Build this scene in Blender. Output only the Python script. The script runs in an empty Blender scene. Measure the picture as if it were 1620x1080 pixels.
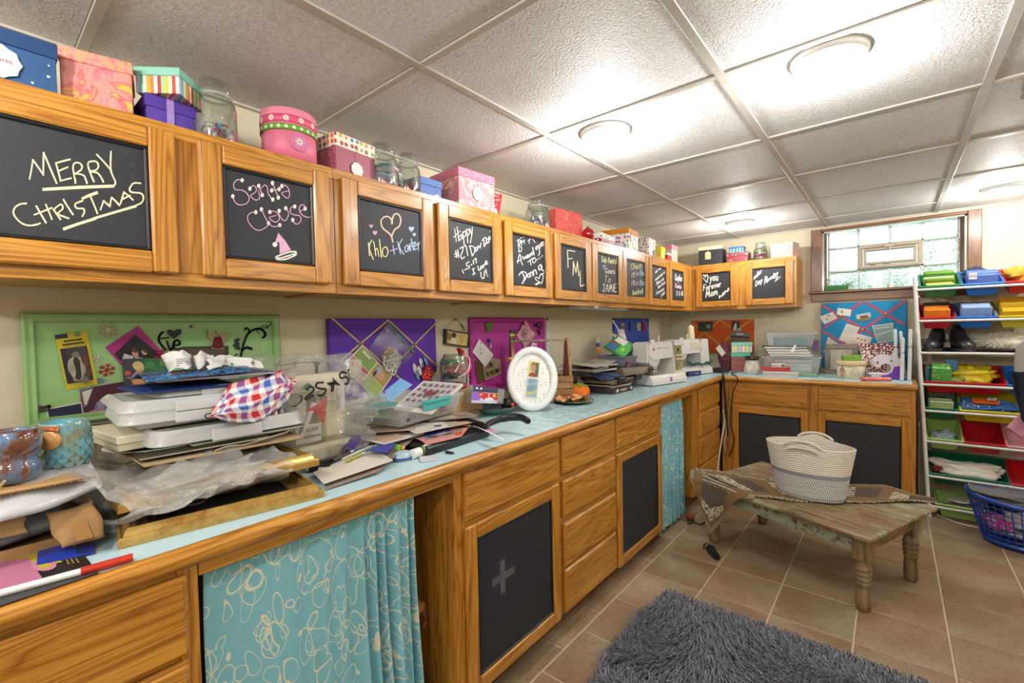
import bpy, math, random
import numpy as np
from mathutils import Vector, Matrix
random.seed(7); rnd=np.random.RandomState(11)
sc=bpy.context.scene; COL=sc.collection
# ---------------------------------------------------------------- camera
CAM=np.array([1.7509,0.0,1.3341]); FPX=725.8356
_a,_b,_r=np.radians([39.6708,-1.5458,-1.2346])
CF=np.array([-np.sin(_a)*np.cos(_b),np.cos(_a)*np.cos(_b),np.sin(_b)])
_R=np.array([np.cos(_a),np.sin(_a),0.]); _U=np.cross(_R,CF)
CR=_R*np.cos(_r)+_U*np.sin(_r); CU=-_R*np.sin(_r)+_U*np.cos(_r)
cd=bpy.data.cameras.new('camera'); cam=bpy.data.objects.new('camera',cd); COL.objects.link(cam)
cd.sensor_width=36; cd.lens=FPX/1620*36; cd.clip_start=.02
m=Matrix.Identity(4)
for i in range(3): m[i][0]=CR[i]; m[i][1]=CU[i]; m[i][2]=-CF[i]; m[i][3]=CAM[i]
cam.matrix_world=m; sc.camera=cam
def _ray(u,v): return CF+CR*(u-810)/FPX-CU*(v-540)/FPX
def PX(u,v,x): d=_ray(u,v); return CAM+d*((x-CAM[0])/d[0])   # photo point on the plane x
def PY(u,v,y): d=_ray(u,v); return CAM+d*((y-CAM[1])/d[1])
def PZ(u,v,z): d=_ray(u,v); return CAM+d*((z-CAM[2])/d[2])
# ---------------------------------------------------------------- world and exposure
w=bpy.data.worlds.new('world'); sc.world=w; w.use_nodes=True
bg=w.node_tree.nodes['Background']; bg.inputs[0].default_value=(.80,.93,1,1); bg.inputs[1].default_value=2.6
sc.view_settings.view_transform='Standard'; sc.view_settings.look='None'; sc.view_settings.gamma=1; sc.view_settings.use_curve_mapping=False
sc.view_settings.exposure=0.06
LAMP=6.0; LAMPW=17.5     # glow of every ceiling bulb, and its light in watts
sc.cycles.max_bounces=7; sc.cycles.diffuse_bounces=3; sc.cycles.glossy_bounces=3; sc.cycles.transmission_bounces=6; sc.cycles.transparent_max_bounces=12; sc.cycles.caustics_reflective=False; sc.cycles.caustics_refractive=False; sc.cycles.sample_clamp_indirect=6; sc.cycles.adaptive_threshold=.025
# ---------------------------------------------------------------- colours and materials
def lin(h,a=1):
    if isinstance(h,str):
        h=h.lstrip('#'); c=[int(h[i:i+2],16)/255 for i in (0,2,4)]
        c=[x/12.92 if x<=.04045 else ((x+.055)/1.055)**2.4 for x in c]
    else: c=list(h)
    return (*c[:3],a)
MATS={}
def newmat(name):
    mt=bpy.data.materials.new(name); mt.use_nodes=True
    nt=mt.node_tree; return mt,nt,nt.nodes['Principled BSDF']
def M(h,rough=.55,metal=0,spec=.5,name=None,coat=0,emit=0,trans=0):
    k=(h,rough,metal,spec,coat,emit,trans)
    if k in MATS: return MATS[k]
    mt,nt,b=newmat(name or 'plain_'+str(h).replace('#',''))
    n=nt.nodes.new('ShaderNodeTexNoise'); n.inputs['Scale'].default_value=35; n.inputs['Detail'].default_value=3
    mx=mixc(nt,lin(h),tuple(x*.82 for x in lin(h)[:3])+(1,),n.outputs[0]); tc=nt.nodes.new('ShaderNodeTexCoord')
    nt.links.new(tc.outputs['Object'],n.inputs['Vector']); nt.links.new(mx,b.inputs['Base Color'])
    b.inputs['Roughness'].default_value=rough; b.inputs['Metallic'].default_value=metal; b.inputs['Specular IOR Level'].default_value=spec
    if coat: b.inputs['Coat Weight'].default_value=coat; b.inputs['Coat Roughness'].default_value=.08
    if trans: b.inputs['Transmission Weight'].default_value=trans
    if emit: b.inputs['Emission Color'].default_value=lin(h); b.inputs['Emission Strength'].default_value=emit
    MATS[k]=mt; return mt
def mixc(nt,a,b,fac,mode='MIX'):
    n=nt.nodes.new('ShaderNodeMix'); n.data_type='RGBA'; n.blend_type=mode
    for s,v in ((6,a),(7,b),(0,fac)):
        if hasattr(v,'is_output'): nt.links.new(v,n.inputs[s])
        else: n.inputs[s].default_value=v
    return n.outputs[2]
def N(nt,t,**kw):
    n=nt.nodes.new('ShaderNode'+t)
    for k,v in kw.items():
        if k in ('operation','blend_type','wave_type','bands_direction','feature','wave_profile','distance','noise_dimensions'): setattr(n,k,v)
    return n
def lnk(nt,a,b): nt.links.new(a,b)
def math_(nt,op,a,b=None,c=None):
    n=nt.nodes.new('ShaderNodeMath'); n.operation=op
    for i,v in enumerate((a,b,c)):
        if v is None: continue
        if hasattr(v,'is_output'): nt.links.new(v,n.inputs[i])
        else: n.inputs[i].default_value=v
    return n.outputs[0]
def noise(nt,vec,scale,detail=3,rough=.5,dist=0):
    n=nt.nodes.new('ShaderNodeTexNoise'); n.inputs['Scale'].default_value=scale; n.inputs['Detail'].default_value=detail
    n.inputs['Roughness'].default_value=rough; n.inputs['Distortion'].default_value=dist
    if vec is not None: nt.links.new(vec,n.inputs['Vector'])
    return n.outputs[0]
def ramp(nt,fac,stops,interp='LINEAR'):
    n=nt.nodes.new('ShaderNodeValToRGB'); e=n.color_ramp.elements; n.color_ramp.interpolation=interp
    while len(e)<len(stops): e.new(.5)
    for i,(p,c) in enumerate(stops): e[i].position=p; e[i].color=lin(c)
    nt.links.new(fac,n.inputs[0]); return n.outputs[0]
def coords(nt,kind='Object',scale=(1,1,1),rot=(0,0,0),rand=0):
    tc=nt.nodes.new('ShaderNodeTexCoord'); mp=nt.nodes.new('ShaderNodeMapping'); mp.inputs['Scale'].default_value=scale; mp.inputs['Rotation'].default_value=rot
    src=tc.outputs[kind]
    if rand:
        oi=nt.nodes.new('ShaderNodeObjectInfo'); ad=nt.nodes.new('ShaderNodeVectorMath'); ad.operation='ADD'
        cb=nt.nodes.new('ShaderNodeCombineXYZ'); s=math_(nt,'MULTIPLY',oi.outputs['Random'],rand)
        for i in range(3): nt.links.new(s,cb.inputs[i])
        nt.links.new(src,ad.inputs[0]); nt.links.new(cb.outputs[0],ad.inputs[1]); src=ad.outputs[0]
    nt.links.new(src,mp.inputs['Vector']); return mp.outputs[0]
def bump(nt,b,h,strength=.3,dist=.002):
    n=nt.nodes.new('ShaderNodeBump'); n.inputs['Strength'].default_value=strength; n.inputs['Distance'].default_value=dist
    nt.links.new(h,n.inputs['Height']); nt.links.new(n.outputs[0],b.inputs['Normal'])
def oak(axis,dark='#8f5716',mid='#c1842d',light='#d8a248',rough=.34,name='oak'):
    k=('oak',axis,dark,mid,light)
    if k in MATS: return MATS[k]
    mt,nt,b=newmat(name+'_grain_'+axis)
    s={'x':(.8,12,12),'y':(12,.8,12),'z':(12,12,.8)}[axis]
    v=coords(nt,scale=s,rand=7)
    n1=noise(nt,v,1.1,2,.5,.4)                       # broad cathedral figure
    rings=math_(nt,'FRACT',math_(nt,'MULTIPLY',n1,13))
    tri=math_(nt,'ABSOLUTE',math_(nt,'SUBTRACT',rings,.5))
    s2={'x':(3,160,160),'y':(160,3,160),'z':(160,160,3)}[axis]
    n2=noise(nt,coords(nt,scale=s2,rand=3),1.3,3,.6)   # pores
    n3=noise(nt,coords(nt,scale=s,rand=3),.5,2)
    c1=ramp(nt,tri,[(0,mid),(.5,light)]) if 0 else ramp(nt,tri,[(.02,dark),(.16,mid),(.5,light)])
    c2=mixc(nt,lin(mid),c1,.62)
    pore=ramp(nt,n2,[(.36,'#6a3c10'),(.5,'#ffffff')])
    c3=mixc(nt,c2,pore,.38,'MULTIPLY')
    tone=ramp(nt,n3,[(.3,'#e2cfae'),(.7,'#ffffff')])
    c4=mixc(nt,c3,tone,.6,'MULTIPLY')
    nt.links.new(c4,b.inputs['Base Color']); b.inputs['Roughness'].default_value=rough; b.inputs['Coat Weight'].default_value=.25; b.inputs['Coat Roughness'].default_value=.18
    bump(nt,b,n2,.12,.001); MATS[k]=mt; return mt
def shadermix(nt,a,b,fac):
    n=nt.nodes.new('ShaderNodeMixShader')
    if hasattr(fac,'is_output'): nt.links.new(fac,n.inputs[0])
    else: n.inputs[0].default_value=fac
    nt.links.new(a,n.inputs[1]); nt.links.new(b,n.inputs[2]); return n.outputs[0]
def clear(name,tint='#ffffff',base=.06,rim=.55,rough=.05,diffuse=0,dcol='#ffffff',bumpscale=0,bstr=.6,bdist=.004):
    """thin clear glass / plastic: see-through with a reflecting rim, optionally milky"""
    k=('clear',name)
    if k in MATS: return MATS[k]
    mt=bpy.data.materials.new(name); mt.use_nodes=True; nt=mt.node_tree; nt.nodes.clear()
    out=nt.nodes.new('ShaderNodeOutputMaterial'); tr=nt.nodes.new('ShaderNodeBsdfTransparent'); tr.inputs[0].default_value=lin(tint)
    gl=nt.nodes.new('ShaderNodeBsdfGlossy'); gl.inputs['Roughness'].default_value=rough; lw=nt.nodes.new('ShaderNodeLayerWeight'); lw.inputs[0].default_value=.25
    f=math_(nt,'MULTIPLY_ADD',lw.outputs['Facing'],rim,base)
    if bumpscale:
        h=noise(nt,coords(nt),bumpscale,4,.6,1.2); bp=nt.nodes.new('ShaderNodeBump'); bp.inputs['Strength'].default_value=bstr; bp.inputs['Distance'].default_value=bdist
        nt.links.new(h,bp.inputs['Height']); nt.links.new(bp.outputs[0],gl.inputs['Normal']); nt.links.new(bp.outputs[0],lw.inputs['Normal'])
    s=tr.outputs[0]
    if diffuse:
        df=nt.nodes.new('ShaderNodeBsdfDiffuse'); df.inputs[0].default_value=lin(dcol); tl=nt.nodes.new('ShaderNodeBsdfTranslucent'); tl.inputs[0].default_value=lin(dcol)
        s=shadermix(nt,s,shadermix(nt,df.outputs[0],tl.outputs[0],.4),diffuse)
    s=shadermix(nt,s,gl.outputs[0],f); nt.links.new(s,out.inputs[0]); MATS[k]=mt; return mt
# ---------------------------------------------------------------- geometry builder
class G:
    def __init__(s): s.v=[];s.f=[];s.m=[];s.s=[];s.uv={};s.M=None
    def add(s,vs,fs,m=0,smooth=False,uv=None):
        o=len(s.v)
        for i,p in enumerate(vs):
            p=Vector(tuple(float(q) for q in p))
            if s.M is not None: p=s.M@p
            s.v.append(p)
            if uv is not None: s.uv[o+i]=uv[i]
        for f in fs: s.f.append([o+i for i in f]); s.m.append(m); s.s.append(smooth)
        return s
    def box(s,x0,x1,y0,y1,z0,z1,m=0,bev=0): return s.obox(((x0+x1)/2,(y0+y1)/2,(z0+z1)/2),(abs(x1-x0)/2,0,0),(0,abs(y1-y0)/2,0),(0,0,abs(z1-z0)/2),m,bev)
    def obox(s,c,ax,ay,az,m=0,bev=0):
        c=Vector(c); A=[Vector(ax),Vector(ay),Vector(az)]; ln=[a.length for a in A]
        if min(ln)<1e-7: return s
        if bev<=0:
            vs=[c+A[0]*i+A[1]*j+A[2]*k for i in (-1,1) for j in (-1,1) for k in (-1,1)]
            fs=[(0,1,3,2),(4,6,7,5),(0,4,5,1),(2,3,7,6),(0,2,6,4),(1,5,7,3)]
            return s.add(vs,fs,m)
        bev=min(bev,min(ln)*.95); vs=[];ix={}
        sg=[(i,j,k) for i in (-1,1) for j in (-1,1) for k in (-1,1)]
        for q in sg:
            for ax_ in range(3):
                p=c.copy()
                for t in range(3): p+=A[t]*(q[t]*(1 if t==ax_ else 1-bev/ln[t]))
                ix[q,ax_]=len(vs); vs.append(p)
        fs=[]
        for a in range(3):
            b,d=[t for t in range(3) if t!=a]
            for sa in (-1,1):
                q=lambda u,w_: tuple({a:sa,b:u,d:w_}[t] for t in range(3))
                fs.append([ix[q(-1,-1),a],ix[q(1,-1),a],ix[q(1,1),a],ix[q(-1,1),a]])
        for a in range(3):
            b,d=[t for t in range(3) if t!=a]
            for sb in (-1,1):
                for sd in (-1,1):
                    q=lambda u: tuple({a:u,b:sb,d:sd}[t] for t in range(3))
                    fs.append([ix[q(-1),b],ix[q(1),b],ix[q(1),d],ix[q(-1),d]])
        for q in sg: fs.append([ix[q,0],ix[q,1],ix[q,2]])
        return s.add(vs,fs,m)
    def cyl(s,p0,p1,r0,r1=None,n=16,m=0,caps=True,smooth=True):
        r1=r0 if r1 is None else r1; p0=Vector(p0);p1=Vector(p1); d=(p1-p0).normalized()
        a=d.orthogonal().normalized(); b=d.cross(a)
        vs=[]
        for p,r in ((p0,r0),(p1,r1)):
            for i in range(n):
                t=2*math.pi*i/n; vs.append(p+(a*math.cos(t)+b*math.sin(t))*r)
        s.add(vs,[(i,(i+1)%n,n+(i+1)%n,n+i) for i in range(n)],m,smooth)
        if caps: s.add(vs[:n],[tuple(range(n))],m); s.add(vs[n:],[tuple(range(n))],m)
        return s
    def lathe(s,c,prof,n=28,m=0,smooth=True,sx=1,sy=1,axis=None,caps=False,mfn=None):
        """prof: list of (radius, height)"""
        c=Vector(c); vs=[]
        if axis is None: X,Y,Z=Vector((1,0,0)),Vector((0,1,0)),Vector((0,0,1))
        else: Z=Vector(axis).normalized(); X=Z.orthogonal().normalized(); Y=Z.cross(X)
        for r,h in prof:
            for i in range(n):
                t=2*math.pi*i/n; vs.append(c+X*(math.cos(t)*r*sx)+Y*(math.sin(t)*r*sy)+Z*h)
        for k in range(len(prof)-1):
            fs=[(k*n+i,k*n+(i+1)%n,(k+1)*n+(i+1)%n,(k+1)*n+i) for i in range(n)]
            if k==0: o=len(s.v); s.add(vs,[],0)
            for f in fs: s.f.append([o+i for i in f]); s.m.append(mfn(k) if mfn else m); s.s.append(smooth)
        if caps:
            s.f.append([o+i for i in range(n)]); s.m.append(m); s.s.append(False)
            s.f.append([o+(len(prof)-1)*n+i for i in range(n)]); s.m.append(m); s.s.append(False)
        return s
    def tube(s,pts,r,n=8,m=0,closed=False,flat=1,caps=True):
        P=[Vector(p) for p in pts]; k=len(P); vs=[]; up=None
        for i,p in enumerate(P):
            t=(P[(i+1)%k]-P[i-1]) if closed else (P[min(i+1,k-1)]-P[max(i-1,0)])
            if t.length<1e-9: t=Vector((0,0,1))
            t.normalize()
            if up is None: up=t.orthogonal().normalized()
            a=(up-t*up.dot(t)); a=a.normalized() if a.length>1e-6 else t.orthogonal().normalized(); up=a; b=t.cross(a)
            rr=r[i] if isinstance(r,(list,tuple)) else r
            for j in range(n):
                q=2*math.pi*j/n; vs.append(p+a*(math.cos(q)*rr)+b*(math.sin(q)*rr*flat))
        fs=[]
        for i in range(k if closed else k-1):
            i2=(i+1)%k
            for j in range(n): fs.append((i*n+j,i*n+(j+1)%n,i2*n+(j+1)%n,i2*n+j))
        s.add(vs,fs,m,True)
        if not closed and caps: s.add(vs[:n],[tuple(range(n))],m); s.add(vs[-n:],[tuple(range(n))],m)
        return s
    def prism(s,poly,O,A,B,depth,m=0,smooth=False):
        """poly (a,b) extruded from plane O+A*a+B*b along AxB by depth"""
        O=Vector(O);A=Vector(A);B=Vector(B); Nn=A.cross(B).normalized()*depth
        n=len(poly); p0=[O+A*a+B*b for a,b in poly]; p1=[p+Nn for p in p0]
        s.add(p0,[tuple(range(n))],m); s.add(p1,[tuple(range(n))],m)
        s.add(p0+p1,[(i,(i+1)%n,n+(i+1)%n,n+i) for i in range(n)],m,smooth); return s
    def grid(s,fn,nu,nv,m=0,thick=0,smooth=True,uvs=(1,1)):
        """fn(u,v)->point, u,v in 0..1; optional thickness along normals"""
        P=[[Vector(tuple(float(q) for q in fn(i/(nu-1),j/(nv-1)))) for j in range(nv)] for i in range(nu)]
        vs=[P[i][j] for i in range(nu) for j in range(nv)]; uv=[(i/(nu-1)*uvs[0],j/(nv-1)*uvs[1]) for i in range(nu) for j in range(nv)]
        fs=[(i*nv+j,(i+1)*nv+j,(i+1)*nv+j+1,i*nv+j+1) for i in range(nu-1) for j in range(nv-1)]
        if not thick: return s.add(vs,fs,m,smooth,uv)
        back=[]
        for i in range(nu):
            for j in range(nv):
                du=P[min(i+1,nu-1)][j]-P[max(i-1,0)][j]; dv=P[i][min(j+1,nv-1)]-P[i][max(j-1,0)]
                nn=du.cross(dv); nn=nn.normalized() if nn.length>1e-12 else Vector((0,0,1)); back.append(P[i][j]-nn*thick)
        k=nu*nv; f2=[tuple(k+q for q in reversed(f)) for f in fs]
        for a,b in [((i,0),(i+1,0)) for i in range(nu-1)]+[((i,nv-1),(i+1,nv-1)) for i in range(nu-1)]+[((0,j),(0,j+1)) for j in range(nv-1)]+[((nu-1,j),(nu-1,j+1)) for j in range(nv-1)]:
            x=a[0]*nv+a[1]; y=b[0]*nv+b[1]; f2.append((x,y,k+y,k+x))
        return s.add(vs+back,fs+f2,m,smooth,uv+uv)
    def ball(s,c,r,n=16,m=0,sz=1,k=9):
        prof=[(r*math.sin(math.pi*i/k)+1e-5,-r*sz*math.cos(math.pi*i/k)) for i in range(k+1)]
        return s.lathe(c,prof,n,m)
    def blob(s,c,rx,ry,rz,amp=.15,freq=2.2,nu=26,nv=16,m=0,seed=0,flatb=None,rot=0):
        """lumpy closed body"""
        rs=np.random.RandomState(seed); K=[(rs.normal(size=3)*freq,rs.rand()*6.28,amp*rs.uniform(.5,1)) for _ in range(7)]
        cr,sr=math.cos(rot),math.sin(rot); vs=[]
        for j in range(nv+1):
            ph=math.pi*j/nv
            for i in range(nu):
                t=2*math.pi*i/nu; d=np.array([math.sin(ph)*math.cos(t),math.sin(ph)*math.sin(t),math.cos(ph)])
                q=1+sum(a*math.sin(k@d+p) for k,p,a in K)/2.2
                x,y,z=d[0]*rx*q,d[1]*ry*q,d[2]*rz*q
                if flatb is not None: z=max(z,-flatb)
                vs.append((c[0]+x*cr-y*sr,c[1]+x*sr+y*cr,c[2]+z))
        fs=[(j*nu+i,j*nu+(i+1)%nu,(j+1)*nu+(i+1)%nu,(j+1)*nu+i) for j in range(nv) for i in range(nu)]
        return s.add(vs,fs,m,True,[(v[0],v[1]) for v in vs])
WM={}
def link(o,parent=None):
    COL.objects.link(o)
    if parent is not None: o.parent=parent
    return o
def props(o,label=None,cat=None,group=None,kind=None):
    if label: o['label']=label
    if cat: o['category']=cat
    if group: o['group']=group
    if kind: o['kind']=kind
    return o
def T(name,label,cat,loc,rz=0,group=None,kind=None):
    o=bpy.data.objects.new(name,None); o.empty_display_size=.02; o.location=loc; o.rotation_euler=(0,0,rz); link(o)
    WM[o]=Matrix.Translation(Vector(tuple(float(q) for q in loc)))@Matrix.Rotation(rz,4,'Z'); return props(o,label,cat,group,kind)
import bmesh
def O(g,name,mats,parent=None,label=None,cat=None,group=None,kind=None,recalc=True):
    """mesh object from a builder in world coordinates; origin: the parent's, or the thing's own base"""
    if not isinstance(mats,(list,tuple)): mats=[mats]
    if parent is None:
        xs=[v.x for v in g.v]; ys=[v.y for v in g.v]; W=Matrix.Translation(((min(xs)+max(xs))/2,(min(ys)+max(ys))/2,min(v.z for v in g.v)))
    else: W=WM[parent]
    I=W.inverted(); me=bpy.data.meshes.new(name); me.from_pydata([I@v for v in g.v],[],g.f)
    for mt in mats: me.materials.append(mt)
    me.polygons.foreach_set('material_index',g.m); me.polygons.foreach_set('use_smooth',g.s)
    if g.uv:
        ul=me.uv_layers.new(name='uv')
        for lp in me.loops: ul.data[lp.index].uv=g.uv.get(lp.vertex_index,(0,0))
    if recalc:
        bm=bmesh.new(); bm.from_mesh(me); bmesh.ops.recalc_face_normals(bm,faces=bm.faces); bm.to_mesh(me); bm.free()
    me.update(); o=bpy.data.objects.new(name,me); link(o,parent)
    if parent is None: o.matrix_world=W; 
    WM[o]=W
    return props(o,label,cat,group,kind)
def P_(parent):   # frame for objects whose parent is a mesh part: same world matrix
    return WM[parent]
# flat print: coloured polygons lying on a plane, each a hair above the last
def printing(parent,name,O_,A,B,polys,lift=.0006,step=.00012,rough=.5):
    O_=Vector(O_);A=Vector(A);B=Vector(B);Nn=A.cross(B).normalized(); g=G(); cols=[]
    for i,(c,pl) in enumerate(polys):
        if c not in cols: cols.append(c)
        g.add([O_+A*a+B*b+Nn*(lift+step*i) for a,b in pl],[tuple(range(len(pl)))],cols.index(c))
    return O(g,name,[M(c,rough) if isinstance(c,str) else c for c in cols],parent,recalc=False)
def circ(cx,cy,r,n=14,ry=None,a0=0,a1=6.2832): return [(cx+r*math.cos(a0+(a1-a0)*i/n),cy+(ry or r)*math.sin(a0+(a1-a0)*i/n)) for i in range(n)]
def rect(a0,b0,a1,b1): return [(a0,b0),(a1,b0),(a1,b1),(a0,b1)]
def star(cx,cy,r,n=6,k=.45,rot=0): return [(cx+(r if i%2==0 else r*k)*math.cos(rot+math.pi*i/n),cy+(r if i%2==0 else r*k)*math.sin(rot+math.pi*i/n)) for i in range(2*n)]
def stroke2(pts,wd):
    """2-D polyline to list of quads of given width"""
    out=[]
    for (x0,y0),(x1,y1) in zip(pts[:-1],pts[1:]):
        d=math.hypot(x1-x0,y1-y0)
        if d<1e-9: continue
        nx,ny=-(y1-y0)/d*wd/2,(x1-x0)/d*wd/2; ex,ey=(x1-x0)/d*wd*.3,(y1-y0)/d*wd*.3
        out.append([(x0-ex+nx,y0-ey+ny),(x0-ex-nx,y0-ey-ny),(x1+ex-nx,y1+ey-ny),(x1+ex+nx,y1+ey+ny)])
    return out
def smooth(pts,k=4):
    if len(pts)<3: return pts
    P=[np.array(p,float) for p in pts]; out=[]
    for i in range(len(P)-1):
        p0,p1,p2,p3=P[max(i-1,0)],P[i],P[i+1],P[min(i+2,len(P)-1)]
        for j in range(k):
            t=j/k; out.append(.5*((2*p1)+(-p0+p2)*t+(2*p0-5*p1+4*p2-p3)*t*t+(-p0+3*p1-3*p2+p3)*t**3))
    out.append(P[-1]); return [tuple(float(x) for x in q) for q in out]
_tx={}
def text_polys(s,size=1):
    """glyph triangles of a word, left-bottom at the origin"""
    if s not in _tx:
        cu=bpy.data.curves.new('t','FONT'); cu.body=s; cu.size=1; ob=bpy.data.objects.new('t',cu); COL.objects.link(ob)
        dg=bpy.context.evaluated_depsgraph_get(); me=bpy.data.meshes.new_from_object(ob.evaluated_get(dg))
        _tx[s]=[[tuple(me.vertices[i].co[:2]) for i in p.vertices] for p in me.polygons]
        bpy.data.objects.remove(ob); bpy.data.curves.remove(cu); bpy.data.meshes.remove(me)
    return [[(x*size,y*size) for x,y in p] for p in _tx[s]]
def text(parent,name,s,O_,A,B,size,color,lift=.001):
    return printing(parent,name,O_,A,B,[(color,[(x,y) for x,y in p]) for p in text_polys(s,size)],lift,0)
def heap(g,c,rx,ry_,rz,seed,n=40,k=24,m=0):
    """crumpled cloth heap: closed body with sharp folds"""
    rs=np.random.RandomState(seed); K=[(rs.normal(size=3),rs.rand()*6.28,rs.uniform(3,9)) for _ in range(9)]; V=[]
    for j in range(k+1):
        ph=math.pi*j/k
        for i in range(n):
            t_=2*math.pi*i/n; d=np.array([math.sin(ph)*math.cos(t_),math.sin(ph)*math.sin(t_),math.cos(ph)]); q=(abs(d[0])**3+abs(d[1])**3+abs(d[2])**3)**(-1/3)
            f=sum((1-2*abs(math.sin((k_@d)*fr/2+p_)))/fr for k_,p_,fr in K)*.42; f=max(-.30,min(.30,f)); V.append((c[0]+d[0]*q*rx*(1+f),c[1]+d[1]*q*ry_*(1+f*.8),c[2]+d[2]*q*rz*(1+1.3*f)))
    g.add(V,[(j*n+i,j*n+(i+1)%n,(j+1)*n+(i+1)%n,(j+1)*n+i) for j in range(k) for i in range(n)],m,True,[(v[0],v[1]) for v in V]); return g
# ================================================================ the room
L=4.65; H=2.1275; XW=3.9; YR=-2.0; ZC=.914; XU=.339; XCF=.683
def mat_wall():
    mt,nt,b=newmat('wall_paint'); v=coords(nt); c=mixc(nt,lin('#dbd0b4'),lin('#cdc1a4'),noise(nt,v,2.5,4))
    sp=ramp(nt,noise(nt,v,90,2),[(.24,'#8d8168'),(.27,'#ffffff')]); c=mixc(nt,c,sp,.35,'MULTIPLY')
    lnk(nt,c,b.inputs['Base Color']); b.inputs['Roughness'].default_value=.75; bump(nt,b,noise(nt,v,160,2),.12,.002); return mt
def mat_panel():
    mt,nt,b=newmat('ceiling_panel'); v=coords(nt,rand=5)
    n1=noise(nt,v,135,3,.6,.6); c=ramp(nt,n1,[(.3,'#cfcfce'),(.62,'#f2f2f1')]); st=ramp(nt,noise(nt,coords(nt,rand=9),1.6,3),[(.62,'#ffffff'),(.8,'#cfc2a8')])
    c=mixc(nt,c,st,.5,'MULTIPLY'); lnk(nt,c,b.inputs['Base Color']); b.inputs['Roughness'].default_value=.58; bump(nt,b,n1,.95,.005); return mt
def mat_tile():
    mt,nt,b=newmat('floor_tile'); v=coords(nt,rand=13); oi=nt.nodes.new('ShaderNodeObjectInfo')
    base=ramp(nt,oi.outputs['Random'],[(0,'#8a7b60'),(.3,'#948067'),(.55,'#9c8062'),(.8,'#84775c'),(1,'#978060')])
    m1=ramp(nt,noise(nt,v,4.5,4,.6,.6),[(.32,'#a99c80'),(.68,'#ffffff')]); c=mixc(nt,base,m1,.7,'MULTIPLY')
    m2=ramp(nt,noise(nt,v,2.2,3),[(.45,'#b08a6a'),(.7,'#d6cdb2')]); c=mixc(nt,c,m2,.28)
    m3=ramp(nt,noise(nt,v,70,4,.7),[(.35,'#6d5c46'),(.52,'#ffffff')]); c=mixc(nt,c,m3,.35,'MULTIPLY')
    lnk(nt,c,b.inputs['Base Color']); b.inputs['Roughness'].default_value=.38; bump(nt,b,noise(nt,v,45,4),.15,.002); return mt
def mat_speck(name,a,bb,sp,scale=160,thr=.30,rough=.45,blot=None):
    mt,nt,b=newmat(name); v=coords(nt); c=mixc(nt,lin(a),lin(bb),noise(nt,v,3,4,.6))
    q=ramp(nt,noise(nt,v,scale,2,.6),[(thr,sp),(thr+.03,'#ffffff')]); c=mixc(nt,c,q,.8,'MULTIPLY')
    if blot: q=ramp(nt,noise(nt,v,5.5,5,.7,.5),blot); c=mixc(nt,c,q,.7,'MULTIPLY')
    lnk(nt,c,b.inputs['Base Color']); b.inputs['Roughness'].default_value=rough; return mt
WALL=mat_wall(); PANEL=mat_panel(); TILE=mat_tile(); GROUT=M('#cdbd9b',.8); RUN=M('#cfcac0',.4); WHITE=M('#ecebe8',.4)
OY,OX,OZ=oak('y'),oak('x'),oak('z'); DWOOD='#5d3a20'
WN={a:oak(a,'#4d2d16','#7c5433','#94693f',.4,'walnut_stained') for a in 'xz'}
# floor: slab of grout and one object per tile
fl=O(G().box(-.05,XW,YR,L,-.08,-.003),'floor',GROUT,kind='structure')
TS=.309; tx0=.6999-TS; ty0=2.0268-13*TS
meshes={}
for i in range(12):
    for j in range(-1,23):
        x0=tx0+i*TS; y0=ty0+j*TS+(TS/2 if i==0 else 0); x1,y1=min(x0+TS,XW),min(y0+TS,L); y0=max(y0,YR)
        if x1-x0<.03 or y1-y0<.03: continue
        key=(round(x1-x0,3),round(y1-y0,3)); gp=.0036
        if key not in meshes:
            o=O(G().box(x0+gp,x1-gp,y0+gp,y1-gp,-.004,0,0,.0012),'floor_tile',TILE); W=WM[o].copy(); meshes[key]=o.data
        else: o=bpy.data.objects.new('floor_tile',meshes[key]); link(o); W=Matrix.Translation(((x0+x1)/2,(y0+y1)/2,-.004))
        o.parent=fl; o.matrix_world=Matrix.Identity(4); o.location=W.translation-WM[fl].translation
O(G().box(-.12,0,YR,L+.12,-.05,2.3),'wall_left',WALL,kind='structure')
O(G().box(-.12,XW+.12,YR-.12,YR,-.05,2.3),'wall_rear',WALL,kind='structure')
O(G().box(XW,XW+.12,YR,L+.12,-.05,2.3),'wall_right',WALL,kind='structure')
WX0,WX1,WZ0,WZ1=1.297,2.164,1.585,2.092
g=G()
g.box(0,WX0,L,L+.22,-.05,2.3); g.box(WX1,XW,L,L+.22,-.05,2.3); g.box(WX0,WX1,L,L+.22,-.05,WZ0); g.box(WX0,WX1,L,L+.22,WZ1,2.3)
O(g,'wall_back',WALL,kind='structure')
# ceiling: slab, runners, panels, each its own object
ce=O(G().box(0,XW,YR,L,2.15,2.25),'ceiling',M('#d6d3cc',.7),kind='structure')
cx0=.657-.6704; cy0=.9151-5*.6704; S=.6704
xs=[0]+[.657+k*S for k in range(5)]+[XW]; ys=[YR]+[.9151+k*S for k in range(-4,6)]+[L]
pm={}
for i in range(len(xs)-1):
    for j in range(len(ys)-1):
        a0,a1,b0,b1=xs[i]+.012,xs[i+1]-.012,ys[j]+.012,ys[j+1]-.012
        if a1-a0<.02 or b1-b0<.02: continue
        o=O(G().box(a0,a1,b0,b1,2.1335,2.147,0,.003),'ceiling_panel',PANEL,ce)
for x in xs[1:-1]: O(G().box(x-.0135,x+.0135,YR,L,H,2.1405,0,.0015),'ceiling_runner',RUN,ce)
for y in ys[1:-1]:
    for i in range(len(xs)-1): O(G().box(xs[i]+.0135,xs[i+1]-.0135,y-.012,y+.012,H+.0006,2.1405,0,.0015),'ceiling_crossbar',RUN,ce)
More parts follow.
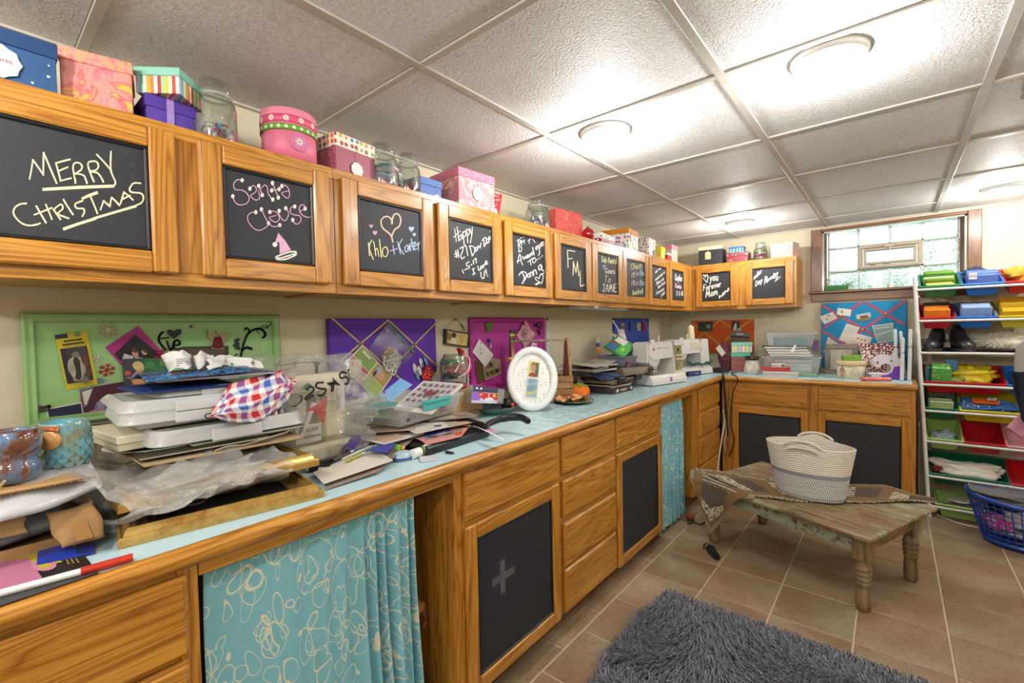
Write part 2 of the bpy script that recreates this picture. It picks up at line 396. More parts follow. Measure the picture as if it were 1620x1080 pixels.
O(G().box(0,.02,YR,L,H-.001,H+.012).box(0,XW,L-.02,L,H-.001,H+.012),'trim_1',RUN,kind='structure')
# ceiling lamps: those in view, plus unseen ones added as fill light
def lamp(x,y,label,lit=1):
    t=T('ceiling_light',label,'ceiling light',(x,y,H+.004),group='recessed ceiling lights'); z=2.1335
    O(G().lathe((x,y,z),[(.099,0),(.099,-.010),(.090,-.021),(.070,-.023),(.061,-.015),(.060,0)],44),'outer_ring',WHITE,t)
    O(G().lathe((x,y,z),[(.055,-.004),(.053,-.014),(.047,-.016),(.043,-.010),(.043,0)],36),'inner_ring',WHITE,t)
    g=G().lathe((x,y,z),[(.043,-.006),(.042,-.020),(.036,-.032),(.024,-.040),(.010,-.043),(.0002,-.0435)],28)
    mt=M('#fff3df',.3,emit=LAMP,name='lit_bulb'); O(g,'bulb',mt,t)
    ld=bpy.data.lights.new('ceiling_bulb_light','POINT'); ld.energy=LAMPW; ld.color=(1,.988,.965); ld.shadow_soft_size=.035; lo=bpy.data.objects.new('bulb_light',ld); link(lo,t); lo.location=(0,0,-.075); return t
for x,y,l in [(1.603,1.70,'large ring shaped ceiling light nearest the camera, upper right'),(.843,1.72,'ring shaped ceiling light above the chalkboard doors'),
    (.831,3.93,'small far ring ceiling light above the corner cabinets'),(2.275,4.09,'ring ceiling light by the window at the right edge'),
    (2.95,1.70,'ring ceiling light right of the view'),(3.2,3.9,'ring ceiling light in the far right corner'),(.84,-.30,'ring ceiling light behind the camera by the counter'),(1.7,-.38,'ring ceiling light just behind the camera'),(2.95,-.55,'ring ceiling light in the rear right of the room'),(.84,-1.4,'ring ceiling light over the rear end of the counter side'),(1.7,-1.45,'ring ceiling light by the middle of the rear wall')]: lamp(x,y,l)
g=G(); g.box(2.105,2.40,2.27,2.47,2.118,2.1335,0,.003)
rt=O(g,'ceiling_register',M('#8f8f80',.5),label='grey ceiling vent cut off by the right edge of the photo',cat='vent')
for k in range(6): O(G().box(2.125,2.38,2.29+.028*k,2.306+.028*k,2.1165,2.1185,0,.0008),'slat',M('#7d7d70',.5),rt)
# ================================================================ window of glass blocks
wn=T('window_1',None,None,((WX0+WX1)/2,L,WZ0),kind='structure'); wn['label']='glass block window with small hinged vent in a brown wood frame'
O(G().box(1.22,WX0-.002,L-.022,L,1.594,2.112,0,.004),'window_casing',WN['z'],wn); O(G().box(WX1+.002,2.239,L-.022,L,1.594,2.112,0,.004),'window_casing',WN['z'],wn)
O(G().box(WX0,WX1,L-.022,L,2.088,2.112,0,.003),'window_head',WN['x'],wn)
O(G().box(1.206,2.253,L-.05,L+.10,1.574,1.594,0,.005),'window_sill',WN['x'],wn); O(G().box(1.218,2.241,L-.020,L,1.508,1.574,0,.004),'window_apron',WN['x'],wn)
RV=M('#b9c4b4',.18,coat=.6); g=G(); g.box(WX0-.001,WX0+.012,L,L+.1,WZ0,WZ1).box(WX1-.012,WX1+.001,L,L+.1,WZ0,WZ1).box(WX0,WX1,L,L+.1,WZ1-.014,WZ1)
O(g,'window_reveal',RV,wn)
O(G().box(WX0+.012,WX0+.024,L+.09,L+.104,1.594,WZ1-.014),'window_stop',WN['z'],wn); O(G().box(WX1-.03,WX1-.012,L+.09,L+.104,1.594,WZ1-.014),'window_stop',WN['z'],wn)
def mat_block():
    mt,nt,b=newmat('glass_block'); v=coords(nt,rand=9); b.inputs['Base Color'].default_value=(.93,1,.98,1); b.inputs['Transmission Weight'].default_value=1; b.inputs['IOR'].default_value=1.3; b.inputs['Roughness'].default_value=.04
    bump(nt,b,noise(nt,v,17,3,.55,1.8),.9,.012); return mt
GB=mat_block(); cols=[1.33,1.535,1.735,1.93,2.128]; rows=[1.572,1.762,1.957,2.15]
MO=M('#d8e4dc',.5)
for i in range(4):
    for j in range(3):
        if j==1 and i in (1,2): continue
        O(G().box(cols[i]+.006,cols[i+1]-.006,L+.112,L+.165,rows[j]+.006,rows[j+1]-.006,0,.012),'glass_block',GB,wn)
g=G()
for x in cols:
    for z0,z1 in (((rows[0],rows[1]),(rows[2],WZ1+.05)) if x==1.735 else ((rows[0],WZ1+.05),)): g.box(x-.006,x+.006,L+.12,L+.156,z0,z1)
for z in rows: g.box(cols[0],cols[-1],L+.12,L+.156,z-.006,z+.006)
O(g,'mortar',MO,wn)
HF=M('#b8aa92',.45); hx0,hx1,hz0,hz1=1.537,1.928,1.764,1.955
g=G()
for a,b_ in ((0,.026),(.032,.05)):
    dd=0 if a==0 else .012
    y0,y1=L+.098-dd,L+.15
    g.box(hx0+a,hx1-a,y0,y1,hz0+a,hz0+b_,0,.003).box(hx0+a,hx1-a,y0,y1,hz1-b_,hz1-a,0,.003).box(hx0+a,hx0+b_,y0,y1,hz0+b_,hz1-b_,0,.003).box(hx1-b_,hx1-a,y0,y1,hz0+b_,hz1-b_,0,.003)
hp=O(g,'vent_frame',HF,wn)
O(G().box(hx0+.05,hx1-.05,L+.118,L+.122,hz0+.05,hz1-.05),'vent_pane',clear('frosted_pane','#eef8ff',.05,.3,.3,.25,'#f4fbff'),wn)
O(G().box(1.70,1.765,L+.076,L+.088,hz1-.03,hz1-.016,0,.003).cyl((1.735,L+.078,hz1-.03),(1.735,L+.074,hz1-.058),.004),'vent_latch',M('#cfc6b4',.35,.3),wn)
# shrubs outdoors, seen blurred through the blocks
def leafy(x0,x1,y,z0,z1,n,seed,label):
    rs=np.random.RandomState(seed); g=G()
    for k in range(n):
        c=np.array([rs.uniform(x0,x1),y+rs.uniform(-.18,.18),z0+(z1-z0)*rs.beta(1.2,1.6)]); d=rs.normal(size=3); d/=np.linalg.norm(d); e=np.cross(d,rs.normal(size=3)); e/=np.linalg.norm(e); s=rs.uniform(.03,.06)
        g.add([c-d*s,c+e*s*.4,c+d*s,c-e*s*.4],[(0,1,2,3)],rs.randint(2))
    t=T('shrub',label,'shrub',((x0+x1)/2,y,z0)); O(g,'foliage',[M('#7d9a4a',.6),M('#a8bd72',.6)],t,recalc=False)
    g=G()
    for k in range(5): x=x0+(x1-x0)*(k+.5)/5; g.cyl((x,y,z0-.1),(x+rs.uniform(-.1,.1),y,z1-.1),.012,.005,6)
    O(g,'stem',M('#6a5238',.8),t)
leafy(1.2,1.9,L+.75,1.45,1.86,300,3,'green shrub outside the left of the glass block window'); leafy(1.95,2.9,L+.8,1.45,2.12,520,4,'taller green shrub outside the right of the window')
O(G().box(.2,4.5,L+.3,L+4,1.30,1.42),'ground_outside',M('#c9c8b4',.9),kind='structure')
# ================================================================ cabinets
def W3(ax,w_,d,z): return (d,w_,z) if ax=='x' else (w_,L-d,z)
def fb(g,ax,w0,w1,d0,d1,z0,z1,m=0,bev=0):
    if ax=='x': return g.box(d0,d1,w0,w1,z0,z1,m,bev)
    return g.box(w0,w1,L-d1,L-d0,z0,z1,m,bev)
BOARD=mat_speck('chalkboard','#202227','#292b31','#55575d',220,.2,.62); 
BEAD=M('#15161a',.4)
def mat_chalk(name,c):
    mt,nt,b=newmat(name); v=coords(nt); q=ramp(nt,noise(nt,v,620,2,.7),[(.28,'#55565b'),(.42,c)]); lnk(nt,q,b.inputs['Base Color']); b.inputs['Roughness'].default_value=.95; return mt
CHALK={k:mat_chalk('chalk_'+k,c) for k,c in dict(white='#f3efe2',cream='#f2e7bd',pink='#e3b3cf',yellow='#eef0b0',blue='#b9d3ea',peach='#f0d7b8',violet='#cfc0e6').items()}
def door(unit,ax,w0,w1,z0,z1,dd,st=.055,rt=.052,black=True):
    gw='y' if ax=='x' else 'x'; g=G(); d0,d1=dd-.019,dd; fr=[oak('z'),oak(gw)]
    fb(g,ax,w0,w0+st,d0,d1,z0,z1,0,.005); fb(g,ax,w1-st,w1,d0,d1,z0,z1,0,.005)
    fb(g,ax,w0+st,w1-st,d0,d1-.0006,z0,z0+rt,1,.004); fb(g,ax,w0+st,w1-st,d0,d1-.0006,z1-rt,z1,1,.004)
    o=O(g,'door',fr,unit)
    a0,a1,b0,b1=w0+st,w1-st,z0+rt,z1-rt
    g=G(); fb(g,ax,a0,a1,d0+.002,dd-.010,b0,b1,0)
    bw=.009
    for q in ((a0,a1,b0,b0+bw),(a0,a1,b1-bw,b1),(a0,a0+bw,b0,b1),(a1-bw,a1,b0,b1)): fb(g,ax,q[0],q[1],dd-.012,dd-.004,q[2],q[3],1,.0035)
    O(g,'chalkboard_panel',[BOARD,BEAD],o); return o
def drawer(unit,ax,w0,w1,z0,z1,dd):
    gw='y' if ax=='x' else 'x'; g=G(); fb(g,ax,w0,w1,dd-.019,dd-.005,z0,z1,0,.002); fb(g,ax,w0+.003,w1-.003,dd-.012,dd,z0+.003,z1-.003,0,.007); return O(g,'drawer_front',oak(gw),unit)
def frame_(unit,ax,sts,rls,d0,d1):
    gw='y' if ax=='x' else 'x'
    for w0,w1,z0,z1 in sts: g=G(); fb(g,ax,w0,w1,d0,d1,z0,z1,0,.0015); O(g,'stile',OZ,unit)
    for w0,w1,z0,z1 in rls: g=G(); fb(g,ax,w0,w1,d0,d1-.0008,z0,z1,0,.0015); O(g,'rail',oak(gw),unit)
UZ0,UZ1=1.463,1.874
def upper(ax,w0,w1,doors,label,rev0=.0,rev1=.0):
    t=T('wall_cabinet',label,'cabinet',W3(ax,(w0+w1)/2,.16,UZ0),group='oak wall cabinets with chalkboard doors'); gw='y' if ax=='x' else 'x'
    g=G(); e=.0008
    fb(g,ax,w0+e,w0+.016,.002,.32,UZ0+.004,UZ1-.004,1); fb(g,ax,w1-.016,w1-e,.002,.32,UZ0+.004,UZ1-.004,1); fb(g,ax,w0+.016,w1-.016,.002,.32,UZ1-.016,UZ1-.004,0); fb(g,ax,w0+.016,w1-.016,.002,.32,UZ0+.010,UZ0+.022,0); fb(g,ax,w0+.016,w1-.016,.002,.008,UZ0+.022,UZ1-.016,0)
    O(g,'carcass',[oak(gw),OZ],t)
    md=[((a[1]+b[0])/2) for a,b in zip(doors[:-1],doors[1:])]
    sts=[(w0+e,doors[0][0]+.014,UZ0+.034,UZ1-.036),(doors[-1][1]-.014,w1-e,UZ0+.034,UZ1-.036)]+[(q-.034,q+.034,UZ0+.034,UZ1-.036) for q in md]
    frame_(t,ax,sts,[(w0+e,w1-e,UZ0,UZ0+.034),(w0+e,w1-e,UZ1-.036,UZ1)],.32,XU)
    return t,[door(t,ax,a,b,1.492,1.849,.359) for a,b in doors]
UD=[(-.022,.366),(.417,.78),(.825,1.212),(1.238,1.617),(1.649,2.029),(2.063,2.446),(2.468,2.859),(2.87,3.285),(3.30,3.69),(3.705,4.094)]
ub=[-.09,.802,1.633,2.457,3.2925,4.3095]; DOORS=[]
for k in range(5):
    nm=['wall cabinet at left whose doors read MERRY CHRISTMAS and Santa Clause','wall cabinet with the Khlo + Karter heart door and Happy #27 door','wall cabinet whose doors read Award goes to Donna and FML','wall cabinet whose doors read goes to JAMIE and in the bucket','wall cabinet nearest the inner corner with the 7-3-18 door'][k]
    DOORS+=upper('x',ub[k],ub[k+1],UD[2*k:2*k+2],nm)[1]
tb,DB=upper('y',.3405,1.158,[(.372,.722),(.785,1.136)],'wall cabinet on the back wall with the you Forever Mom door'); DOORS+=DB
# base units
DF=.667; FF=.648
def base(ax,w0,w1,label,sts,rls,open_l=False,kick=True):
    t=T('base_cabinet',label,'cabinet',W3(ax,(w0+w1)/2,.3,0),group='oak base cabinets'); gw='y' if ax=='x' else 'x'; g=G(); e=.0008
    fb(g,ax,w0+e,w0+.018,.004,.629,.09,.875,1); fb(g,ax,w1-.018,w1-e,.004,.629,.09,.875,1); fb(g,ax,w0+.018,w1-.018,.004,.629,.09,.106,0); fb(g,ax,w0+.018,w1-.018,.004,.012,.106,.875,0); fb(g,ax,w0+.018,w1-.018,.55,.629,.86,.875,0)
    O(g,'carcass',[oak(gw),OZ],t)
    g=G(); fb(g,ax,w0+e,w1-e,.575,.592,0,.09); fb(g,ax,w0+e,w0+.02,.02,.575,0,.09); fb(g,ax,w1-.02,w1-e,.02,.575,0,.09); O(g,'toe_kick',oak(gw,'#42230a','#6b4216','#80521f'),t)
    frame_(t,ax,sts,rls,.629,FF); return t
b_=base('x',-.42,.299,'base cabinet with wide drawers at the left edge',[(-.4192,-.36,.09,.875),(.262,.2982,.09,.875)],[(-.36,.262,.845,.875),(-.36,.262,.68,.70),(-.36,.262,.09,.13)])
for a,c in ((.855,.694),(.682,.50),(.488,.30),(.288,.10)): drawer(b_,'x',-.34,.276,c,a,DF)
bB=base('x',1.014,1.618,'base cabinet with taped cross on its chalkboard door',[(1.0148,1.062,.09,.875),(1.585,1.6172,.09,.875)],[(1.062,1.585,.845,.875),(1.062,1.585,.67,.705),(1.062,1.585,.09,.12)])
drawer(bB,'x',1.052,1.602,.697,.856,DF); dB=door(bB,'x',1.052,1.602,.092,.677,DF,.052,.052)
bC=base('x',1.618,2.128,'stack of four oak drawers between the two chalkboard base cabinets',[(1.6188,1.65,.09,.875),(2.10,2.1272,.09,.875)],[(1.65,2.10,a,c) for a,c in ((.85,.875),(.67,.71),(.48,.525),(.28,.31),(.09,.12))])
for a,c in ((.866,.702),(.677,.514),(.490,.298),(.288,.096)): drawer(bC,'x',1.637,2.118,c,a,DF)
bD=base('x',2.128,2.735,'base cabinet with chalkboard door left of the far teal curtain',[(2.1288,2.16,.09,.875),(2.70,2.7342,.09,.875)],[(2.16,2.70,.85,.875),(2.16,2.70,.67,.71),(2.16,2.70,.09,.12)])
drawer(bD,'x',2.138,2.722,.70,.866,DF); dD=door(bD,'x',2.138,2.722,.082,.677,DF,.052,.052)
bE=base('x',3.34,3.983,'narrow stack of drawers in the inner corner beside hanging cords',[(3.3408,3.46,.09,.875),(3.945,3.9822,.09,.875)],[(3.46,3.945,a,c) for a,c in ((.85,.875),(.67,.71),(.48,.525),(.28,.31),(.09,.12))])
for a,c in ((.862,.702),(.677,.514),(.490,.298),(.288,.096)): drawer(bE,'x',3.454,3.95,c,a,DF)
bF=base('y',.6685,1.872,'base cabinet on the back wall with two chalkboard doors',[(.6695,.765,.09,.875),(1.258,1.345,.09,.875),(1.83,1.8712,.09,.875)],[(.765,1.258,a,c) for a,c in ((.85,.875),(.67,.71),(.09,.12))]+[(1.345,1.83,a,c) for a,c in ((.85,.875),(.67,.71),(.09,.12))])
drawer(bF,'y',.751,1.271,.698,.858,DF); drawer(bF,'y',1.330,1.845,.698,.858,DF)
door(bF,'y',.751,1.271,.09,.677,DF,.047,.052); door(bF,'y',1.330,1.845,.09,.677,DF,.047,.052)
# taped cross on the big door
cx=PX(795,912,.657)
g=G(); g.box(.657,.6578,cx[1]-.055,cx[1]+.068,cx[2]-.013,cx[2]+.013).box(.6578,.6583,cx[1]-.013,cx[1]+.013,cx[2]-.062,cx[2]+.062)
O(g,'tape_cross',clear('grey_tape','#d0d0d6',.1,.2,.4,.45,'#9a9da5'),dB)
# worktop
def mat_lam():
    mt,nt,b=newmat('blue_laminate'); v=coords(nt,'Object'); c=mixc(nt,lin('#c2dde2'),lin('#b4d5dc'),noise(nt,v,6,4))
    big=noise(nt,v,1.6,2); wear=noise(nt,v,24,5,.75); sep=nt.nodes.new('ShaderNodeSeparateXYZ'); lnk(nt,v,sep.inputs[0])
    far=math_(nt,'SMOOTH_MIN',math_(nt,'MULTIPLY',math_(nt,'MAXIMUM',math_(nt,'ADD',sep.outputs[1],.62),0),3),1,.1)
    d=ramp(nt,wear,[(.44,'#8f9a92'),(.56,'#ffffff')]); c=mixc(nt,c,d,math_(nt,'MULTIPLY',far,.55),'MULTIPLY')
    q=ramp(nt,noise(nt,v,140,2,.6),[(.25,'#5c6a70'),(.28,'#ffffff')]); c=mixc(nt,c,q,.7,'MULTIPLY')
    lnk(nt,c,b.inputs['Base Color']); b.inputs['Roughness'].default_value=.35; return mt
wt=T('countertop','pale blue laminate countertop with oak edge running round the corner','countertop',(.33,2.0,.876))
g=G(); P=[(.003,-.42),(.662,-.42),(.662,L-.662),(1.855,L-.662),(1.855,L-.003),(.003,L-.003)]
g.prism(P,(0,0,.8765),(1,0,0),(0,1,0),ZC-.8765); O(g,'laminate_top',mat_lam(),wt)
NOSE='#3f1f08',
def nosing(pts,ax):
    pr=[(.660,.8765),(.676,.877),(.682,.884),(.6835,.895),(.682,.906),(.676,.9125),(.668,.9145),(.660,.9145)]; g=G()
    if ax=='x':
        a=[(d,-.42,z) for d,z in pr]; c=[(d,L-.0+-d,z) for d,z in pr]; mt=OY
    else:
        a=[(d,L-d,z) for d,z in pr]; c=[(1.878,L-d,z) for d,z in pr]; mt=OX
    n=len(pr); g.add(a+c,[(i,i+1,n+i+1,n+i) for i in range(n-1)]+[(n-1,0,n,2*n-1)],0,True); g.add(a,[tuple(range(n))]); g.add(c,[tuple(range(n))]); return O(g,'edge_nosing',mt,wt)
nosing(0,'x'); nosing(0,'y')
O(G().box(1.855,1.878,L-.662,L-.003,.8765,.9145,0,.004),'edge_nosing',OY,wt)
O(G().box(.629,.648,.300,1.0132,.838,.876,0,.002),'apron_rail',OY,wt); O(G().box(.629,.648,2.736,3.339,.838,.876,0,.002),'apron_rail',OY,wt)
# ================================================================ curtains
def mat_curtain():
    mt,nt,b=newmat('curtain_print'); v=coords(nt,'UV')
    def loop(seed,sc,r_,w_):
        mp=nt.nodes.new('ShaderNodeMapping'); mp.inputs['Location'].default_value=(seed,seed*1.7,seed*.3); lnk(nt,v,mp.inputs['Vector']); nz=nt.nodes.new('ShaderNodeTexNoise'); nz.inputs['Scale'].default_value=sc*.9; nz.inputs['Detail'].default_value=0; lnk(nt,mp.outputs[0],nz.inputs['Vector'])
        off=nt.nodes.new('ShaderNodeVectorMath'); off.operation='MULTIPLY_ADD'; off.inputs[1].default_value=(.10,.10,.0); lnk(nt,nz.outputs['Color'],off.inputs[0]); lnk(nt,mp.outputs[0],off.inputs[2])
        vo=nt.nodes.new('ShaderNodeTexVoronoi'); vo.inputs['Scale'].default_value=sc; lnk(nt,off.outputs[0],vo.inputs['Vector']); d=math_(nt,'ABSOLUTE',math_(nt,'SUBTRACT',vo.outputs['Distance'],r_)); return math_(nt,'LESS_THAN',d,w_)
    a=loop(0,9,.34,.014)
    for q in ((3.3,11,.30,.015),(6.1,13,.33,.017),(9.4,8,.44,.011),(12.7,10,.22,.014)): a=math_(nt,'MAXIMUM',a,loop(*q))
    cl=mixc(nt,lin('#78b9c6'),lin('#86c3cf'),noise(nt,v,60,2)); c=mixc(nt,cl,lin('#e3dfc8'),a); lnk(nt,c,b.inputs['Base Color']); b.inputs['Roughness'].default_value=.9
    return mt
CUR=mat_curtain()
def curtain(y0,y1,ztop,zbot,x,label,wide,pleat,seed,flare=0):
    t=T('curtain',label,'curtain',(x,(y0+y1)/2,zbot)); rs=np.random.RandomState(seed); ph=rs.rand(8)*6.28
    def fn(u,v):
        # gather denser towards the right
        uu=u**.93; y=y0+(y1-y0)*uu; z=ztop+(zbot-ztop)*v
        dens=pleat(u); a=.012*(.35+.65*min(1,v*5))*dens
        off=a*math.sin(2*math.pi*(wide*u*u*1.2+wide*.5*u)+ph[0]+.5*v)+.7*a*math.sin(2*math.pi*wide*.8*u+ph[1]+1.1*v)+.5*a*math.sin(2*math.pi*wide*1.9*u*u+ph[4]-.6*v)
        gat=.0035*math.sin(2*math.pi*wide*6*u)*max(0,1-v*10)
        return (x+off+gat+.01*v,y+.008*math.sin(5*v+ph[2])+flare*v*(1-uu)*0-flare*v*uu,z+.004*math.sin(9*u+ph[3])*v)
    g=G(); g.grid(fn,150,44,0,0,True,((y1-y0)*1.9,(ztop-zbot))); O(g,'cloth',CUR,t,recalc=False); return t
c1=curtain(.322,.892,.837,.03,.607,'teal curtain with cream squiggles under the near counter',6,lambda u:.5+1.3*u*u,2)
O(G().cyl((.607,.301,.828),(.607,1.012,.828),.0055,n=12),'curtain_rod',M('#c9c9c6',.2,.9),c1)
c2=curtain(2.755,3.20,.845,.03,.612,'teal curtain with cream squiggles under the far counter beside the corner drawers',9,lambda u:.9,5)
O(G().cyl((.612,2.737,.838),(.612,3.338,.838),.0055,n=12),'curtain_rod',M('#c9c9c6',.2,.9),c2)
# ================================================================ patterned papers
def vor(nt,vec,scale,feature='F1',rnd_=1):
    n=nt.nodes.new('ShaderNodeTexVoronoi'); n.feature=feature; n.inputs['Scale'].default_value=scale; n.inputs['Randomness'].default_value=rnd_; lnk(nt,vec,n.inputs['Vector']); return n
def mat_dots(name,base,cols,scale,thr=.3,rough=.5,rand=.6,kind='Object',soft=.02):
    if name in MATS: return MATS[name]
    mt,nt,b=newmat(name); v=coords(nt,kind); n=vor(nt,v,scale,'F1',rand); sp=nt.nodes.new('ShaderNodeSeparateColor'); lnk(nt,n.outputs['Color'],sp.inputs[0])
    c=ramp(nt,sp.outputs[0],[(i/len(cols),q) for i,q in enumerate(cols)],'CONSTANT'); k=ramp(nt,n.outputs['Distance'],[(thr,'#ffffff'),(thr+soft,'#000000')])
    lnk(nt,mixc(nt,lin(base),c,k),b.inputs['Base Color']); b.inputs['Roughness'].default_value=rough; MATS[name]=mt; return mt
def mat_mottle(name,cols,scale,rough=.6,detail=4,dist=1.0,sharp=False,kind='Object'):
    if name in MATS: return MATS[name]
    mt,nt,b=newmat(name); n=noise(nt,coords(nt,kind),scale,detail,.6,dist); k=len(cols)
    c=ramp(nt,n,[(.3+.4*i/max(1,k-1),q) for i,q in enumerate(cols)],'CONSTANT' if sharp else 'LINEAR'); lnk(nt,c,b.inputs['Base Color']); b.inputs['Roughness'].default_value=rough; MATS[name]=mt; return mt
def mat_stripes(name,cols,axis,period,rough=.5,rot=(0,0,0),kind='Object'):
    if name in MATS: return MATS[name]
    mt,nt,b=newmat(name); sp=nt.nodes.new('ShaderNodeSeparateXYZ'); lnk(nt,coords(nt,kind,rot=rot),sp.inputs[0])
    f=math_(nt,'FRACT',math_(nt,'MULTIPLY',math_(nt,'ADD',sp.outputs['xyz'.index(axis)],10),1/period)); c=ramp(nt,f,[(i/len(cols),q) for i,q in enumerate(cols)],'CONSTANT')
    lnk(nt,c,b.inputs['Base Color']); b.inputs['Roughness'].default_value=rough; MATS[name]=mt; return mt
def mat_contour(name,base,line,scale,w_=.03,rough=.55,dist=1.5,base2=None):
    if name in MATS: return MATS[name]
    mt,nt,b=newmat(name); v=coords(nt); n=noise(nt,v,scale,2,.5,dist); f=math_(nt,'ABSOLUTE',math_(nt,'SUBTRACT',math_(nt,'FRACT',math_(nt,'MULTIPLY',n,5)),.5)); k=math_(nt,'LESS_THAN',f,w_*4)
    bc=mixc(nt,lin(base),lin(base2 or base),noise(nt,v,scale*.6,2)); lnk(nt,mixc(nt,bc,lin(line),k),b.inputs['Base Color']); b.inputs['Roughness'].default_value=rough; MATS[name]=mt; return mt
def rot2(c,rz,pts): return [(c[0]+x*math.cos(rz)-y*math.sin(rz),c[1]+x*math.sin(rz)+y*math.cos(rz)) for x,y in pts]
def giftbox(name,label,c,wx,wy,z,h,lidh,body,lid,rz=0,tag=None,cat='box',group='gift boxes on top of the wall cabinets',over=.003):
    t=T(name,label,cat,(c[0],c[1],z),rz,group); Mx=Matrix.Translation((c[0],c[1],z))@Matrix.Rotation(rz,4,'Z')
    g=G(); g.M=Mx; g.box(-wx/2,wx/2,-wy/2,wy/2,0,h-.001,0,.0015); O(g,'box_body',body,t)
    g=G(); g.M=Mx; g.box(-wx/2-over,wx/2+over,-wy/2-over,wy/2+over,h-lidh,h,0,.0015); O(g,'lid',lid,t)
    if tag:   # (face 'x' or 'y', along, height, radius, colour, shape)
        f,al,hh,r,colr,kind=tag; g=G(); g.M=Mx
        pl={'round':circ(0,0,r,20),'scallop':[(x,y) for x,y in star(0,0,r,9,.9)],'label':[(-r*.7,-r),(r*.7,-r),(r*.7,r*.7),(0,r*1.15),(-r*.7,r*.7)]}[kind]
        if f=='x': g.prism(pl,(wx/2+over+.0012,al,hh),(0,1,0),(0,0,1),.0012)
        else: g.prism(pl,(al,-wy/2-over-.0012,hh),(1,0,0),(0,0,1),.0012)
        o=O(g,'gift_tag',M(colr,.6),t)
        g=G(); g.M=Mx; e=(wx/2+over+.0015,al,0) if f=='x' else (al,-wy/2-over-.0015,0)
        g.cyl((e[0],e[1],hh+r*.8),(e[0],e[1],h-lidh*.5),.0008,n=5); O(g,'string',M('#b89a6a',.8),t)
    return t
ZT=1.8705
NAVY=mat_dots('night_snow_paper','#23507f',['#dfe9f2'],42,.12); NAVYL=M('#17406f',.45)
giftbox('gift_box','navy box with snow stars and scalloped white tag at far left',(.20,.068),.2,.188,ZT,.125,.034,NAVY,NAVYL,0,('x',.005,.052,.036,'#e9ecee','scallop'))
text(bpy.data.objects['gift_tag'],'tag_lettering','Pictures',(.3056,.052,ZT+.050),(0,1,0),(0,0,1),.013,'#c8403a')
FLO=mat_mottle('floral_paper',['#cf4a5a','#e07a86','#e59a86','#d8566a','#e9b04a','#c8ba58'],13,.5,5,1.5)
FLOL=mat_mottle('floral_lid_paper',['#d0535c','#e58d86','#dfa36a','#cf4a62'],60,.5,3,.6)
t=giftbox('gift_box','pink and orange floral paper box between navy and striped boxes',(.205,.2505),.135,.13,ZT,.148,.030,FLO,FLOL,-.22)
STR=mat_stripes('rainbow_stripe_paper',['#c9c640','#e8dfc8','#c2452f','#e9d9d2','#c9b8dc','#5fbfae','#e6e1d0','#c8b23a','#d77f3b','#eae4d6','#b9353b','#9ecf9c'],'y',.075,rot=(0,0,.785))
giftbox('gift_box','purple box with lilac ribbon under the striped box',(.215,.382),.115,.105,ZT,.092,.032,M('#5a3fa6',.5),M('#5237a0',.5),0)
O(G().box(.2725,.2765,.372,.388,ZT,ZT+.0922),'ribbon',M('#a88ad0',.5),bpy.data.objects['gift_box.002'])
t=T('gift_box','striped box with mint green lid sitting on the purple box','box',(.252,.388,ZT+.0925),.785,'gift boxes on top of the wall cabinets')
for nm,hh,z0,z1,mt in (('box_body',.053,.0,.046,STR),('lid',.056,.044,.066,M('#8fd0bb',.5))):
    g=G(); g.M=Matrix.Translation((.252,.388,ZT+.0925))@Matrix.Rotation(.785,4,'Z'); g.box(-hh,hh,-hh,hh,z0,z1,0,.0015); O(g,nm,mt,t)
GLASS=clear('jar_glass','#f1f6f4',.08,.80,.03)
def jar(name,label,x,y,z,r,h,fill,fillh,group='glass jars on top of the wall cabinets',lid=True,cat='jar',fillkind='bits'):
    t=T(name,label,cat,(x,y,z),0,group); hb=h*(.76 if lid else .93)
    pr=[(r*.85,0),(r*.97,.004),(r,h*.06),(r,hb*.72),(r*.93,hb*.84),(r*.76,hb*.93),(r*.76,hb)]
    pr=pr+[(rr*.955,max(hh,.004)) for rr,hh in reversed(pr[1:])]
    O(G().lathe((x,y,z),pr+[(.0005,.004)],30),'glass_body',GLASS,t)
    if lid:
        O(G().lathe((x,y,z+hb+.0006),[(r*.80,0),(r*.83,h*.02),(r*.80,h*.05),(r*.70,h*.06),(r*.72,h*.09),(r*.74,h*.15),(r*.66,h*.21),(r*.35,h*.235),(.0005,h*.238)],28),'glass_lid',GLASS,t)
        O(G().lathe((x,y,z+hb-.008),[(r*.765,0),(r*.80,.002),(r*.80,.007),(r*.765,.008)],24),'seal_ring',clear('seal','#ffffff',.05,.2,.3,.5,'#dfe5e3'),t)
    if fillkind=='bits':
        rs=np.random.RandomState(len(label)*7); g=G(); n=int(70*fillh/ .03 ) if fillh<.03 else 110
        for k in range(min(n,120)):
            a=rs.rand()*6.28; q=r*.82*math.sqrt(rs.rand()); zz=.006+rs.rand()*fillh*(1-.3*q/r); s_=r*rs.uniform(.10,.2)
            ax=Vector(rs.normal(size=3)).normalized(); bx=ax.orthogonal().normalized(); g.obox((x+q*math.cos(a),y+q*math.sin(a),z+zz),ax*s_*.5,bx*s_*.3,ax.cross(bx)*s_*.2,rs.randint(len(fill)))
        o=O(g,'contents',[M(c,.4) for c in fill],t,kind='stuff')
    elif fillkind=='lump':
        g=G()
        for k in range(len(fill)):
            g.blob((x+.25*r*math.cos(k*2.1),y+.25*r*math.sin(k*2.1),z+.005+fillh*(k+.55)/len(fill)),r*.68,r*.68,fillh/len(fill)*.62,.22,3.5,20,12,k,seed=k+len(label))
        O(g,'contents',[M(c,.7) for c in fill],t,kind='stuff')
    return t
jar('apothecary_jar','large lidded glass jar with colourful plastic beads in the bottom',.272,.488,ZT,.053,.185,['#d23a8a','#e2c23a','#3aa0c8','#7a3aa8','#e05a4a','#4ab07a'],.062)
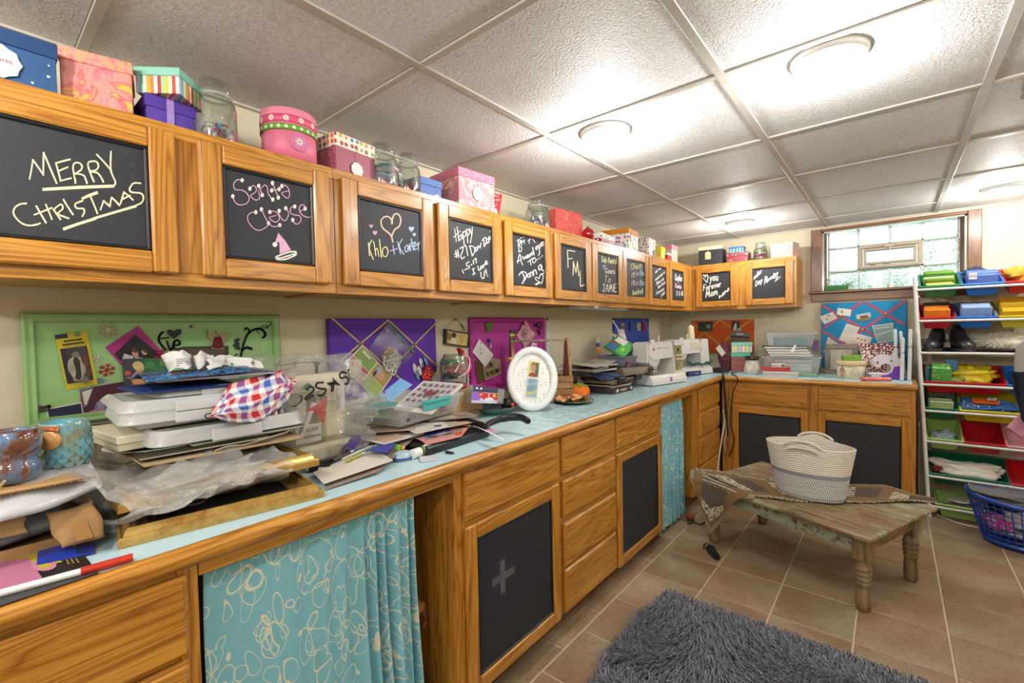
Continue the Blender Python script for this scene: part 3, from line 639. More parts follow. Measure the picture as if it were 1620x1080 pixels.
# pink round box with flower band
t=T('round_box','pink round box with daisy band and green dotted ribbon','box',(.238,.71,ZT),0,'gift boxes on top of the wall cabinets')
x,y,r=.238,.71,.083
O(G().lathe((x,y,ZT),[(.0005,0),(r-.002,0),(r-.002,.115),(.0005,.115)],40),'box_body',M('#f0809c',.5),t)
O(G().lathe((x,y,ZT+.098),[(r-.0015,0),(r,0),(r,.066),(r-.002,.068),(.0005,.068)],40),'lid',M('#f591aa',.5),t)
O(G().lathe((x,y,ZT),[(r+.0003,.118),(r+.0012,.118),(r+.0012,.143),(r+.0003,.143)],40),'flower_band',M('#ea5a82',.5),t)
O(G().lathe((x,y,ZT),[(r+.0003,.096),(r+.0013,.096),(r+.0013,.114),(r+.0003,.114)],40),'ribbon',M('#6fae2f',.5),t)
g=G()
for k in range(24):
    a=2*math.pi*k/24; nn=Vector((math.cos(a),math.sin(a),0)); tt=Vector((-math.sin(a),math.cos(a),0)); c=Vector((x,y,ZT+.105))+nn*(r+.0016)
    g.add([c+tt*p+Vector((0,0,1))*q for p,q in circ(0,0,.0052,10)],[tuple(range(10))],0)
    if k%2==0:
        c=Vector((x,y,ZT+.1305))+nn*(r+.0016); g.add([c+tt*p+Vector((0,0,1))*q for p,q in star(0,0,.0105,9,.6)],[tuple(range(18))],0); c=c+nn*.0004; g.add([c+tt*p+Vector((0,0,1))*q for p,q in circ(0,0,.0032,8)],[tuple(range(8))],1)
O(g,'flower_print',[M('#f8efe6',.6),M('#c9c22a',.6)],t,recalc=False)
a=-.1; nn=Vector((math.cos(a),math.sin(a),0)); tt=Vector((-math.sin(a),math.cos(a),0)); c=Vector((x,y,ZT+.062))+nn*(r+.003)
g=G(); g.prism(circ(0,0,.027,24),c,tt,(0,0,1),.001); tg=O(g,'gift_tag',M('#d678a6',.6),t)
printing(tg,'flower_print',c+nn*.001,tt,(0,0,1),[('#f6e8ee',star(0,0,.017,8,.35)),('#b9a83a',circ(0,0,.004,10))])
DOT=mat_dots('dotted_lid_paper','#efe3d0',['#a8404a','#d6a03a','#4a86a8','#8a9a3a','#d66a3a','#7a3a4a'],46,.34,rand=.25); MAU=mat_dots('mauve_flower_paper','#a35468',['#d9b7ad','#7f9fb5','#c98a8f'],70,.2)
giftbox('gift_box','mauve flowered box with multicolour dotted lid',(.215,.905),.165,.165,ZT,.142,.046,MAU,DOT,.12,('x',.0,.035,.026,'#f2efe9','scallop'))
jar('apothecary_jar','lidded jar stuffed with pink wrapped candy beside the dotted lid box',.272,1.045,ZT,.056,.170,['#e9b6c6','#d9a0b8','#9fc3d6','#e6c6d2','#5aa0ae'],.09,fillkind='lump')
jar('apothecary_jar','smaller lidded jar with a few orange pieces beside the candy jar',.278,1.156,ZT,.047,.163,['#c6492a','#d9653a','#5a3a34'],.05)
giftbox('gift_box','small blue box half hidden behind a jar',(.21,1.285),.10,.12,ZT,.1,.03,mat_dots('blue_dot_paper','#2c57a8',['#b9cde8'],60,.13),M('#2f5fb0',.5),0,('x',.03,.02,.02,'#e8e6e0','round'))
giftbox('gift_box','large pink paisley box with round white tag',(.205,1.525),.20,.22,ZT,.176,.038,mat_contour('paisley_paper','#dd9a96','#f2d2c2',14,.03,base2='#c9707c'),mat_contour('pink_marble_paper','#d0708c','#de93a6',20,.03),-.05,('x',.0,.075,.03,'#f3f0ea','round'))
SNO=mat_dots('red_snowflake_paper','#a3151f',['#ecdcd6'],55,.24)
t=T('treat_box','flared red snowflake box beside the pink paisley box','box',(.22,1.70,ZT),0,'gift boxes on top of the wall cabinets')
g=G(); B_=[(.17,1.662,ZT),(.25,1.662,ZT),(.25,1.725,ZT),(.17,1.725,ZT)]; U_=[(.16,1.65,ZT+.12),(.262,1.65,ZT+.12),(.262,1.745,ZT+.135),(.16,1.745,ZT+.135)]
g.add(B_+U_,[(0,1,2,3),(4,5,6,7),(0,1,5,4),(1,2,6,5),(2,3,7,6),(3,0,4,7)]); O(g,'box_body',SNO,t)
O(G().prism(circ(0,0,.02,16),(.258,1.69,ZT+.035),(0,1,0),(0,0,1),.001),'gift_tag',M('#efece6',.6),t)
jar('apothecary_jar','lidded jar with blue and red pieces above the FML door',.262,2.035,ZT,.066,.168,['#2a4aa8','#b52a3a','#d9dde2','#3a78c8'],.075)
jar('apothecary_jar','plain empty jar mostly hidden behind the blue and red jar',.15,2.20,ZT,.052,.155,['#c9c9c9'],.01)
giftbox('gift_box','coral red marbled box standing on its edge',(.20,2.375),.12,.23,ZT,.165,.0,mat_contour('coral_marble_paper','#c9463c','#e0766a',17,.02),M('#c0403a',.5),-.12) if 0 else None
t=T('gift_box','coral red marbled flat box standing on its edge','box',(.235,2.36,ZT),-.1,'gift boxes on top of the wall cabinets')
CO=mat_contour('coral_marble_paper','#d0554a','#e07f74',17,.02); Mx=Matrix.Translation((.235,2.36,ZT))@Matrix.Rotation(-.1,4,'Z')
g=G(); g.M=Mx; g.box(-.03,.026,-.125,.125,0,.158,0,.002); O(g,'box_body',CO,t); g=G(); g.M=Mx; g.box(.018,.03,-.128,.128,0,.162,0,.002); O(g,'lid',mat_contour('coral_lid_paper','#cf4f48','#dd7a70',15,.02),t)
t=T('tree_ornament','small red ball ornament on top of the cabinets','ornament',(.30,2.508,ZT)); O(G().ball((.30,2.508,ZT+.039),.039,18),'glass_ball',M('#a8101c',.15,coat=.5),t); O(G().cyl((.30,2.508,ZT+.076),(.30,2.508,ZT+.088),.008),'cap',M('#7a1a1c',.4),t)
giftbox('gift_box','flat red and cream patterned box beside the red ornament',(.24,2.735),.15,.22,ZT,.068,.034,mat_dots('red_cream_paper','#8a1a2a',['#efe3da','#d9b7b0'],45,.33),mat_dots('red_cream_lid','#efe3da',['#8a1a2a','#6a1420'],45,.3),.1)
FRT=mat_dots('bright_dot_paper','#f1eee6',['#c8307a','#4a9a4a','#d9a02a','#5a4aa8','#3a9ac0','#d0402a'],34,.3)
giftbox('gift_box','white box of bright dots with an orange lid',(.20,3.15),.2,.22,ZT,.165,.036,FRT,M('#e08a14',.5),.12,('x',-.06,.10,.025,'#f0dfb0','round'))
giftbox('gift_box','white box with maroon flower rings beside the orange lid box',(.20,3.535),.16,.17,ZT,.155,.03,mat_dots('ring_flower_paper','#ece4d8',['#8a2a3a','#a8505a','#6a5a8a'],42,.3),mat_dots('ring_flower_lid','#efe8dc',['#8a2a3a','#c98a8f'],42,.3),.1,('x',.04,.05,.024,'#7a7fa0','round'))
giftbox('gift_box','small bright yellow green box beside the flower ring box',(.25,3.715),.1,.11,ZT,.11,.034,mat_dots('yellow_flower_paper','#cfc62a',['#e8e4da','#c84a6a'],45,.28),M('#d9cf1e',.5),.1)
giftbox('gift_box','tall pink lidded box nearest the inner corner',(.215,3.975),.17,.17,ZT,.155,.036,mat_contour('pink_swirl_paper','#dba49a','#e9c9b0',20,.03),M('#e28aa0',.5),.08)
giftbox('gift_box','low red and white box in front of the pink corner box',(.255,3.835),.1,.08,ZT,.075,.02,M('#c0303a',.5),M('#dfe9ea',.5),.05)
# back wall cabinet top
giftbox('gift_box','charcoal box with cream lid and paper label tag',(.478,L-.20),.2,.2,ZT,.172,.032,M('#24262b',.7),M('#d9cba4',.6),.10,('y',-.02,.09,.034,'#d8c08a','label'))
giftbox('gift_box','dark red snowflake box under the blue tree box',(.70,L-.21),.172,.14,ZT,.092,.034,mat_dots('red_snow_paper2','#7d1420',['#e8d6d0'],48,.22),mat_dots('red_snow_paper2','#7d1420',['#e8d6d0'],48,.22),.06)
giftbox('gift_box','little blue box printed with trees on the red snowflake box',(.688,L-.20),.115,.10,ZT+.0925,.055,.016,mat_stripes('tree_paper',['#6fa8c8','#2f6a4a','#88bcd6','#2a5f46'],'x',.05),M('#2a57a0',.5),.06)
jar('apothecary_jar','lidded jar of pink packets between the red box and pink box',.873,L-.2,ZT,.054,.166,['#d9568a','#e9b0c0','#c83a6a','#ece0e0','#b8d65a'],.09,fillkind='lump')
giftbox('gift_box','pale pink box with silver lid and white round tag at the cabinet end',(1.055,L-.2),.165,.15,ZT,.128,.03,mat_mottle('rose_paper',['#d99a92','#e6b6a6'],24),mat_mottle('silver_lid',['#a8a08e','#c9c2b0'],40),-.15,('y',.03,.085,.026,'#f1eee8','round'))
# ================================================================ chalk writing
def chalkmesh(door_,conv,items,name='chalk_writing'):
    """items: (colour,width in px,points in crop px) or filled polygons (colour,None,points)"""
    g=G(); cols=[]; rs=np.random.RandomState(5); Nn=Vector(conv(0,0,True)); k=0
    for col,wd,pts in items:
        if col not in cols: cols.append(col)
        ci=cols.index(col); k+=1; lift=Nn*(.0004+.00009*(k%11))
        if wd is None: g.add([Vector(conv(*p))+lift for p in pts],[tuple(range(len(pts)))],ci); continue
        sp=smooth(pts,5) if len(pts)>2 else [pts[0],((pts[0][0]+pts[1][0])/2+.4,(pts[0][1]+pts[1][1])/2),pts[1]]
        wd=wd*1.1; sp=[(p[0]+rs.normal()*wd*.06,p[1]+rs.normal()*wd*.06) for p in sp]
        nn_=len(sp); vs=[]
        for i_ in range(nn_):
            a_,b_=sp[max(i_-1,0)],sp[min(i_+1,nn_-1)]; dx_,dy_=b_[0]-a_[0],b_[1]-a_[1]; l_=math.hypot(dx_,dy_) or 1
            ex=(-.35*wd if i_==0 else .35*wd if i_==nn_-1 else 0); wj=wd*rs.uniform(.82,1.1)/2; px_,py_=sp[i_][0]+dx_/l_*ex,sp[i_][1]+dy_/l_*ex; lf=lift+Nn*(1.6e-5*i_)
            vs+=[Vector(conv(px_-dy_/l_*wj,py_+dx_/l_*wj))+lf,Vector(conv(px_+dy_/l_*wj,py_-dx_/l_*wj))+lf]
        g.add(vs,[(2*i_,2*i_+1,2*i_+3,2*i_+2) for i_ in range(nn_-1)],ci)
    return O(g,name,[CHALK[c] for c in cols],door_,recalc=False)
def cv(ox,oy,s,plane='x'):
    def f(u,v,nrm=False):
        if nrm: return (1,0,0) if plane=='x' else (0,-1,0)
        return PX(ox+u*s,oy+v*s,.349) if plane=='x' else PY(ox+u*s,oy+v*s,L-.349)
    return f
def S_(col,wd,*strokes): return [(col,wd,list(p)) for p in strokes]
w=9
chalkmesh(DOORS[0],cv(0,140,320/1152),S_('cream',9,[(168,515),(187,405),(247,493),(247,365),(285,450),(322,540)][0:2],[(187,405),(247,493)],[(247,493),(247,365)],[(247,365),(322,540)],
 [(398,403),(318,425)],[(318,425),(345,525)],[(345,525),(405,510)],[(330,472),(385,448)],[(430,538),(415,440),(445,423),(466,440),(460,465),(426,486)],[(426,486),(475,495),(495,540)],
 [(535,530),(500,430),(540,414),(560,435),(550,462),(515,472)],[(515,472),(560,485),(588,532)],[(552,375),(630,460)],[(632,360),(630,460),(657,535),(645,553)],
 [(150,655),(110,660),(78,690),(85,730),(130,770),(180,780),(228,768)],[(205,670),(262,765)],[(260,660),(295,745)],[(195,718),(295,680)],[(305,690),(345,745)],[(303,692),(345,660),(356,685),(322,714)],[(322,714),(390,740)],
 [(360,632),(415,718)],[(470,640),(430,656),(435,680),(474,685),(480,705),(468,728)],[(512,605),(555,712)],[(572,690),(590,640)],[(590,640),(625,670)],[(625,670),(635,620)],[(635,620),(680,665)],[(685,655),(705,590)],[(705,590),(757,635)],[(697,630),(740,610)],
 [(800,540),(760,540),(738,570),(748,590),(800,597),(816,620),(805,650),(770,668)])+S_('cream',15,[(645,553),(247,575)],[(770,668),(540,738)],[(540,738),(362,800)],[(470,625),(552,592)]))
ds=[(232,243),(152,380),(298,315),(373,292),(403,370),(493,408),(490,267),(540,392),(485,330),(548,320),(572,293),(348,517),(396,492),(457,610),(553,627),(468,515),(547,505),(603,482),(680,468),(665,583),(770,485),(832,528)]
chalkmesh(DOORS[1],cv(340,240,180/972),S_('pink',7,[(232,243),(190,240),(160,275),(170,320),(235,330),(275,360),(292,400),(270,440),(215,455),(170,430),(152,385)],[(298,318),(325,288),(352,310),(345,345),(305,378),(345,412),(380,395),(368,330)],[(373,292),(405,370)],[(392,315),(420,286),(445,300),(455,360),(490,408)],
 [(490,265),(540,392)],[(485,332),(550,318)],[(572,293),(602,288),(632,330),(635,380),(610,395),(568,352),(632,335)],[(348,517),(310,520),(278,550),(285,600),(330,655),(380,672),(440,640),(457,610)],[(396,492),(450,600),(500,640),(555,625)],[(468,515),(500,508),(530,525),(548,570),(520,602),(475,580),(465,560),(520,545)],
 [(547,502),(550,540),(580,582),(605,585),(628,540),(620,500),(603,480)],[(680,468),(650,475),(645,520),(680,540),(720,545),(735,580),(710,615),(680,612),(665,583)],[(722,510),(770,482),(750,452),(722,470),(725,515),(760,550),(810,560),(832,528)])
 +[('white',None,circ(x,y,15,8,19)) for x,y in ds]+[('pink',None,[(540,693),(515,770),(550,775),(552,870),(650,840),(600,760)])]+[('white',None,circ(512,792,22,10))]+S_('white',12,[(518,900),(560,880),(640,855),(692,855)],[(520,912),(570,905),(650,880),(695,868)],[(530,922),(590,920),(650,900),(690,880)]))
def heart(cx,cy,r): return [(cx,cy+r*1.1),(cx-r*.9,cy+.05*r),(cx-r*.85,cy-.6*r),(cx-.35*r,cy-.8*r),(cx,cy-.35*r),(cx+.35*r,cy-.8*r),(cx+.85*r,cy-.6*r),(cx+.9*r,cy+.05*r)]
chalkmesh(DOORS[2],cv(560,300,.14815),S_('peach',14,[(405,362),(400,320),(370,290),(325,290),(288,330),(300,400),(360,455),(395,490),(412,560)],[(405,362),(412,300),(440,258),(480,270),(498,320),(480,390),(430,430),(405,490)])
 +[('pink',None,heart(182,388,22)),('pink',None,heart(223,458,27)),('blue',None,heart(612,418,32)),('blue',None,heart(643,478,21))]
 +S_('yellow',10,[(152,565),(165,705)],[(188,540),(160,620),(205,745)],[(207,550),(232,705)],[(225,650),(245,628),(262,710)],[(270,530),(292,722)],[(330,610),(303,640),(310,700),(345,712),(362,660),(345,615),(325,612)])
 +S_('violet',10,[(385,655),(462,628)],[(415,595),(430,690)])+S_('blue',10,[(465,555),(495,685)],[(515,528),(480,600),(530,690)],[(575,590),(545,610),(548,660),(570,655),(578,595),(590,655)],[(593,590),(603,650)],[(598,612),(622,588)],[(610,525),(632,645)],[(595,580),(655,560)],[(640,610),(667,590),(655,575),(640,590),(645,640),(668,630)],[(680,570),(690,645)],[(683,600),(704,560)]))
chalkmesh(DOORS[3],cv(560,300,.14815),S_('white',8,[(1073,415),(1092,555)],[(1100,395),(1118,548)],[(1062,508),(1132,440)],[(1142,475),(1118,510),(1125,540),(1145,520),(1148,480),(1162,530)],[(1160,450),(1175,585)],[(1163,460),(1185,440),(1192,485),(1170,512)],[(1200,420),(1215,565)],[(1203,432),(1225,424),(1230,465),(1210,492)],[(1235,415),(1252,475)],[(1262,400),(1258,470),(1240,568)])
 +S_('white',9,[(1085,650),(1098,725)],[(1105,640),(1118,720)],[(1072,690),(1115,670)],[(1075,715),(1120,695)],[(1130,628),(1150,612),(1162,640),(1140,700),(1150,738),(1180,715)],[(1160,620),(1192,598),(1213,702)],[(1235,600),(1260,705)],[(1228,602),(1275,608),(1292,650),(1262,707)],[(1300,615),(1284,640),(1300,656),(1316,630),(1300,615)],[(1316,648),(1320,600)],[(1320,600),(1346,622)],[(1346,622),(1356,568)],
 [(1385,530),(1390,605)],[(1368,542),(1400,508),(1416,545),(1390,607)],[(1425,525),(1410,550),(1425,572),(1441,545),(1425,525)],[(1440,562),(1440,500)],[(1440,500),(1457,535)],[(1457,535),(1460,482)],[(1456,438),(1466,492)],
 [(1155,855),(1168,892)],[(1180,858),(1192,848)],[(1228,770),(1200,785)],[(1200,785),(1205,815),(1230,812),(1225,838),(1200,842)],[(1245,805),(1260,798)],[(1270,755),(1278,792)],[(1280,747),(1303,730)],[(1303,730),(1303,782)],
 [(1260,852),(1284,838)],[(1270,848),(1280,900)],[(1265,907),(1292,890)],[(1320,815),(1330,860),(1352,848)],[(1355,815),(1345,835),(1360,842),(1366,820),(1355,815)],[(1372,805),(1381,832)],[(1381,832),(1392,795)],[(1398,800),(1420,770),(1405,764),(1400,800),(1426,790)],[(1352,880),(1360,935),(1385,942),(1392,868)],[(1405,850),(1416,900)],[(1422,918),(1428,924)]))
chalkmesh(DOORS[4],cv(800,360,.1296),S_('white',9,[(150,150),(160,290)],[(140,160),(168,143),(174,190),(150,215)],[(150,215),(190,240),(190,280),(155,297)],[(190,155),(195,212)],[(192,178),(212,163)],[(222,150),(226,192)],[(183,127),(188,123)],[(212,117),(217,113)])+S_('pink',9,[(268,162),(300,135),(320,132),(355,180)],[(288,148),(285,195)])
 +S_('white',9,[(145,430),(165,330),(182,345),(185,400),(205,455)],[(140,410),(190,392)],[(205,350),(220,388),(235,352),(250,378),(256,335)],[(272,330),(258,350),(268,370),(282,335),(288,362)],[(292,320),(300,352)],[(295,332),(310,308)],[(325,297),(311,315),(320,337),(338,300)],[(325,240),(346,332)],[(385,220),(362,245),(375,270),(395,225),(412,310),(395,337)],[(410,205),(400,230),(415,247),(426,215),(410,205)],[(425,217),(443,195),(432,183),(428,217),(447,222)],[(466,165),(448,175),(466,195),(455,217)],
 [(268,420),(325,375)],[(298,400),(308,456)],[(350,365),(325,395),(340,430),(369,400),(350,365)],[(385,388),(389,386)],[(405,378),(409,376)],[(425,362),(429,360)],[(445,345),(449,343)])
 +S_('white',11,[(197,545),(225,610),(203,682)],[(158,582),(200,535),(250,560),(240,620),(195,682)],[(280,560),(260,585),(275,606),(300,580),(280,560)],[(302,600),(295,550)],[(296,556),(320,540),(332,588)],[(338,580),(335,525)],[(336,532),(360,515),(378,566)],[(425,450),(400,480),(410,517),(440,485),(430,455),(446,520),(474,525)])+S_('white',8,[(403,622),(372,603),(364,630),(438,682)],[(438,682),(457,600),(430,563),(403,622)],[(432,575),(485,540)],[(470,532),(486,540),(478,556)],[(360,690),(405,665)],[(365,700),(410,675)]))
chalkmesh(DOORS[5],cv(800,360,.1296),S_('cream',10,[(760,487),(752,275)],[(752,275),(845,292)],[(755,384),(813,372)],[(820,582),(825,415)],[(825,415),(856,547)],[(856,547),(875,412)],[(875,412),(888,586)],[(905,530),(910,713)],[(910,713),(956,700)]))
# single-stroke hand for the smaller writing
FONT={'A':[[(0,0),(.3,1),(.6,0)],[(.1,.35),(.5,.35)]],'B':[[(0,0),(0,1),(.45,.9),(.4,.6),(0,.55),(.5,.4),(.45,.05),(0,0)]],'C':[[(.55,.85),(.3,1),(0,.6),(.05,.2),(.3,0),(.55,.12)]],'D':[[(0,0),(0,1),(.4,.9),(.55,.5),(.4,.1),(0,0)]],'E':[[(.5,1),(0,1),(0,0),(.5,0)],[(0,.5),(.4,.5)]],'F':[[(.5,1),(0,1),(0,0)],[(0,.52),(.4,.52)]],
'G':[[(.55,.85),(.3,1),(0,.6),(.05,.2),(.3,0),(.55,.2),(.55,.45),(.3,.45)]],'I':[[(.1,0),(.1,1)]],'J':[[(.1,1),(.6,1)],[(.4,1),(.4,.2),(.2,0),(0,.15)]],'K':[[(0,0),(0,1)],[(.5,1),(0,.45),(.5,0)]],'M':[[(0,0),(.08,1)],[(.08,1),(.32,.3)],[(.32,.3),(.55,1)],[(.55,1),(.65,0)]],'P':[[(0,0),(0,1),(.45,.9),(.4,.55),(0,.48)]],'R':[[(0,0),(0,1),(.45,.9),(.4,.55),(0,.5),(.5,0)]],'T':[[(0,1),(.6,1)],[(.3,1),(.3,0)]],'O':[[(.3,1),(0,.6),(.1,.1),(.4,0),(.6,.5),(.3,1)]],'Y':[[(0,1),(.3,.5)],[(.6,1),(.15,0)]],
'a':[[(.45,.6),(.15,.6),(.0,.25),(.2,0),(.42,.2),(.45,.6),(.5,0)]],'b':[[(0,1),(0,0),(.35,.05),(.4,.45),(.05,.5)]],'c':[[(.4,.5),(.15,.6),(0,.25),(.2,0),(.4,.1)]],'d':[[(.4,.5),(.1,.5),(0,.2),(.2,0),(.4,.2)],[(.42,1),(.42,0)]],'e':[[(0,.3),(.4,.35),(.25,.6),(0,.35),(.15,0),(.42,.1)]],'h':[[(0,1),(0,0)],[(0,.4),(.25,.6),(.4,.4),(.42,0)]],'i':[[(.1,0),(.1,.55)],[(.1,.78),(.12,.82)]],'k':[[(0,0),(0,1)],[(.4,.55),(0,.25),(.4,0)]],'l':[[(.08,0),(.08,1)]],'m':[[(0,0),(0,.55),(.2,.58),(.28,.1),(.3,.5),(.5,.58),(.6,0)]],'n':[[(0,.6),(0,0)],[(0,.4),(.25,.6),(.4,.4),(.42,0)]],'o':[[(.2,.6),(0,.3),(.15,0),(.4,.2),(.3,.58),(.2,.6)]],'r':[[(0,.6),(.05,0)],[(.03,.35),(.2,.6),(.38,.55)]],'s':[[(.38,.55),(.1,.58),(.05,.38),(.35,.22),(.3,0),(0,.03)]],'t':[[(.2,1),(.22,0),(.4,.05)],[(0,.62),(.42,.66)]],'u':[[(0,.6),(.05,.1),(.25,0),(.4,.2),(.42,.6),(.45,0)]],'v':[[(0,.6),(.2,0)],[(.2,0),(.42,.6)]],'w':[[(0,.6),(.12,0),(.3,.5),(.45,0),(.6,.6)]],'y':[[(0,.6),(.2,.1)],[(.42,.6),(.05,-.4)]],
'0':[[(.25,1),(0,.5),(.25,0),(.5,.5),(.25,1)]],'1':[[(.15,0),(.15,1)]],'2':[[(0,.8),(.25,1),(.45,.75),(0,.05),(.5,.05)]],'3':[[(0,.95),(.45,.9),(.15,.55),(.48,.3),(.2,0),(0,.1)]],'5':[[(.5,1),(.08,.95),(.05,.55),(.45,.5),(.4,.05),(0,.05)]],'7':[[(0,1),(.5,1)],[(.5,1),(.15,0)]],'8':[[(.25,.52),(.0,.8),(.25,1),(.5,.8),(.05,.25),(.25,0),(.5,.22),(.25,.52)]],'9':[[(.45,.7),(.2,.5),(0,.75),(.25,1),(.45,.75),(.4,0)]],'-':[[(.05,.45),(.35,.45)]],'.':[[(.1,0),(.12,.05)]],'#':[[(.2,0),(.25,1)],[(.45,0),(.5,1)],[(0,.3),(.65,.35)],[(0,.65),(.65,.7)]],'!':[[(.1,.3),(.12,1)],[(.1,0),(.12,.05)]],'+':[[(0,.4),(.5,.4)],[(.25,.1),(.25,.7)]]}
def hand(col,wd,s,p,adv,up):
    """write s from p; adv: vector of one em, up: vector of cap height (px)"""
    out=[]; a=0
    for ch in s:
        if ch==' ': a+=.45; continue
        gl=FONT.get(ch) or FONT.get(ch.upper()) or FONT['o']; wmax=max(x for st in gl for x,_ in st)
        for st in gl: out.append((col,wd,[(p[0]+(a+x)*adv[0]+y*up[0],p[1]+(a+x)*adv[1]+y*up[1]) for x,y in st]))
        a+=wmax+.22
    return out
cq=cv(800,360,.1296)
chalkmesh(DOORS[6],cq,hand('yellow',6,'Dub Award',(1172,420),(30,4),(2,-72))+hand('white',6,'Goes',(1218,558),(46,2),(0,-66))+S_('violet',7,[(1175,462),(1225,462)],[(1185,480),(1212,476)],[(1190,505),(1212,492)])+hand('peach',6,'To',(1200,665),(60,4),(8,-78))+hand('white',6,'JAMIE',(1178,782),(52,0),(2,-92)))
cq=cv(960,380,.1111)
chalkmesh(DOORS[7],cq,hand('yellow',6,'Chuck',(342,412),(48,-5),(4,-80))+hand('white',6,'it',(350,525),(60,-2),(4,-75))+hand('pink',6,'in',(410,505),(60,-2),(2,-70))+hand('blue',6,'the',(468,500),(42,0),(3,-75))+hand('white',6,'it',(348,638),(60,-2),(4,-75))+hand('pink',6,'in',(402,640),(60,-2),(2,-70))+hand('blue',6,'the',(465,640),(42,0),(3,-75))+hand('yellow',6,'bucket',(368,775),(40,-6),(4,-70)))
chalkmesh(DOORS[8],cq,hand('white',5,'our last',(690,470),(22,-18),(4,-46))+hand('white',5,'memories at a',(690,580),(21,-18),(4,-44))+hand('white',5,'place we',(705,640),(22,-17),(4,-44))+hand('white',5,'love to be',(725,690),(20,-15),(4,-44))+hand('white',5,'forever',(700,780),(27,-17),(4,-48))+hand('white',5,'yours',(772,800),(24,-20),(4,-46)))
chalkmesh(DOORS[9],cq,hand('white',6,'Kaylee',(972,570),(28,4),(2,-90))+hand('pink',6,'Rosalie',(972,672),(24,5),(2,-62))+hand('white',6,'7-3-18',(985,790),(29,0),(2,-66)))
cq=cv(1000,380,.14815,'y')
chalkmesh(DOORS[10],cq,S_('white',8,[(782,395),(770,368),(752,385),(765,410),(800,450)],[(782,395),(790,368),(808,375),(808,410),(800,450)])+hand('white',8,'you',(830,438),(50,-6),(4,-78))+hand('white',8,'Forever',(762,538),(44,-11),(4,-58))+hand('white',9,'Mom',(788,610),(58,-14),(4,-70))+hand('white',7,'9-25-25',(922,630),(28,-24),(8,-34)))
chalkmesh(DOORS[11],cq,hand('violet',6,'another',(1288,432),(22,-20),(4,-52))+hand('white',7,'Day in',(1318,492),(37,-24),(6,-52))+hand('white',7,'Paradice',(1412,470),(30,-22),(8,-50))+S_('white',6,[(1510,408),(1560,382)],[(1560,382),(1525,440)],[(1525,440),(1585,388)]))
# ================================================================ boards on the walls and what is pinned to them
def qcard(name,label,cat,q,polys=(),base='#eeeeea',th=.0012,parent=None,group=None,rough=.5,lift=.0004):
    """thin card through four corners (TL,TR,BR,BL in the world); prints in unit coordinates (0..1 right, 0..1 down)"""
    q=[Vector(tuple(float(a) for a in p)) for p in q]; nn=((q[3]-q[0]).cross(q[1]-q[0])).normalized()
    if len(q)==4: pass
    def bl(s,t): return q[0]*(1-s)*(1-t)+q[1]*s*(1-t)+q[2]*s*t+q[3]*(1-s)*t
    mt=M(base,rough) if isinstance(base,str) else base
    g=G(); g.add([p for p in q]+[p-nn*th for p in q],[(0,1,2,3),(4,5,6,7),(0,1,5,4),(1,2,6,5),(2,3,7,6),(3,0,4,7)])
    o=O(g,name,mt,parent,label,cat,group)
    if polys:
        g=G(); cols=[]
        for i,(c,pl) in enumerate(polys):
            if c not in cols: cols.append(c)
            g.add([bl(min(max(a,0),1),min(max(b,0),1))+nn*(lift+.00006*i) for a,b in pl],[tuple(range(len(pl)))],cols.index(c))
        O(g,'print',[M(c,.45) if isinstance(c,str) else c for c in cols],o,recalc=False)
    return o
def qx(x,*pts,o=(0,0),s=1): return [PX(o[0]+p[0]*s,o[1]+p[1]*s,x) for p in pts]
def qz(z,*pts): return [PZ(p[0],p[1],z if not isinstance(z,(list,tuple)) else z[i]) for i,p in enumerate(pts)]
YA,ZA=(0,1,0),(0,0,1)
def framed_board(name,label,y0,y1,z0,z1,col,fw=.03,face=None):
    t=T(name,label,'board',(0,(y0+y1)/2,z0)); mt=M(col,.45)
    O(G().box(.002,.010,y0+fw,y1-fw,z0+fw,z1-fw),'backing',M(face or col,.6),t)
    g=G(); w_=fw
    def mold(a0,a1,horizontal,lo):
        pr=[(0,.002),(0,.016),(.006,.021),(.014,.018),(.022,.020),(w_,.011),(w_,.002)]
        pts=[]
        for e,(ya,za) in enumerate((a0,a1)):
            for d,h in pr:
                s=d if e==0 else d
                if horizontal: pts.append((h,ya+(d if e==0 else -d),za+(d if lo else -d)))
                else: pts.append((h,ya+(d if lo else -d),za+(d if e==0 else -d)))
        n=len(pr); g.add(pts,[(i,i+1,n+i+1,n+i) for i in range(n-1)]+[(n-1,0,n,2*n-1)])
    mold((y0,z0),(y1,z0),True,True); mold((y0,z1),(y1,z1),True,False); mold((y0,z0),(y0,z1),False,True); mold((y1,z0),(y1,z1),False,False)
    O(g,'frame',mt,t); return t
framed_board('pin_board','lime green framed pin board covered with photos and snowflakes',.104,.756,1.10,1.405,'#97c27c',.028,'#9bc882')
c=(0,460); k=400/1543
Q=lambda x,*p: qx(x,*p,o=c,s=k)
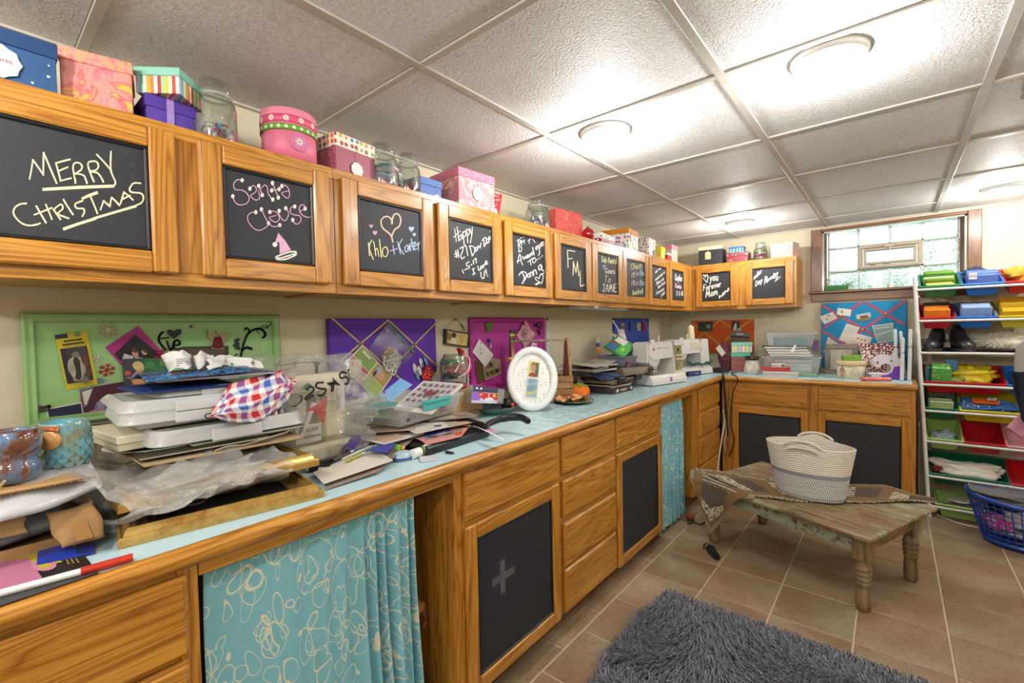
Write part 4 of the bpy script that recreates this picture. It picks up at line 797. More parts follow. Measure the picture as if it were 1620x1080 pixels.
# yellow packet with blister
o=qcard('cable_pack','yellow carded blister pack of looped cables on the green board','packet',Q(.014,(333,268),(530,245),(597,570),(407,605)),[('#23264a',rect(.0,.0,.38,.08)),('#2c2438',rect(.06,.26,.9,.9)),('#6a3a2a',[(.6,.5),(.85,.4),(.9,.75),(.7,.85)]),('#3a3418',rect(.22,.12,.8,.15)),('#3a3418',rect(.15,.18,.85,.21))],'#d9c322')
q=Q(.0155,(388,330),(515,318),(560,565),(440,575)); nb=[Vector(tuple(p))+Vector((.014,0,0)) for p in q]; g=G(); g.add([Vector(tuple(p)) for p in q]+nb,[(4,5,6,7),(0,1,5,4),(1,2,6,5),(2,3,7,6),(3,0,4,7)]); O(g,'blister',clear('blister','#f2f2ee',.06,.4,.05),o)
g=G()
for i in range(5): pts=[PX(c[0]+u*k,c[1]+v*k,.022+.001*i) for u,v in [(455,400),(420+6*i,430),(425+9*i,490),(470-4*i,545),(500,535),(520-6*i,470),(470+5*i,400)]]; g.tube(smooth([tuple(p) for p in pts],4),.0013,6)
p=PX(c[0]+460*k,c[1]+388*k,.024); g.cyl(p,p+np.array([.004,0,0]),.008,n=16,m=1); p=PX(c[0]+515*k,c[1]+540*k,.02); g.cyl(p,p+np.array([.005,0,0]),.009,n=14,m=1); O(g,'cables',[M('#cfc8b8',.5),M('#8d8d8a',.3,.5)],o)
def gem(label,u,v,col,r,x=.012,name='push_pin',oo=None,ss=None):
    p=PX((oo or c)[0]+u*(ss or k),(oo or c)[1]+v*(ss or k),x); t=T(name,label,'pin',tuple(p)); O(G().lathe(p,[(.0005,r*.9),(r*.5,r*.75),(r*.9,r*.3),(r,.0),(r*.8,-.002)],16,axis=(1,0,0)),'glass_head',M(col,.1,coat=.6),t); O(G().cyl(p,p-np.array([.006,0,0]),.0008,n=6),'needle',M('#a9a9a9',.3,.9),t)
gem('green glass push pin holding the yellow packet',470,262,'#6fae8a',.0065,.018); gem('purple glass push pin near the top of the green board',1167,218,'#9a2ab0',.0055)
def flake(label,u,v,rpx,col,x=.0125,n=6,metal=.2):
    p=PX(c[0]+u*k,c[1]+v*k,x); r=np.linalg.norm(PX(c[0]+(u+rpx)*k,c[1]+v*k,x)-p); g=G(); rt=.3
    for i in range(n):
        a=rt+2*math.pi*i/n; d=np.array([0,math.cos(a),math.sin(a)]); e=np.array([0,-math.sin(a),math.cos(a)])
        g.cyl(p,p+d*r*.8,r*.075,n=6)
        for f,ss in ((.55,.28),(.8,.24)):
            for sg in (-1,1): g.cyl(p+d*r*f,p+d*r*(f+ss*.7)+e*sg*r*ss,r*.07,n=5)
    g.cyl(p-np.array([.0005,0,0]),p+np.array([.002,0,0]),r*.24,n=12); O(g,'snowflake_ornament',M(col,.3,metal),None,label,'ornament','snowflake ornaments on the green board')
flake('large silver pink snowflake at the top of the green board',660,240,62,'#cdb8a8'); flake('plain white snowflake beside the yellow packet',597,408,30,'#e9e6de'); flake('bright red snowflake below the white one',652,483,52,'#b8202a'); flake('lilac snowflake beside the small white one',612,548,28,'#8a7ab8'); flake('small cream snowflake under the red one',660,553,24,'#d6cfc0')
flake('gold snowflake right of the child photo',1115,425,50,'#d2c09a',.016); flake('tiny purple snowflake over the gold one',1085,367,20,'#9a72b0',.019); flake('red snowflake overlapping the couple photo corner',985,393,48,'#a8203a',.016)
hum='#c99a84'
qcard('photo_print','tilted photo of a couple against black with magenta edge','photo',Q(.013,(843,213),(1053,440),(850,575),(643,345)),[('#0c0a0e',[(.1,.22),(.86,.05),(.94,.9),(.2,.95)]),(hum,circ(.42,.55,.07,10)),('#5a2a1a',circ(.36,.50,.06,8)),('#a8a29a',[(.45,.6),(.65,.42),(.8,.5),(.62,.8)]),(hum,circ(.5,.36,.06,10)),('#3a2a22',circ(.48,.31,.05,8)),('#c8c0b6',[(.3,.75),(.45,.62),(.55,.85),(.4,.95)])],'#a8207a')
qcard('photo_print','photo of a blond toddler in red shorts among green leaves','photo',Q(.0165,(742,415),(1022,407),(1030,610),(760,625)),[('#3a4148',rect(0,0,.45,1)),('#2f6a3a',rect(.42,0,1,.8)),('#4a8a52',circ(.6,.2,.12,9)),('#3f7a46',circ(.8,.35,.14,9)),('#58955a',circ(.9,.15,.1,9)),('#4a8a52',circ(.62,.5,.12,9)),('#c9946f',[(.15,.55),(.28,.38),(.5,.42),(.6,.6),(.45,.75),(.2,.75)]),('#d9a98a',circ(.36,.28,.11,12)),('#d9bf86',circ(.33,.2,.12,12)),('#c8574a',circ(.1,.42,.07,10)),('#c2381f',[(.14,.75),(.45,.75),(.42,1),(.16,1)]),('#2f5a8a',rect(.5,.85,.9,1))],'#7a756c')
qcard('photo_print','photo of a white dog lying on a plaid blanket','photo',Q(.0135,(485,600),(755,553),(768,770),(515,798)),[('#4a1d2c',rect(0,0,1,1)),('#6f6478',[(0,0),(.3,0),(.12,.5),(.03,.6)]),('#d8d4cf',[(.05,.1),(.28,.05),(.1,.5),(.06,.48)]),('#9a8a9c',[(.12,.95),(.35,.45),(.75,.4),(.7,.95)]),('#5a6a98',[(.2,.8),(.3,.55),(.36,.55),(.28,.95)]),('#b06a7a',[(.15,.7),(.7,.62),(.7,.7),(.14,.78)]),('#5a6a98',[(.5,.45),(.57,.44),(.55,.95),(.48,.95)]),('#ece8e2',[(.4,.42),(.55,.3),(.72,.4),(.78,.7),(.62,.72),(.5,.55)]),('#ffffff',circ(.62,.36,.08,10))],'#3a1a26')
qcard('photo_print','photo of a dark haired head against navy, low on the green board','photo',Q(.0145,(283,720),(497,678),(520,812),(300,830)),[('#141b38',rect(.03,.05,.97,1)),('#caa08c',[(.45,.55),(.9,.5),(.95,1),(.42,1)]),('#2a1a14',[(.4,.75),(.42,.5),(.55,.4),(.75,.38),(.92,.5),(.9,.66),(.6,.68),(.5,.8)])],'#e6e4de')
qcard('photo_print','brown toned photo behind the angel ornament','photo',Q(.0125,(1110,340),(1395,335),(1395,480),(1110,500)),[('#3a322a',rect(0,0,1,1)),('#5a4a3c',rect(.1,.1,.9,.5)),('#c07a3a',[(.1,1),(.2,.7),(.4,.65),(.5,1)])],'#4a3e32')
p=PX(c[0]+283*k,c[1]+722*k,.014); g=G()
for a,b,cc,d in ((-.006,.011,-.014,-.009),(-.001,.012,.002,.007),(.004,.010,-.010,.008),(-.004,.0,-.008,.012)): g.box(p[0],p[0]+.004,p[1]+cc,p[1]+d,p[2]+a,p[2]+b)
O(g,'magnet','' or M('#33271f',.6),None,'small dark magnet at the left of the green board','magnet')
# love cut-out: heart and letters
p0=PX(c[0]+1035*k,c[1]+300*k,.0125); t=T('love_cutout','black cut out word with a heart on the green board','ornament',tuple(p0)); BK=M('#0c0c0e',.5)
def pxpoly(poly,x,oo=c,ss=k):   # crop px polygon to (y,z) around nothing
    P=[PX(oo[0]+u*ss,oo[1]+v*ss,x) for u,v in poly]; return [(q[1],q[2]) for q in P]
def cut(parent,name,poly,x,mt,th=.0025,oo=c,ss=k): g=G(); g.prism(pxpoly(poly,x,oo,ss),(x,0,0),YA,ZA,th); return O(g,name,mt,parent)
cut(t,'heart',[(1062,292),(1020,258),(1022,238),(1042,234),(1060,248),(1080,232),(1105,236),(1108,258)],.0125,BK)
g=G()
for st,wd in (([(995,250),(975,270),(968,300),(985,330),(1012,360)],12),([(978,290),(1030,285)],9),([(1018,305),(1040,360),(1065,312)],12),([(1052,335),(1095,325),(1085,300),(1060,312),(1062,350),(1105,352)],11)):
    for qd in stroke2(smooth(st,4),wd): g.prism(pxpoly(qd,.0125),(.0125,0,0),YA,ZA,.0025)
O(g,'letters',BK,t)
# angel
p0=PX(c[0]+1330*k,c[1]+300*k,.015); t=T('angel_ornament','lace angel ornament with red gown on the green board','ornament',tuple(p0)); LA=M('#b8a888',.8)
for poly in ([(1320,270),(1265,230),(1270,290),(1310,310)],[(1340,270),(1400,250),(1390,295),(1350,315)]): cut(t,'wing',poly,.0135,LA,.003)
cut(t,'gown',[(1310,280),(1348,280),(1365,345),(1330,355),(1290,345)],.0165,M('#6a1420',.8),.004); cut(t,'lace_skirt',[(1300,318),(1355,318),(1368,352),(1330,358),(1285,350)],.0155,LA,.003)
p=PX(c[0]+1332*k,c[1]+258*k,.018); O(G().ball(p,.0058,12),'head',M('#d8b89a',.6),t); p=PX(c[0]+1332*k,c[1]+240*k,.017); O(G().prism([(a,b) for a,b in star(0,0,.007,5,.45,1.57)],p,YA,ZA,.002),'star',M('#cdbb7a',.4),t)
# flourish
c2_=(300,460); k2=300/1246
p0=PX(c2_[0]+400*k2,c2_[1]+330*k2,.0125); t=T('scroll_cutout','black leafy scroll cut out at the right of the green board','ornament',tuple(p0)); g=G()
for st,wd in (([(335,430),(345,385),(360,330),(385,280),(420,255),(455,248),(485,262),(498,288),(480,308)],13),([(385,280),(390,255),(372,243),(360,258)],9),([(455,282),(445,262),(470,235),(500,225),(515,235),(505,250)],4),([(480,245),(510,235),(535,218),(530,200),(518,206)],5),([(345,395),(370,375),(400,372),(412,385)],8),([(300,425),(310,415)],8)):
    for qd in stroke2(smooth(st,4),wd): g.prism(pxpoly(qd,.0125,c2_,k2),(.0125,0,0),YA,ZA,.002)
O(g,'stem',BK,t)
cut(t,'leaf',[(335,385),(305,385),(283,355),(300,340),(290,325),(315,308),(333,318),(318,335),(330,345),(325,360)],.0125,BK,.002,c2_,k2); cut(t,'leaf',[(345,390),(360,368),(380,360),(412,382),(395,388),(378,378)],.0125,BK,.002,c2_,k2)
# black picture frame low on the wall behind the mugs
t=T('framed_picture','black picture frame leaning below the green board behind the mugs','frame',(.03,.2,.9145)); g=G(); g.box(.010,.026,-.06,.36,1.062,1.090,0,.003).box(.010,.026,-.06,-.03,.9145,1.062,0,.003).box(.010,.026,.33,.36,.9145,1.062,0,.003).box(.010,.026,-.03,.33,.9145,.935,0,.003); O(g,'frame',M('#131313',.4),t)
O(G().box(.008,.014,-.03,.33,.935,1.062),'picture',mat_mottle('dim_print',['#4a4136','#8a7c64','#b8ab8a'],18),t)
# ---------------------------------------------------------------- purple ribbon board
RB=mat_stripes('rainbow_ribbon',['#c8332a','#e08a2a','#e6d23a','#4aa85a','#3a78c0'],'x',1.0,kind='UV')
def ribbon(g,a,b,w_,nrm):
    a=Vector(tuple(float(x) for x in a));b=Vector(tuple(float(x) for x in b)); d=(b-a).normalized(); s=d.cross(Vector(nrm)).normalized()*w_/2; g.add([a-s,a+s,b+s,b-s],[(0,1,2,3)],0,False,[(.001,0),(.999,0),(.999,1),(.001,1)])
def canvas(name,label,ax,w0,w1,z0,z1,col,th,rib,ribw,buttons,ribmat,btn):
    t=T(name,label,'board',W3(ax,(w0+w1)/2,0,z0)); g=G(); fb(g,ax,w0,w1,.002,th,z0,z1,0,.004); O(g,'padded_panel',mat_speck(name+'_cloth',col,col,'#d0d0d0',300,.3,.85),t)
    nrm=(1,0,0) if ax=='x' else (0,-1,0); g=G()
    for a,b in rib: ribbon(g,a,b,ribw,nrm)
    O(g,'ribbons',ribmat,t,recalc=False)
    for p in buttons: p=np.array(p)+np.array(nrm)*.001; O(G().lathe(p,[(.0005,.004),(.006,.003),(.008,.0)],12,axis=nrm),'button',btn,t)
    return t
c5=(500,480); k5=360/1495; R5=lambda u,v: tuple(PX(c5[0]+u*k5,c5[1]+v*k5,.0315))
canvas('ribbon_board','purple memo board with crossing rainbow ribbons','x',.94,1.494,1.06,1.392,'#5a2f9e',.03,[(R5(95,88),R5(560,500)),(R5(475,108),R5(160,375)),(R5(478,110),R5(800,415)),(R5(790,125),R5(480,440)),(R5(480,440),R5(420,505))],.0095,[R5(290,262),R5(645,268)],RB,M('#7a8a2a',.3,.3))
Q5=lambda x,*p: qx(x,*p,o=c5,s=k5)
face='#d9a78c'
qcard('baby_card','baby announcement card with green and pink panels on the purple board','card',Q5(.0335,(300,275),(500,480),(390,640),(180,400)),[('#8aa85a',[(.02,.02),(.5,.02),(.5,.5),(.02,.5)]),('#c84a6a',[(.02,.52),(.5,.52),(.5,.98),(.02,.98)]),('#a8b86a',[(.52,.52),(.98,.52),(.98,.98),(.52,.98)]),('#b89a5a',[(.52,.02),(.98,.02),(.98,.5),(.52,.5)]),(face,circ(.72,.28,.15,14)),('#4a3426',[(.58,.4),(.6,.2),(.66,.35),(.64,.5)]),('#9ac8d0',circ(.66,.16,.08,9)),('#e9dfd2',rect(.1,.08,.34,.16))],'#f3efe4')
qcard('baby_photo','round faced baby photo clipped to the left of the purple board','photo',Q5(.0345,(205,360),(300,375),(290,490),(200,480)),[('#d8b8a0',circ(.5,.5,.4,14)),('#c85a6a',circ(.3,.25,.16,9)),('#d0b060',circ(.6,.82,.2,9))],'#dac79a')
# zip bag with printed mitten
t=T('zip_bag','clear zip bag with a black and white printed mitten on the purple board','bag',tuple(PX(c5[0]+490*k5,c5[1]+300*k5,.04)))
q=Q5(.037,(475,118),(650,315),(520,480),(345,300)); g=G()
qq=[Vector(tuple(p)) for p in q]; g.grid(lambda u,v: qq[0]*(1-u)*(1-v)+qq[1]*u*(1-v)+qq[2]*u*v+qq[3]*(1-u)*v+Vector((.013*math.sin(3.1*u)*math.sin(3.1*v)+.002*math.sin(17*u+9*v),0,0)),16,16); O(g,'clear_sleeve',clear('crinkle_bag','#f4f4f6',.10,.5,.08,bumpscale=90),t,recalc=False)
g=G()
for i in range(2):
    qa=[Vector(tuple(p)) for p in Q5(.0385+.002*i,(478,124),(654,318),(646,330),(468,134))]; g.add(qa,[(0,1,2,3)])
O(g,'zip_strip',M('#3f6a52',.4),t,recalc=False)
MIT=mat_contour('zebra_cloth','#e9e2d4','#17130f',42,.05)
cut(t,'mitten',[(430,340),(470,285),(520,300),(560,350),(550,400),(525,440),(515,480),(480,465),(440,420)],.0335,MIT,.006,c5,k5); cut(t,'cuff',[(425,350),(440,325),(470,320),(455,290),(475,283),(520,300),(470,330)],.040,M('#9a6a4a',.8),.004,c5,k5)
gem('silver push pin at the top of the zip bag',465,178,'#c9c6b8',.006,.05,'push_pin',c5,k5)
t=T('felt_flowers','cluster of white petals and red dotted felt with black handles on the purple board','ornament',tuple(PX(c5[0]+710*k5,c5[1]+450*k5,.034)))
for i,(u,v,a) in enumerate([(650,430,70),(665,470,60),(690,390,60),(720,380,50),(680,440,60)]): cut(t,'petal',[(u+a*.32*math.cos(q)*.6+8*math.sin(q),v+a*.7*math.sin(q)*.75) for q in np.linspace(0,6.28,13)[:-1]],.0335+.0015*i,M('#e4e2dc' if i%2==0 else '#7f9ab0',.8),.002,c5,k5)
cut(t,'red_felt',[(690,470),(720,410),(760,420),(775,455),(745,505),(700,500)],.041,mat_dots('red_dot_felt','#b3141c',['#f0e6d6'],110,.2),.004,c5,k5)
g=G(); g.tube([tuple(PX(c5[0]+u*k5,c5[1]+v*k5,.043)) for u,v in smooth([(705,430),(700,395),(715,385),(728,425)],4)],.0016,6); g.tube([tuple(PX(c5[0]+u*k5,c5[1]+v*k5,.043)) for u,v in smooth([(735,420),(742,385),(755,390),(762,430)],4)],.0016,6,1); O(g,'handle',[M('#141414',.5),M('#9a1018',.5)],t)
qcard('note_card','blank cream card stuck below the felt flowers','card',Q5(.034,(795,440),(835,500),(790,540),(750,490)),[],'#e6dccb')
# ---------------------------------------------------------------- hanging dog sign
c6=(690,490); k6=210/1512; Q6=lambda x,*p: qx(x,*p,o=c6,s=k6)
t=T('dog_sign','little black framed dog picture hanging from a wire','sign',tuple(PX(c6[0]+220*k6,c6[1]+330*k6,.004)))
q=[Vector(tuple(p)) for p in Q6(.004,(85,218),(368,268),(352,428),(78,388))]; g=G()
ct=sum(q,Vector())/4; inn=[p*.86+ct*.14 for p in q]
for i in range(4):
    j=(i+1)%4; b=[q[i],q[j],inn[j],inn[i]]; g.add(b+[p+Vector((.016,0,0)) for p in b],[(0,1,2,3),(4,5,6,7),(0,1,5,4),(1,2,6,5),(2,3,7,6),(3,0,4,7)])
O(g,'frame',M('#0d0c0c',.35),t)
qi=[p+Vector((.010,0,0)) for p in inn]; o=qcard('picture',None,None,qi,[('#d3b56a',rect(.0,0,1,1)),('#8a6a2a',circ(.12,.45,.12,12,.28)),('#1a1412',circ(.33,.28,.11,12,.2)),('#d9d4c8',[(.2,.95),(.26,.6),(.4,.5),(.48,.95)]),('#2a241e',[(.28,.8),(.3,.75),(.33,.85)]),('#b8201f',circ(.72,.72,.03,8,.06))]+[('#4a3a22',rect(a,b,a+.05,b+.05)) for a,b in ((.55,.25),(.62,.22),(.7,.25),(.78,.2),(.85,.24),(.58,.45),(.66,.43),(.74,.46),(.66,.62),(.8,.62))],'#cdae62',.002,t)
g=G(); a=PX(c6[0]+110*k6,c6[1]+215*k6,.010); b=PX(c6[0]+225*k6,c6[1]+110*k6,.010); d=PX(c6[0]+320*k6,c6[1]+258*k6,.010); e=PX(c6[0]+300*k6,c6[1]+170*k6,.010)
g.tube(smooth([tuple(a),tuple((a+b)/2+np.array([0,-.004,.006])),tuple(b),tuple(e),tuple(d)],5),.0009,5); O(g,'wire',M('#3a3230',.5,.5),t)
g=G(); g.tube([tuple(PX(c6[0]+u*k6,c6[1]+v*k6,.012)) for u,v in ((278,145),(290,180),(312,195),(322,250))],[.0012,.003,.004,.0015],6); O(g,'ribbon_tail',M('#6a3a34',.7),t)
gem('purple push pin holding up the dog sign',222,112,'#8a3a8a',.0065,.010,'push_pin',c6,k6)
# ---------------------------------------------------------------- pink board
framed_board('pin_board','magenta framed pin board with notes behind the wooden tote',1.743,2.432,.985,1.401,'#b02a92',.028,'#b8309a')
qcard('letter_note','white handwritten note tilted on the magenta board','note',Q6(.020,(490,330),(655,510),(565,655),(415,480)),[('#c9c6c2',rect(.15,y,.9,y+.012)) for y in (.25,.35,.45,.55,.65,.75,.85)]+[('#d98a94',circ(.28,.42,.06,10)),('#c85a62',circ(.42,.6,.05,10)),('#222222',circ(.18,.12,.05,9)),('#eceae6',circ(.18,.12,.028,9))],'#e6e3de')
qcard('garden_print','brown and green printed leaflet below the white note','leaflet',Q6(.016,(430,575),(735,560),(740,725),(480,840)),[('#5a3418',rect(0,0,.3,1)),('#8a6a48',rect(.32,.05,.95,.95))]+[('#2f4a22',circ(a,b,.07,9,.1)) for a,b in ((.42,.3),(.6,.28),(.78,.3),(.42,.75),(.6,.72),(.8,.7),(.15,.7))]+[('#b8a888',rect(.4,.48,.9,.56))],'#c9bda4')
qcard('coupon_card','tan folded cards sticking out beside the leaflet','card',Q6(.019,(640,545),(745,590),(680,680),(620,580)),[('#8f7f66',rect(.1,y,.9,y+.06)) for y in (.2,.4,.6,.8)],'#bdab8e')
t=T('bandana','pale pink cloth square with a daisy on the magenta board','cloth',tuple(PX(c6[0]+1020*k6,c6[1]+290*k6,.018))); q=[Vector(tuple(p)) for p in Q6(.016,(1010,112),(1132,280),(1020,442),(915,290))]
g=G(); g.grid(lambda u,v: q[0]*(1-u)*(1-v)+q[1]*u*(1-v)+q[2]*u*v+q[3]*(1-u)*v+Vector((.003*math.sin(9*u+3*v)+.002*math.sin(13*v),0,0)),14,14,0,.0008); O(g,'cloth',M('#dfa9b4',.85),t)
pp=PX(c6[0]+1012*k6,c6[1]+275*k6,.0225); printing(t,'daisy_print',pp,YA,ZA,[('#3a1a22',star(0,0,.033,8,.5)),('#d88aa0',star(0,0,.029,8,.5)),('#6a4a22',circ(0,0,.009,10))]); gem('red heart push pin at the top of the pink cloth',1000,160,'#d0302a',.008,.024,'push_pin',c6,k6)
t=T('leaf_pin','green felt bird pinned to the magenta board','ornament',tuple(PX(c6[0]+590*k6,c6[1]+195*k6,.012))); cut(t,'felt_bird',[(548,170),(575,145),(600,150),(640,140),(630,180),(615,205),(610,245),(580,255),(560,230),(570,200)],.011,M('#5a8a2a',.8),.008,c6,k6); p=PX(c6[0]+590*k6,c6[1]+185*k6,.0205); O(G().ball(p,.003,8),'eye',M('#efeadd',.3),t)
t=T('bead_clip','blue bead clip with a tiny figure on the magenta board','ornament',tuple(PX(c6[0]+610*k6,c6[1]+380*k6,.012))); p=PX(c6[0]+607*k6,c6[1]+350*k6,.02); O(G().ball(p,.012,14),'bead',M('#3a3f8a',.3),t); g=G()
for u,v,r in ((618,390,.006),(622,415,.008),(615,435,.006)): p=PX(c6[0]+u*k6,c6[1]+v*k6,.018); g.ball(p,r,10)
O(g,'figure',M('#c9b8a4',.6),t)
qcard('battery_pack','small black and yellow carded battery pack on the magenta board','packet',Q6(.013,(840,228),(908,232),(895,345),(835,345)),[('#d6cf1e',rect(.05,.35,.9,.6)),('#3a78b0',circ(.45,.18,.2,10,.1)),('#b8b41e',rect(.1,.7,.8,.78))],'#1a1a18',.004)
t=T('word_cutout','black curly cut out word on the magenta board','ornament',tuple(PX(c6[0]+1150*k6,c6[1]+210*k6,.012))); g=G()
for st,wd in (([(1110,150),(1120,185),(1140,190),(1135,165),(1115,165)],9),([(1150,155),(1160,200),(1185,190),(1190,150),(1165,150),(1150,180)],10),([(1150,215),(1160,265),(1180,285),(1178,250),(1160,235),(1185,225),(1180,200)],9)):
    for qd in stroke2(smooth(st,4),wd): g.prism(pxpoly(qd,.0115,c6,k6),(.0115,0,0),YA,ZA,.002)
O(g,'letters',BK,t)
qcard('gift_tag_card','small white card with a red heart under the pink cloth','card',Q6(.015,(1095,368),(1150,385),(1140,445),(1080,430)),[('#c02a22',[(.6,.75),(.4,.5),(.5,.38),(.6,.46),(.7,.38),(.8,.5)])],'#ecdfe0')
o=O(G().box(.002,.0045,2.462,2.532,.93,1.402,0,.0006),'yardstick',M('#dcd9d0',.5),None,'white ruler hanging beside the magenta board','ruler'); g=G()
for i in range(46): g.box(.0046,.0049,2.506 if i%4 else 2.494,2.530,.94+.01*i,.9412+.01*i)
O(g,'scale_marks',M('#3a3a3a',.6),o)
gem('pink push pin at the top of the ruler',1268,110,'#b82a8a',.009,.007,'push_pin',c6,k6)
# ---------------------------------------------------------------- blue board near the corner
t=T('pin_board','small royal blue pin board behind the sewing machines','board',(.0,3.73,1.1)); O(G().box(.002,.018,3.391,4.081,1.10,1.404,0,.004),'panel',mat_speck('royal_blue_cloth','#3550a8','#3a57b2','#c0c8e0',200,.3,.85),t)
c7=(860,480); k7=320/1620; Q7=lambda x,*p: qx(x,*p,o=c7,s=k7)
for nm,lb,q,col,pr in (('bookmark','patterned bookmark at the left of the blue board',[(615,148),(645,148),(655,240),(628,240)],'#7a6a58',[('#c9bba4',circ(.5,.2,.3,9,.1)),('#a84a3a',circ(.5,.6,.25,9,.1))]),('bookmark','dark slim bookmark on the blue board',[(680,148),(695,148),(697,215),(682,215)],'#1a1712',[]),('bookmark','white striped bookmark on the blue board',[(752,155),(775,155),(777,215),(755,218)],'#d8d4cc',[('#5a5a5a',rect(.3,.1,.6,.9))]),('bookmark','green and red strip beside the white bookmark',[(735,162),(750,160),(752,215),(738,215)],'#5a3a32',[('#7a9a4a',rect(0,.3,1,.6))])): qcard(nm,lb,'bookmark',Q7(.021,*q),pr,col)
p=PX(c7[0]+800*k7,c7[1]+185*k7,.024); t=T('hair_clip','red oval clip on the blue board','clip',tuple(p)); g=G(); g.tube([(p[0],p[1]+.028*math.cos(a),p[2]+.04*math.sin(a)) for a in np.linspace(0,6.28,17)[:-1]],.008,6,closed=True); O(g,'ring',M('#c0181c',.3),t)
# ---------------------------------------------------------------- orange and turquoise boards on the back wall
c8=(1120,460); k8=340/1620; R8=lambda u,v,y=L-.0265: tuple(PY(c8[0]+u*k8,c8[1]+v*k8,y)); R4=lambda u,v,y=L-.0265: tuple(PY(1000+u*.14815,380+v*.14815,y))
YR_=M('#c9a418',.5)
canvas('ribbon_board','orange memo board with mustard ribbons behind the candle warmer','y',.216,.778,1.06,1.378,'#c4521a',.025,[(R4(630,872),R4(960,1130)),(R4(940,852),R4(800,965)),(R4(800,965),R4(640,1100)),(R4(940,852),R4(1110,970)),(R4(1110,970),R4(1290,1110)),(R4(1282,842),R4(1110,970)),(R4(1110,970),R4(950,1110))],.012,[R4(800,965)],YR_,M('#7a1a14',.3))
qy=lambda y,*p: [PY(1000+a*.14815,380+b*.14815,y) for a,b in p]
gph=[('#2a2a26',rect(0,0,1,1)),('#3a3f2a',rect(0,.5,1,1)),('#8a8a84',[(.55,.3),(.9,.35),(.8,.7),(.6,.6)])]
qcard('photo_print','dark photo at the top left of the orange board','photo',qy(L-.028,(700,875),(858,865),(860,970),(705,975)),gph,'#1c1c1a')
qcard('photo_print','photo of a wedding dress at the top of the orange board','photo',qy(L-.028,(1068,862),(1152,868),(1140,965),(1055,955)),[('#121416',rect(0,0,1,1)),('#d8c8c4',[(.4,.2),(.6,.2),(.75,1),(.25,1)])],'#121416')
qcard('photo_print','dusky landscape photo on the orange board','photo',qy(L-.0285,(1055,980),(1255,992),(1250,1100),(1040,1085)),[('#6a6f78',rect(0,0,1,.4)),('#25281c',rect(0,.35,1,.55)),('#6a5f3a',rect(0,.5,1,1)),('#c9c9c9',circ(.5,.15,.25,9,.1))],'#3a3a2a')
p=R4(1143,955,L-.03); t=T('glass_button','pale teal glass knob on the orange board','pin',p); O(G().lathe(p,[(.0005,.012),(.012,.010),(.02,.002),(.02,0)],18,axis=(0,-1,0)),'knob',M('#8fc0bc',.12,coat=.5),t)
RR=mat_dots('red_spot_ribbon','#b83a52',['#e8c84a'],170,.2)
canvas('ribbon_board','turquoise blue memo board with red spotted ribbons under the window','y',1.292,1.838,.955,1.492,'#1f86b8',.03,[(R8(855,108,L-.0315),R8(1000,190,L-.0315)),(R8(1000,190,L-.0315),R8(1345,390,L-.0315)),(R8(1160,85,L-.0315),R8(865,285,L-.0315)),(R8(1185,85,L-.0315),R8(1340,175,L-.0315)),(R8(1340,175,L-.0315),R8(1480,252,L-.0315)),(R8(1495,68,L-.0315),R8(1030,390,L-.0315)),(R8(865,305,L-.0315),R8(1030,400,L-.0315))],.017,[R8(1000,190,L-.032),R8(1342,173,L-.032),R8(1168,290,L-.032)],RR,M('#d9b81e',.3))
q8=lambda y,*p: [PY(c8[0]+a*k8,c8[1]+b*k8,y) for a,b in p]
qcard('note_card','cream card with green sprig pinned to the turquoise board edge','card',q8(L-.034,(838,195),(940,158),(978,205),(878,252)),[('#5a7a3a',circ(.6,.25,.07,9,.1)),('#7a8a8a',[(.3,.5),(.4,.45),(.42,.8),(.36,.8)])],'#e4ddd0')
qcard('note_card','white card tucked under the ribbon of the turquoise board','card',q8(L-.0335,(978,128),(1083,140),(1072,192),(970,178)),[('#8a9a8a',circ(.35,.5,.1,9,.2))],'#e8e4dc')
qcard('photo_print','small photo of a red house on the turquoise board','photo',q8(L-.033,(1115,180),(1222,160),(1235,215),(1128,235)),[('#b8c8d0',rect(0,0,1,.4)),('#8a3a2a',rect(.25,.3,.8,.6)),('#7a7a4a',rect(0,.6,1,1))],'#c9cfd0')
qcard('letter_sheet','cream handwritten sheet low on the turquoise board','note',q8(L-.034,(1045,245),(1145,275),(1075,395),(985,370)),[('#a8a49a',rect(.15,y,.85,y+.02)) for y in (.2,.3,.4)],'#ded8cc')
qcard('paper_card','tan folded card low on the turquoise board','card',q8(L-.0335,(1030,315),(1130,320),(1120,450),(1040,450)),[],'#c8b48c')
qcard('recipe_card','pale card with a row of brown cakes printed on it','card',q8(L-.0345,(1100,315),(1240,350),(1190,470),(1060,420)),[('#9a6a3a',circ(a,.3,.05,8,.07)) for a in (.3,.5,.7)]+[('#d8b8b0',rect(0,.5,1,1))],'#e6d8cc')
qcard('sea_card','pale green card in a glass frame at the right of the turquoise board','card',q8(L-.034,(1235,262),(1398,240),(1395,380),(1280,395)),[('#8fa8a4',rect(.05,.06,.95,.94)),('#b8c8c0',[(.1,.5),(.9,.35),(.9,.45),(.1,.6)]),('#c9d4cc',rect(.1,.15,.9,.22))],'#d4dcd6',.004)
qcard('paper_slip','blush paper slip at the lower left of the turquoise board','card',q8(L-.034,(905,345),(985,400),(960,470),(870,465)),[],'#dcc8bc')
qcard('crimson_slip','crimson slip beside the turquoise board ribbon','card',q8(L-.0345,(868,485),(890,478),(892,500),(870,505)),[],'#b01840')
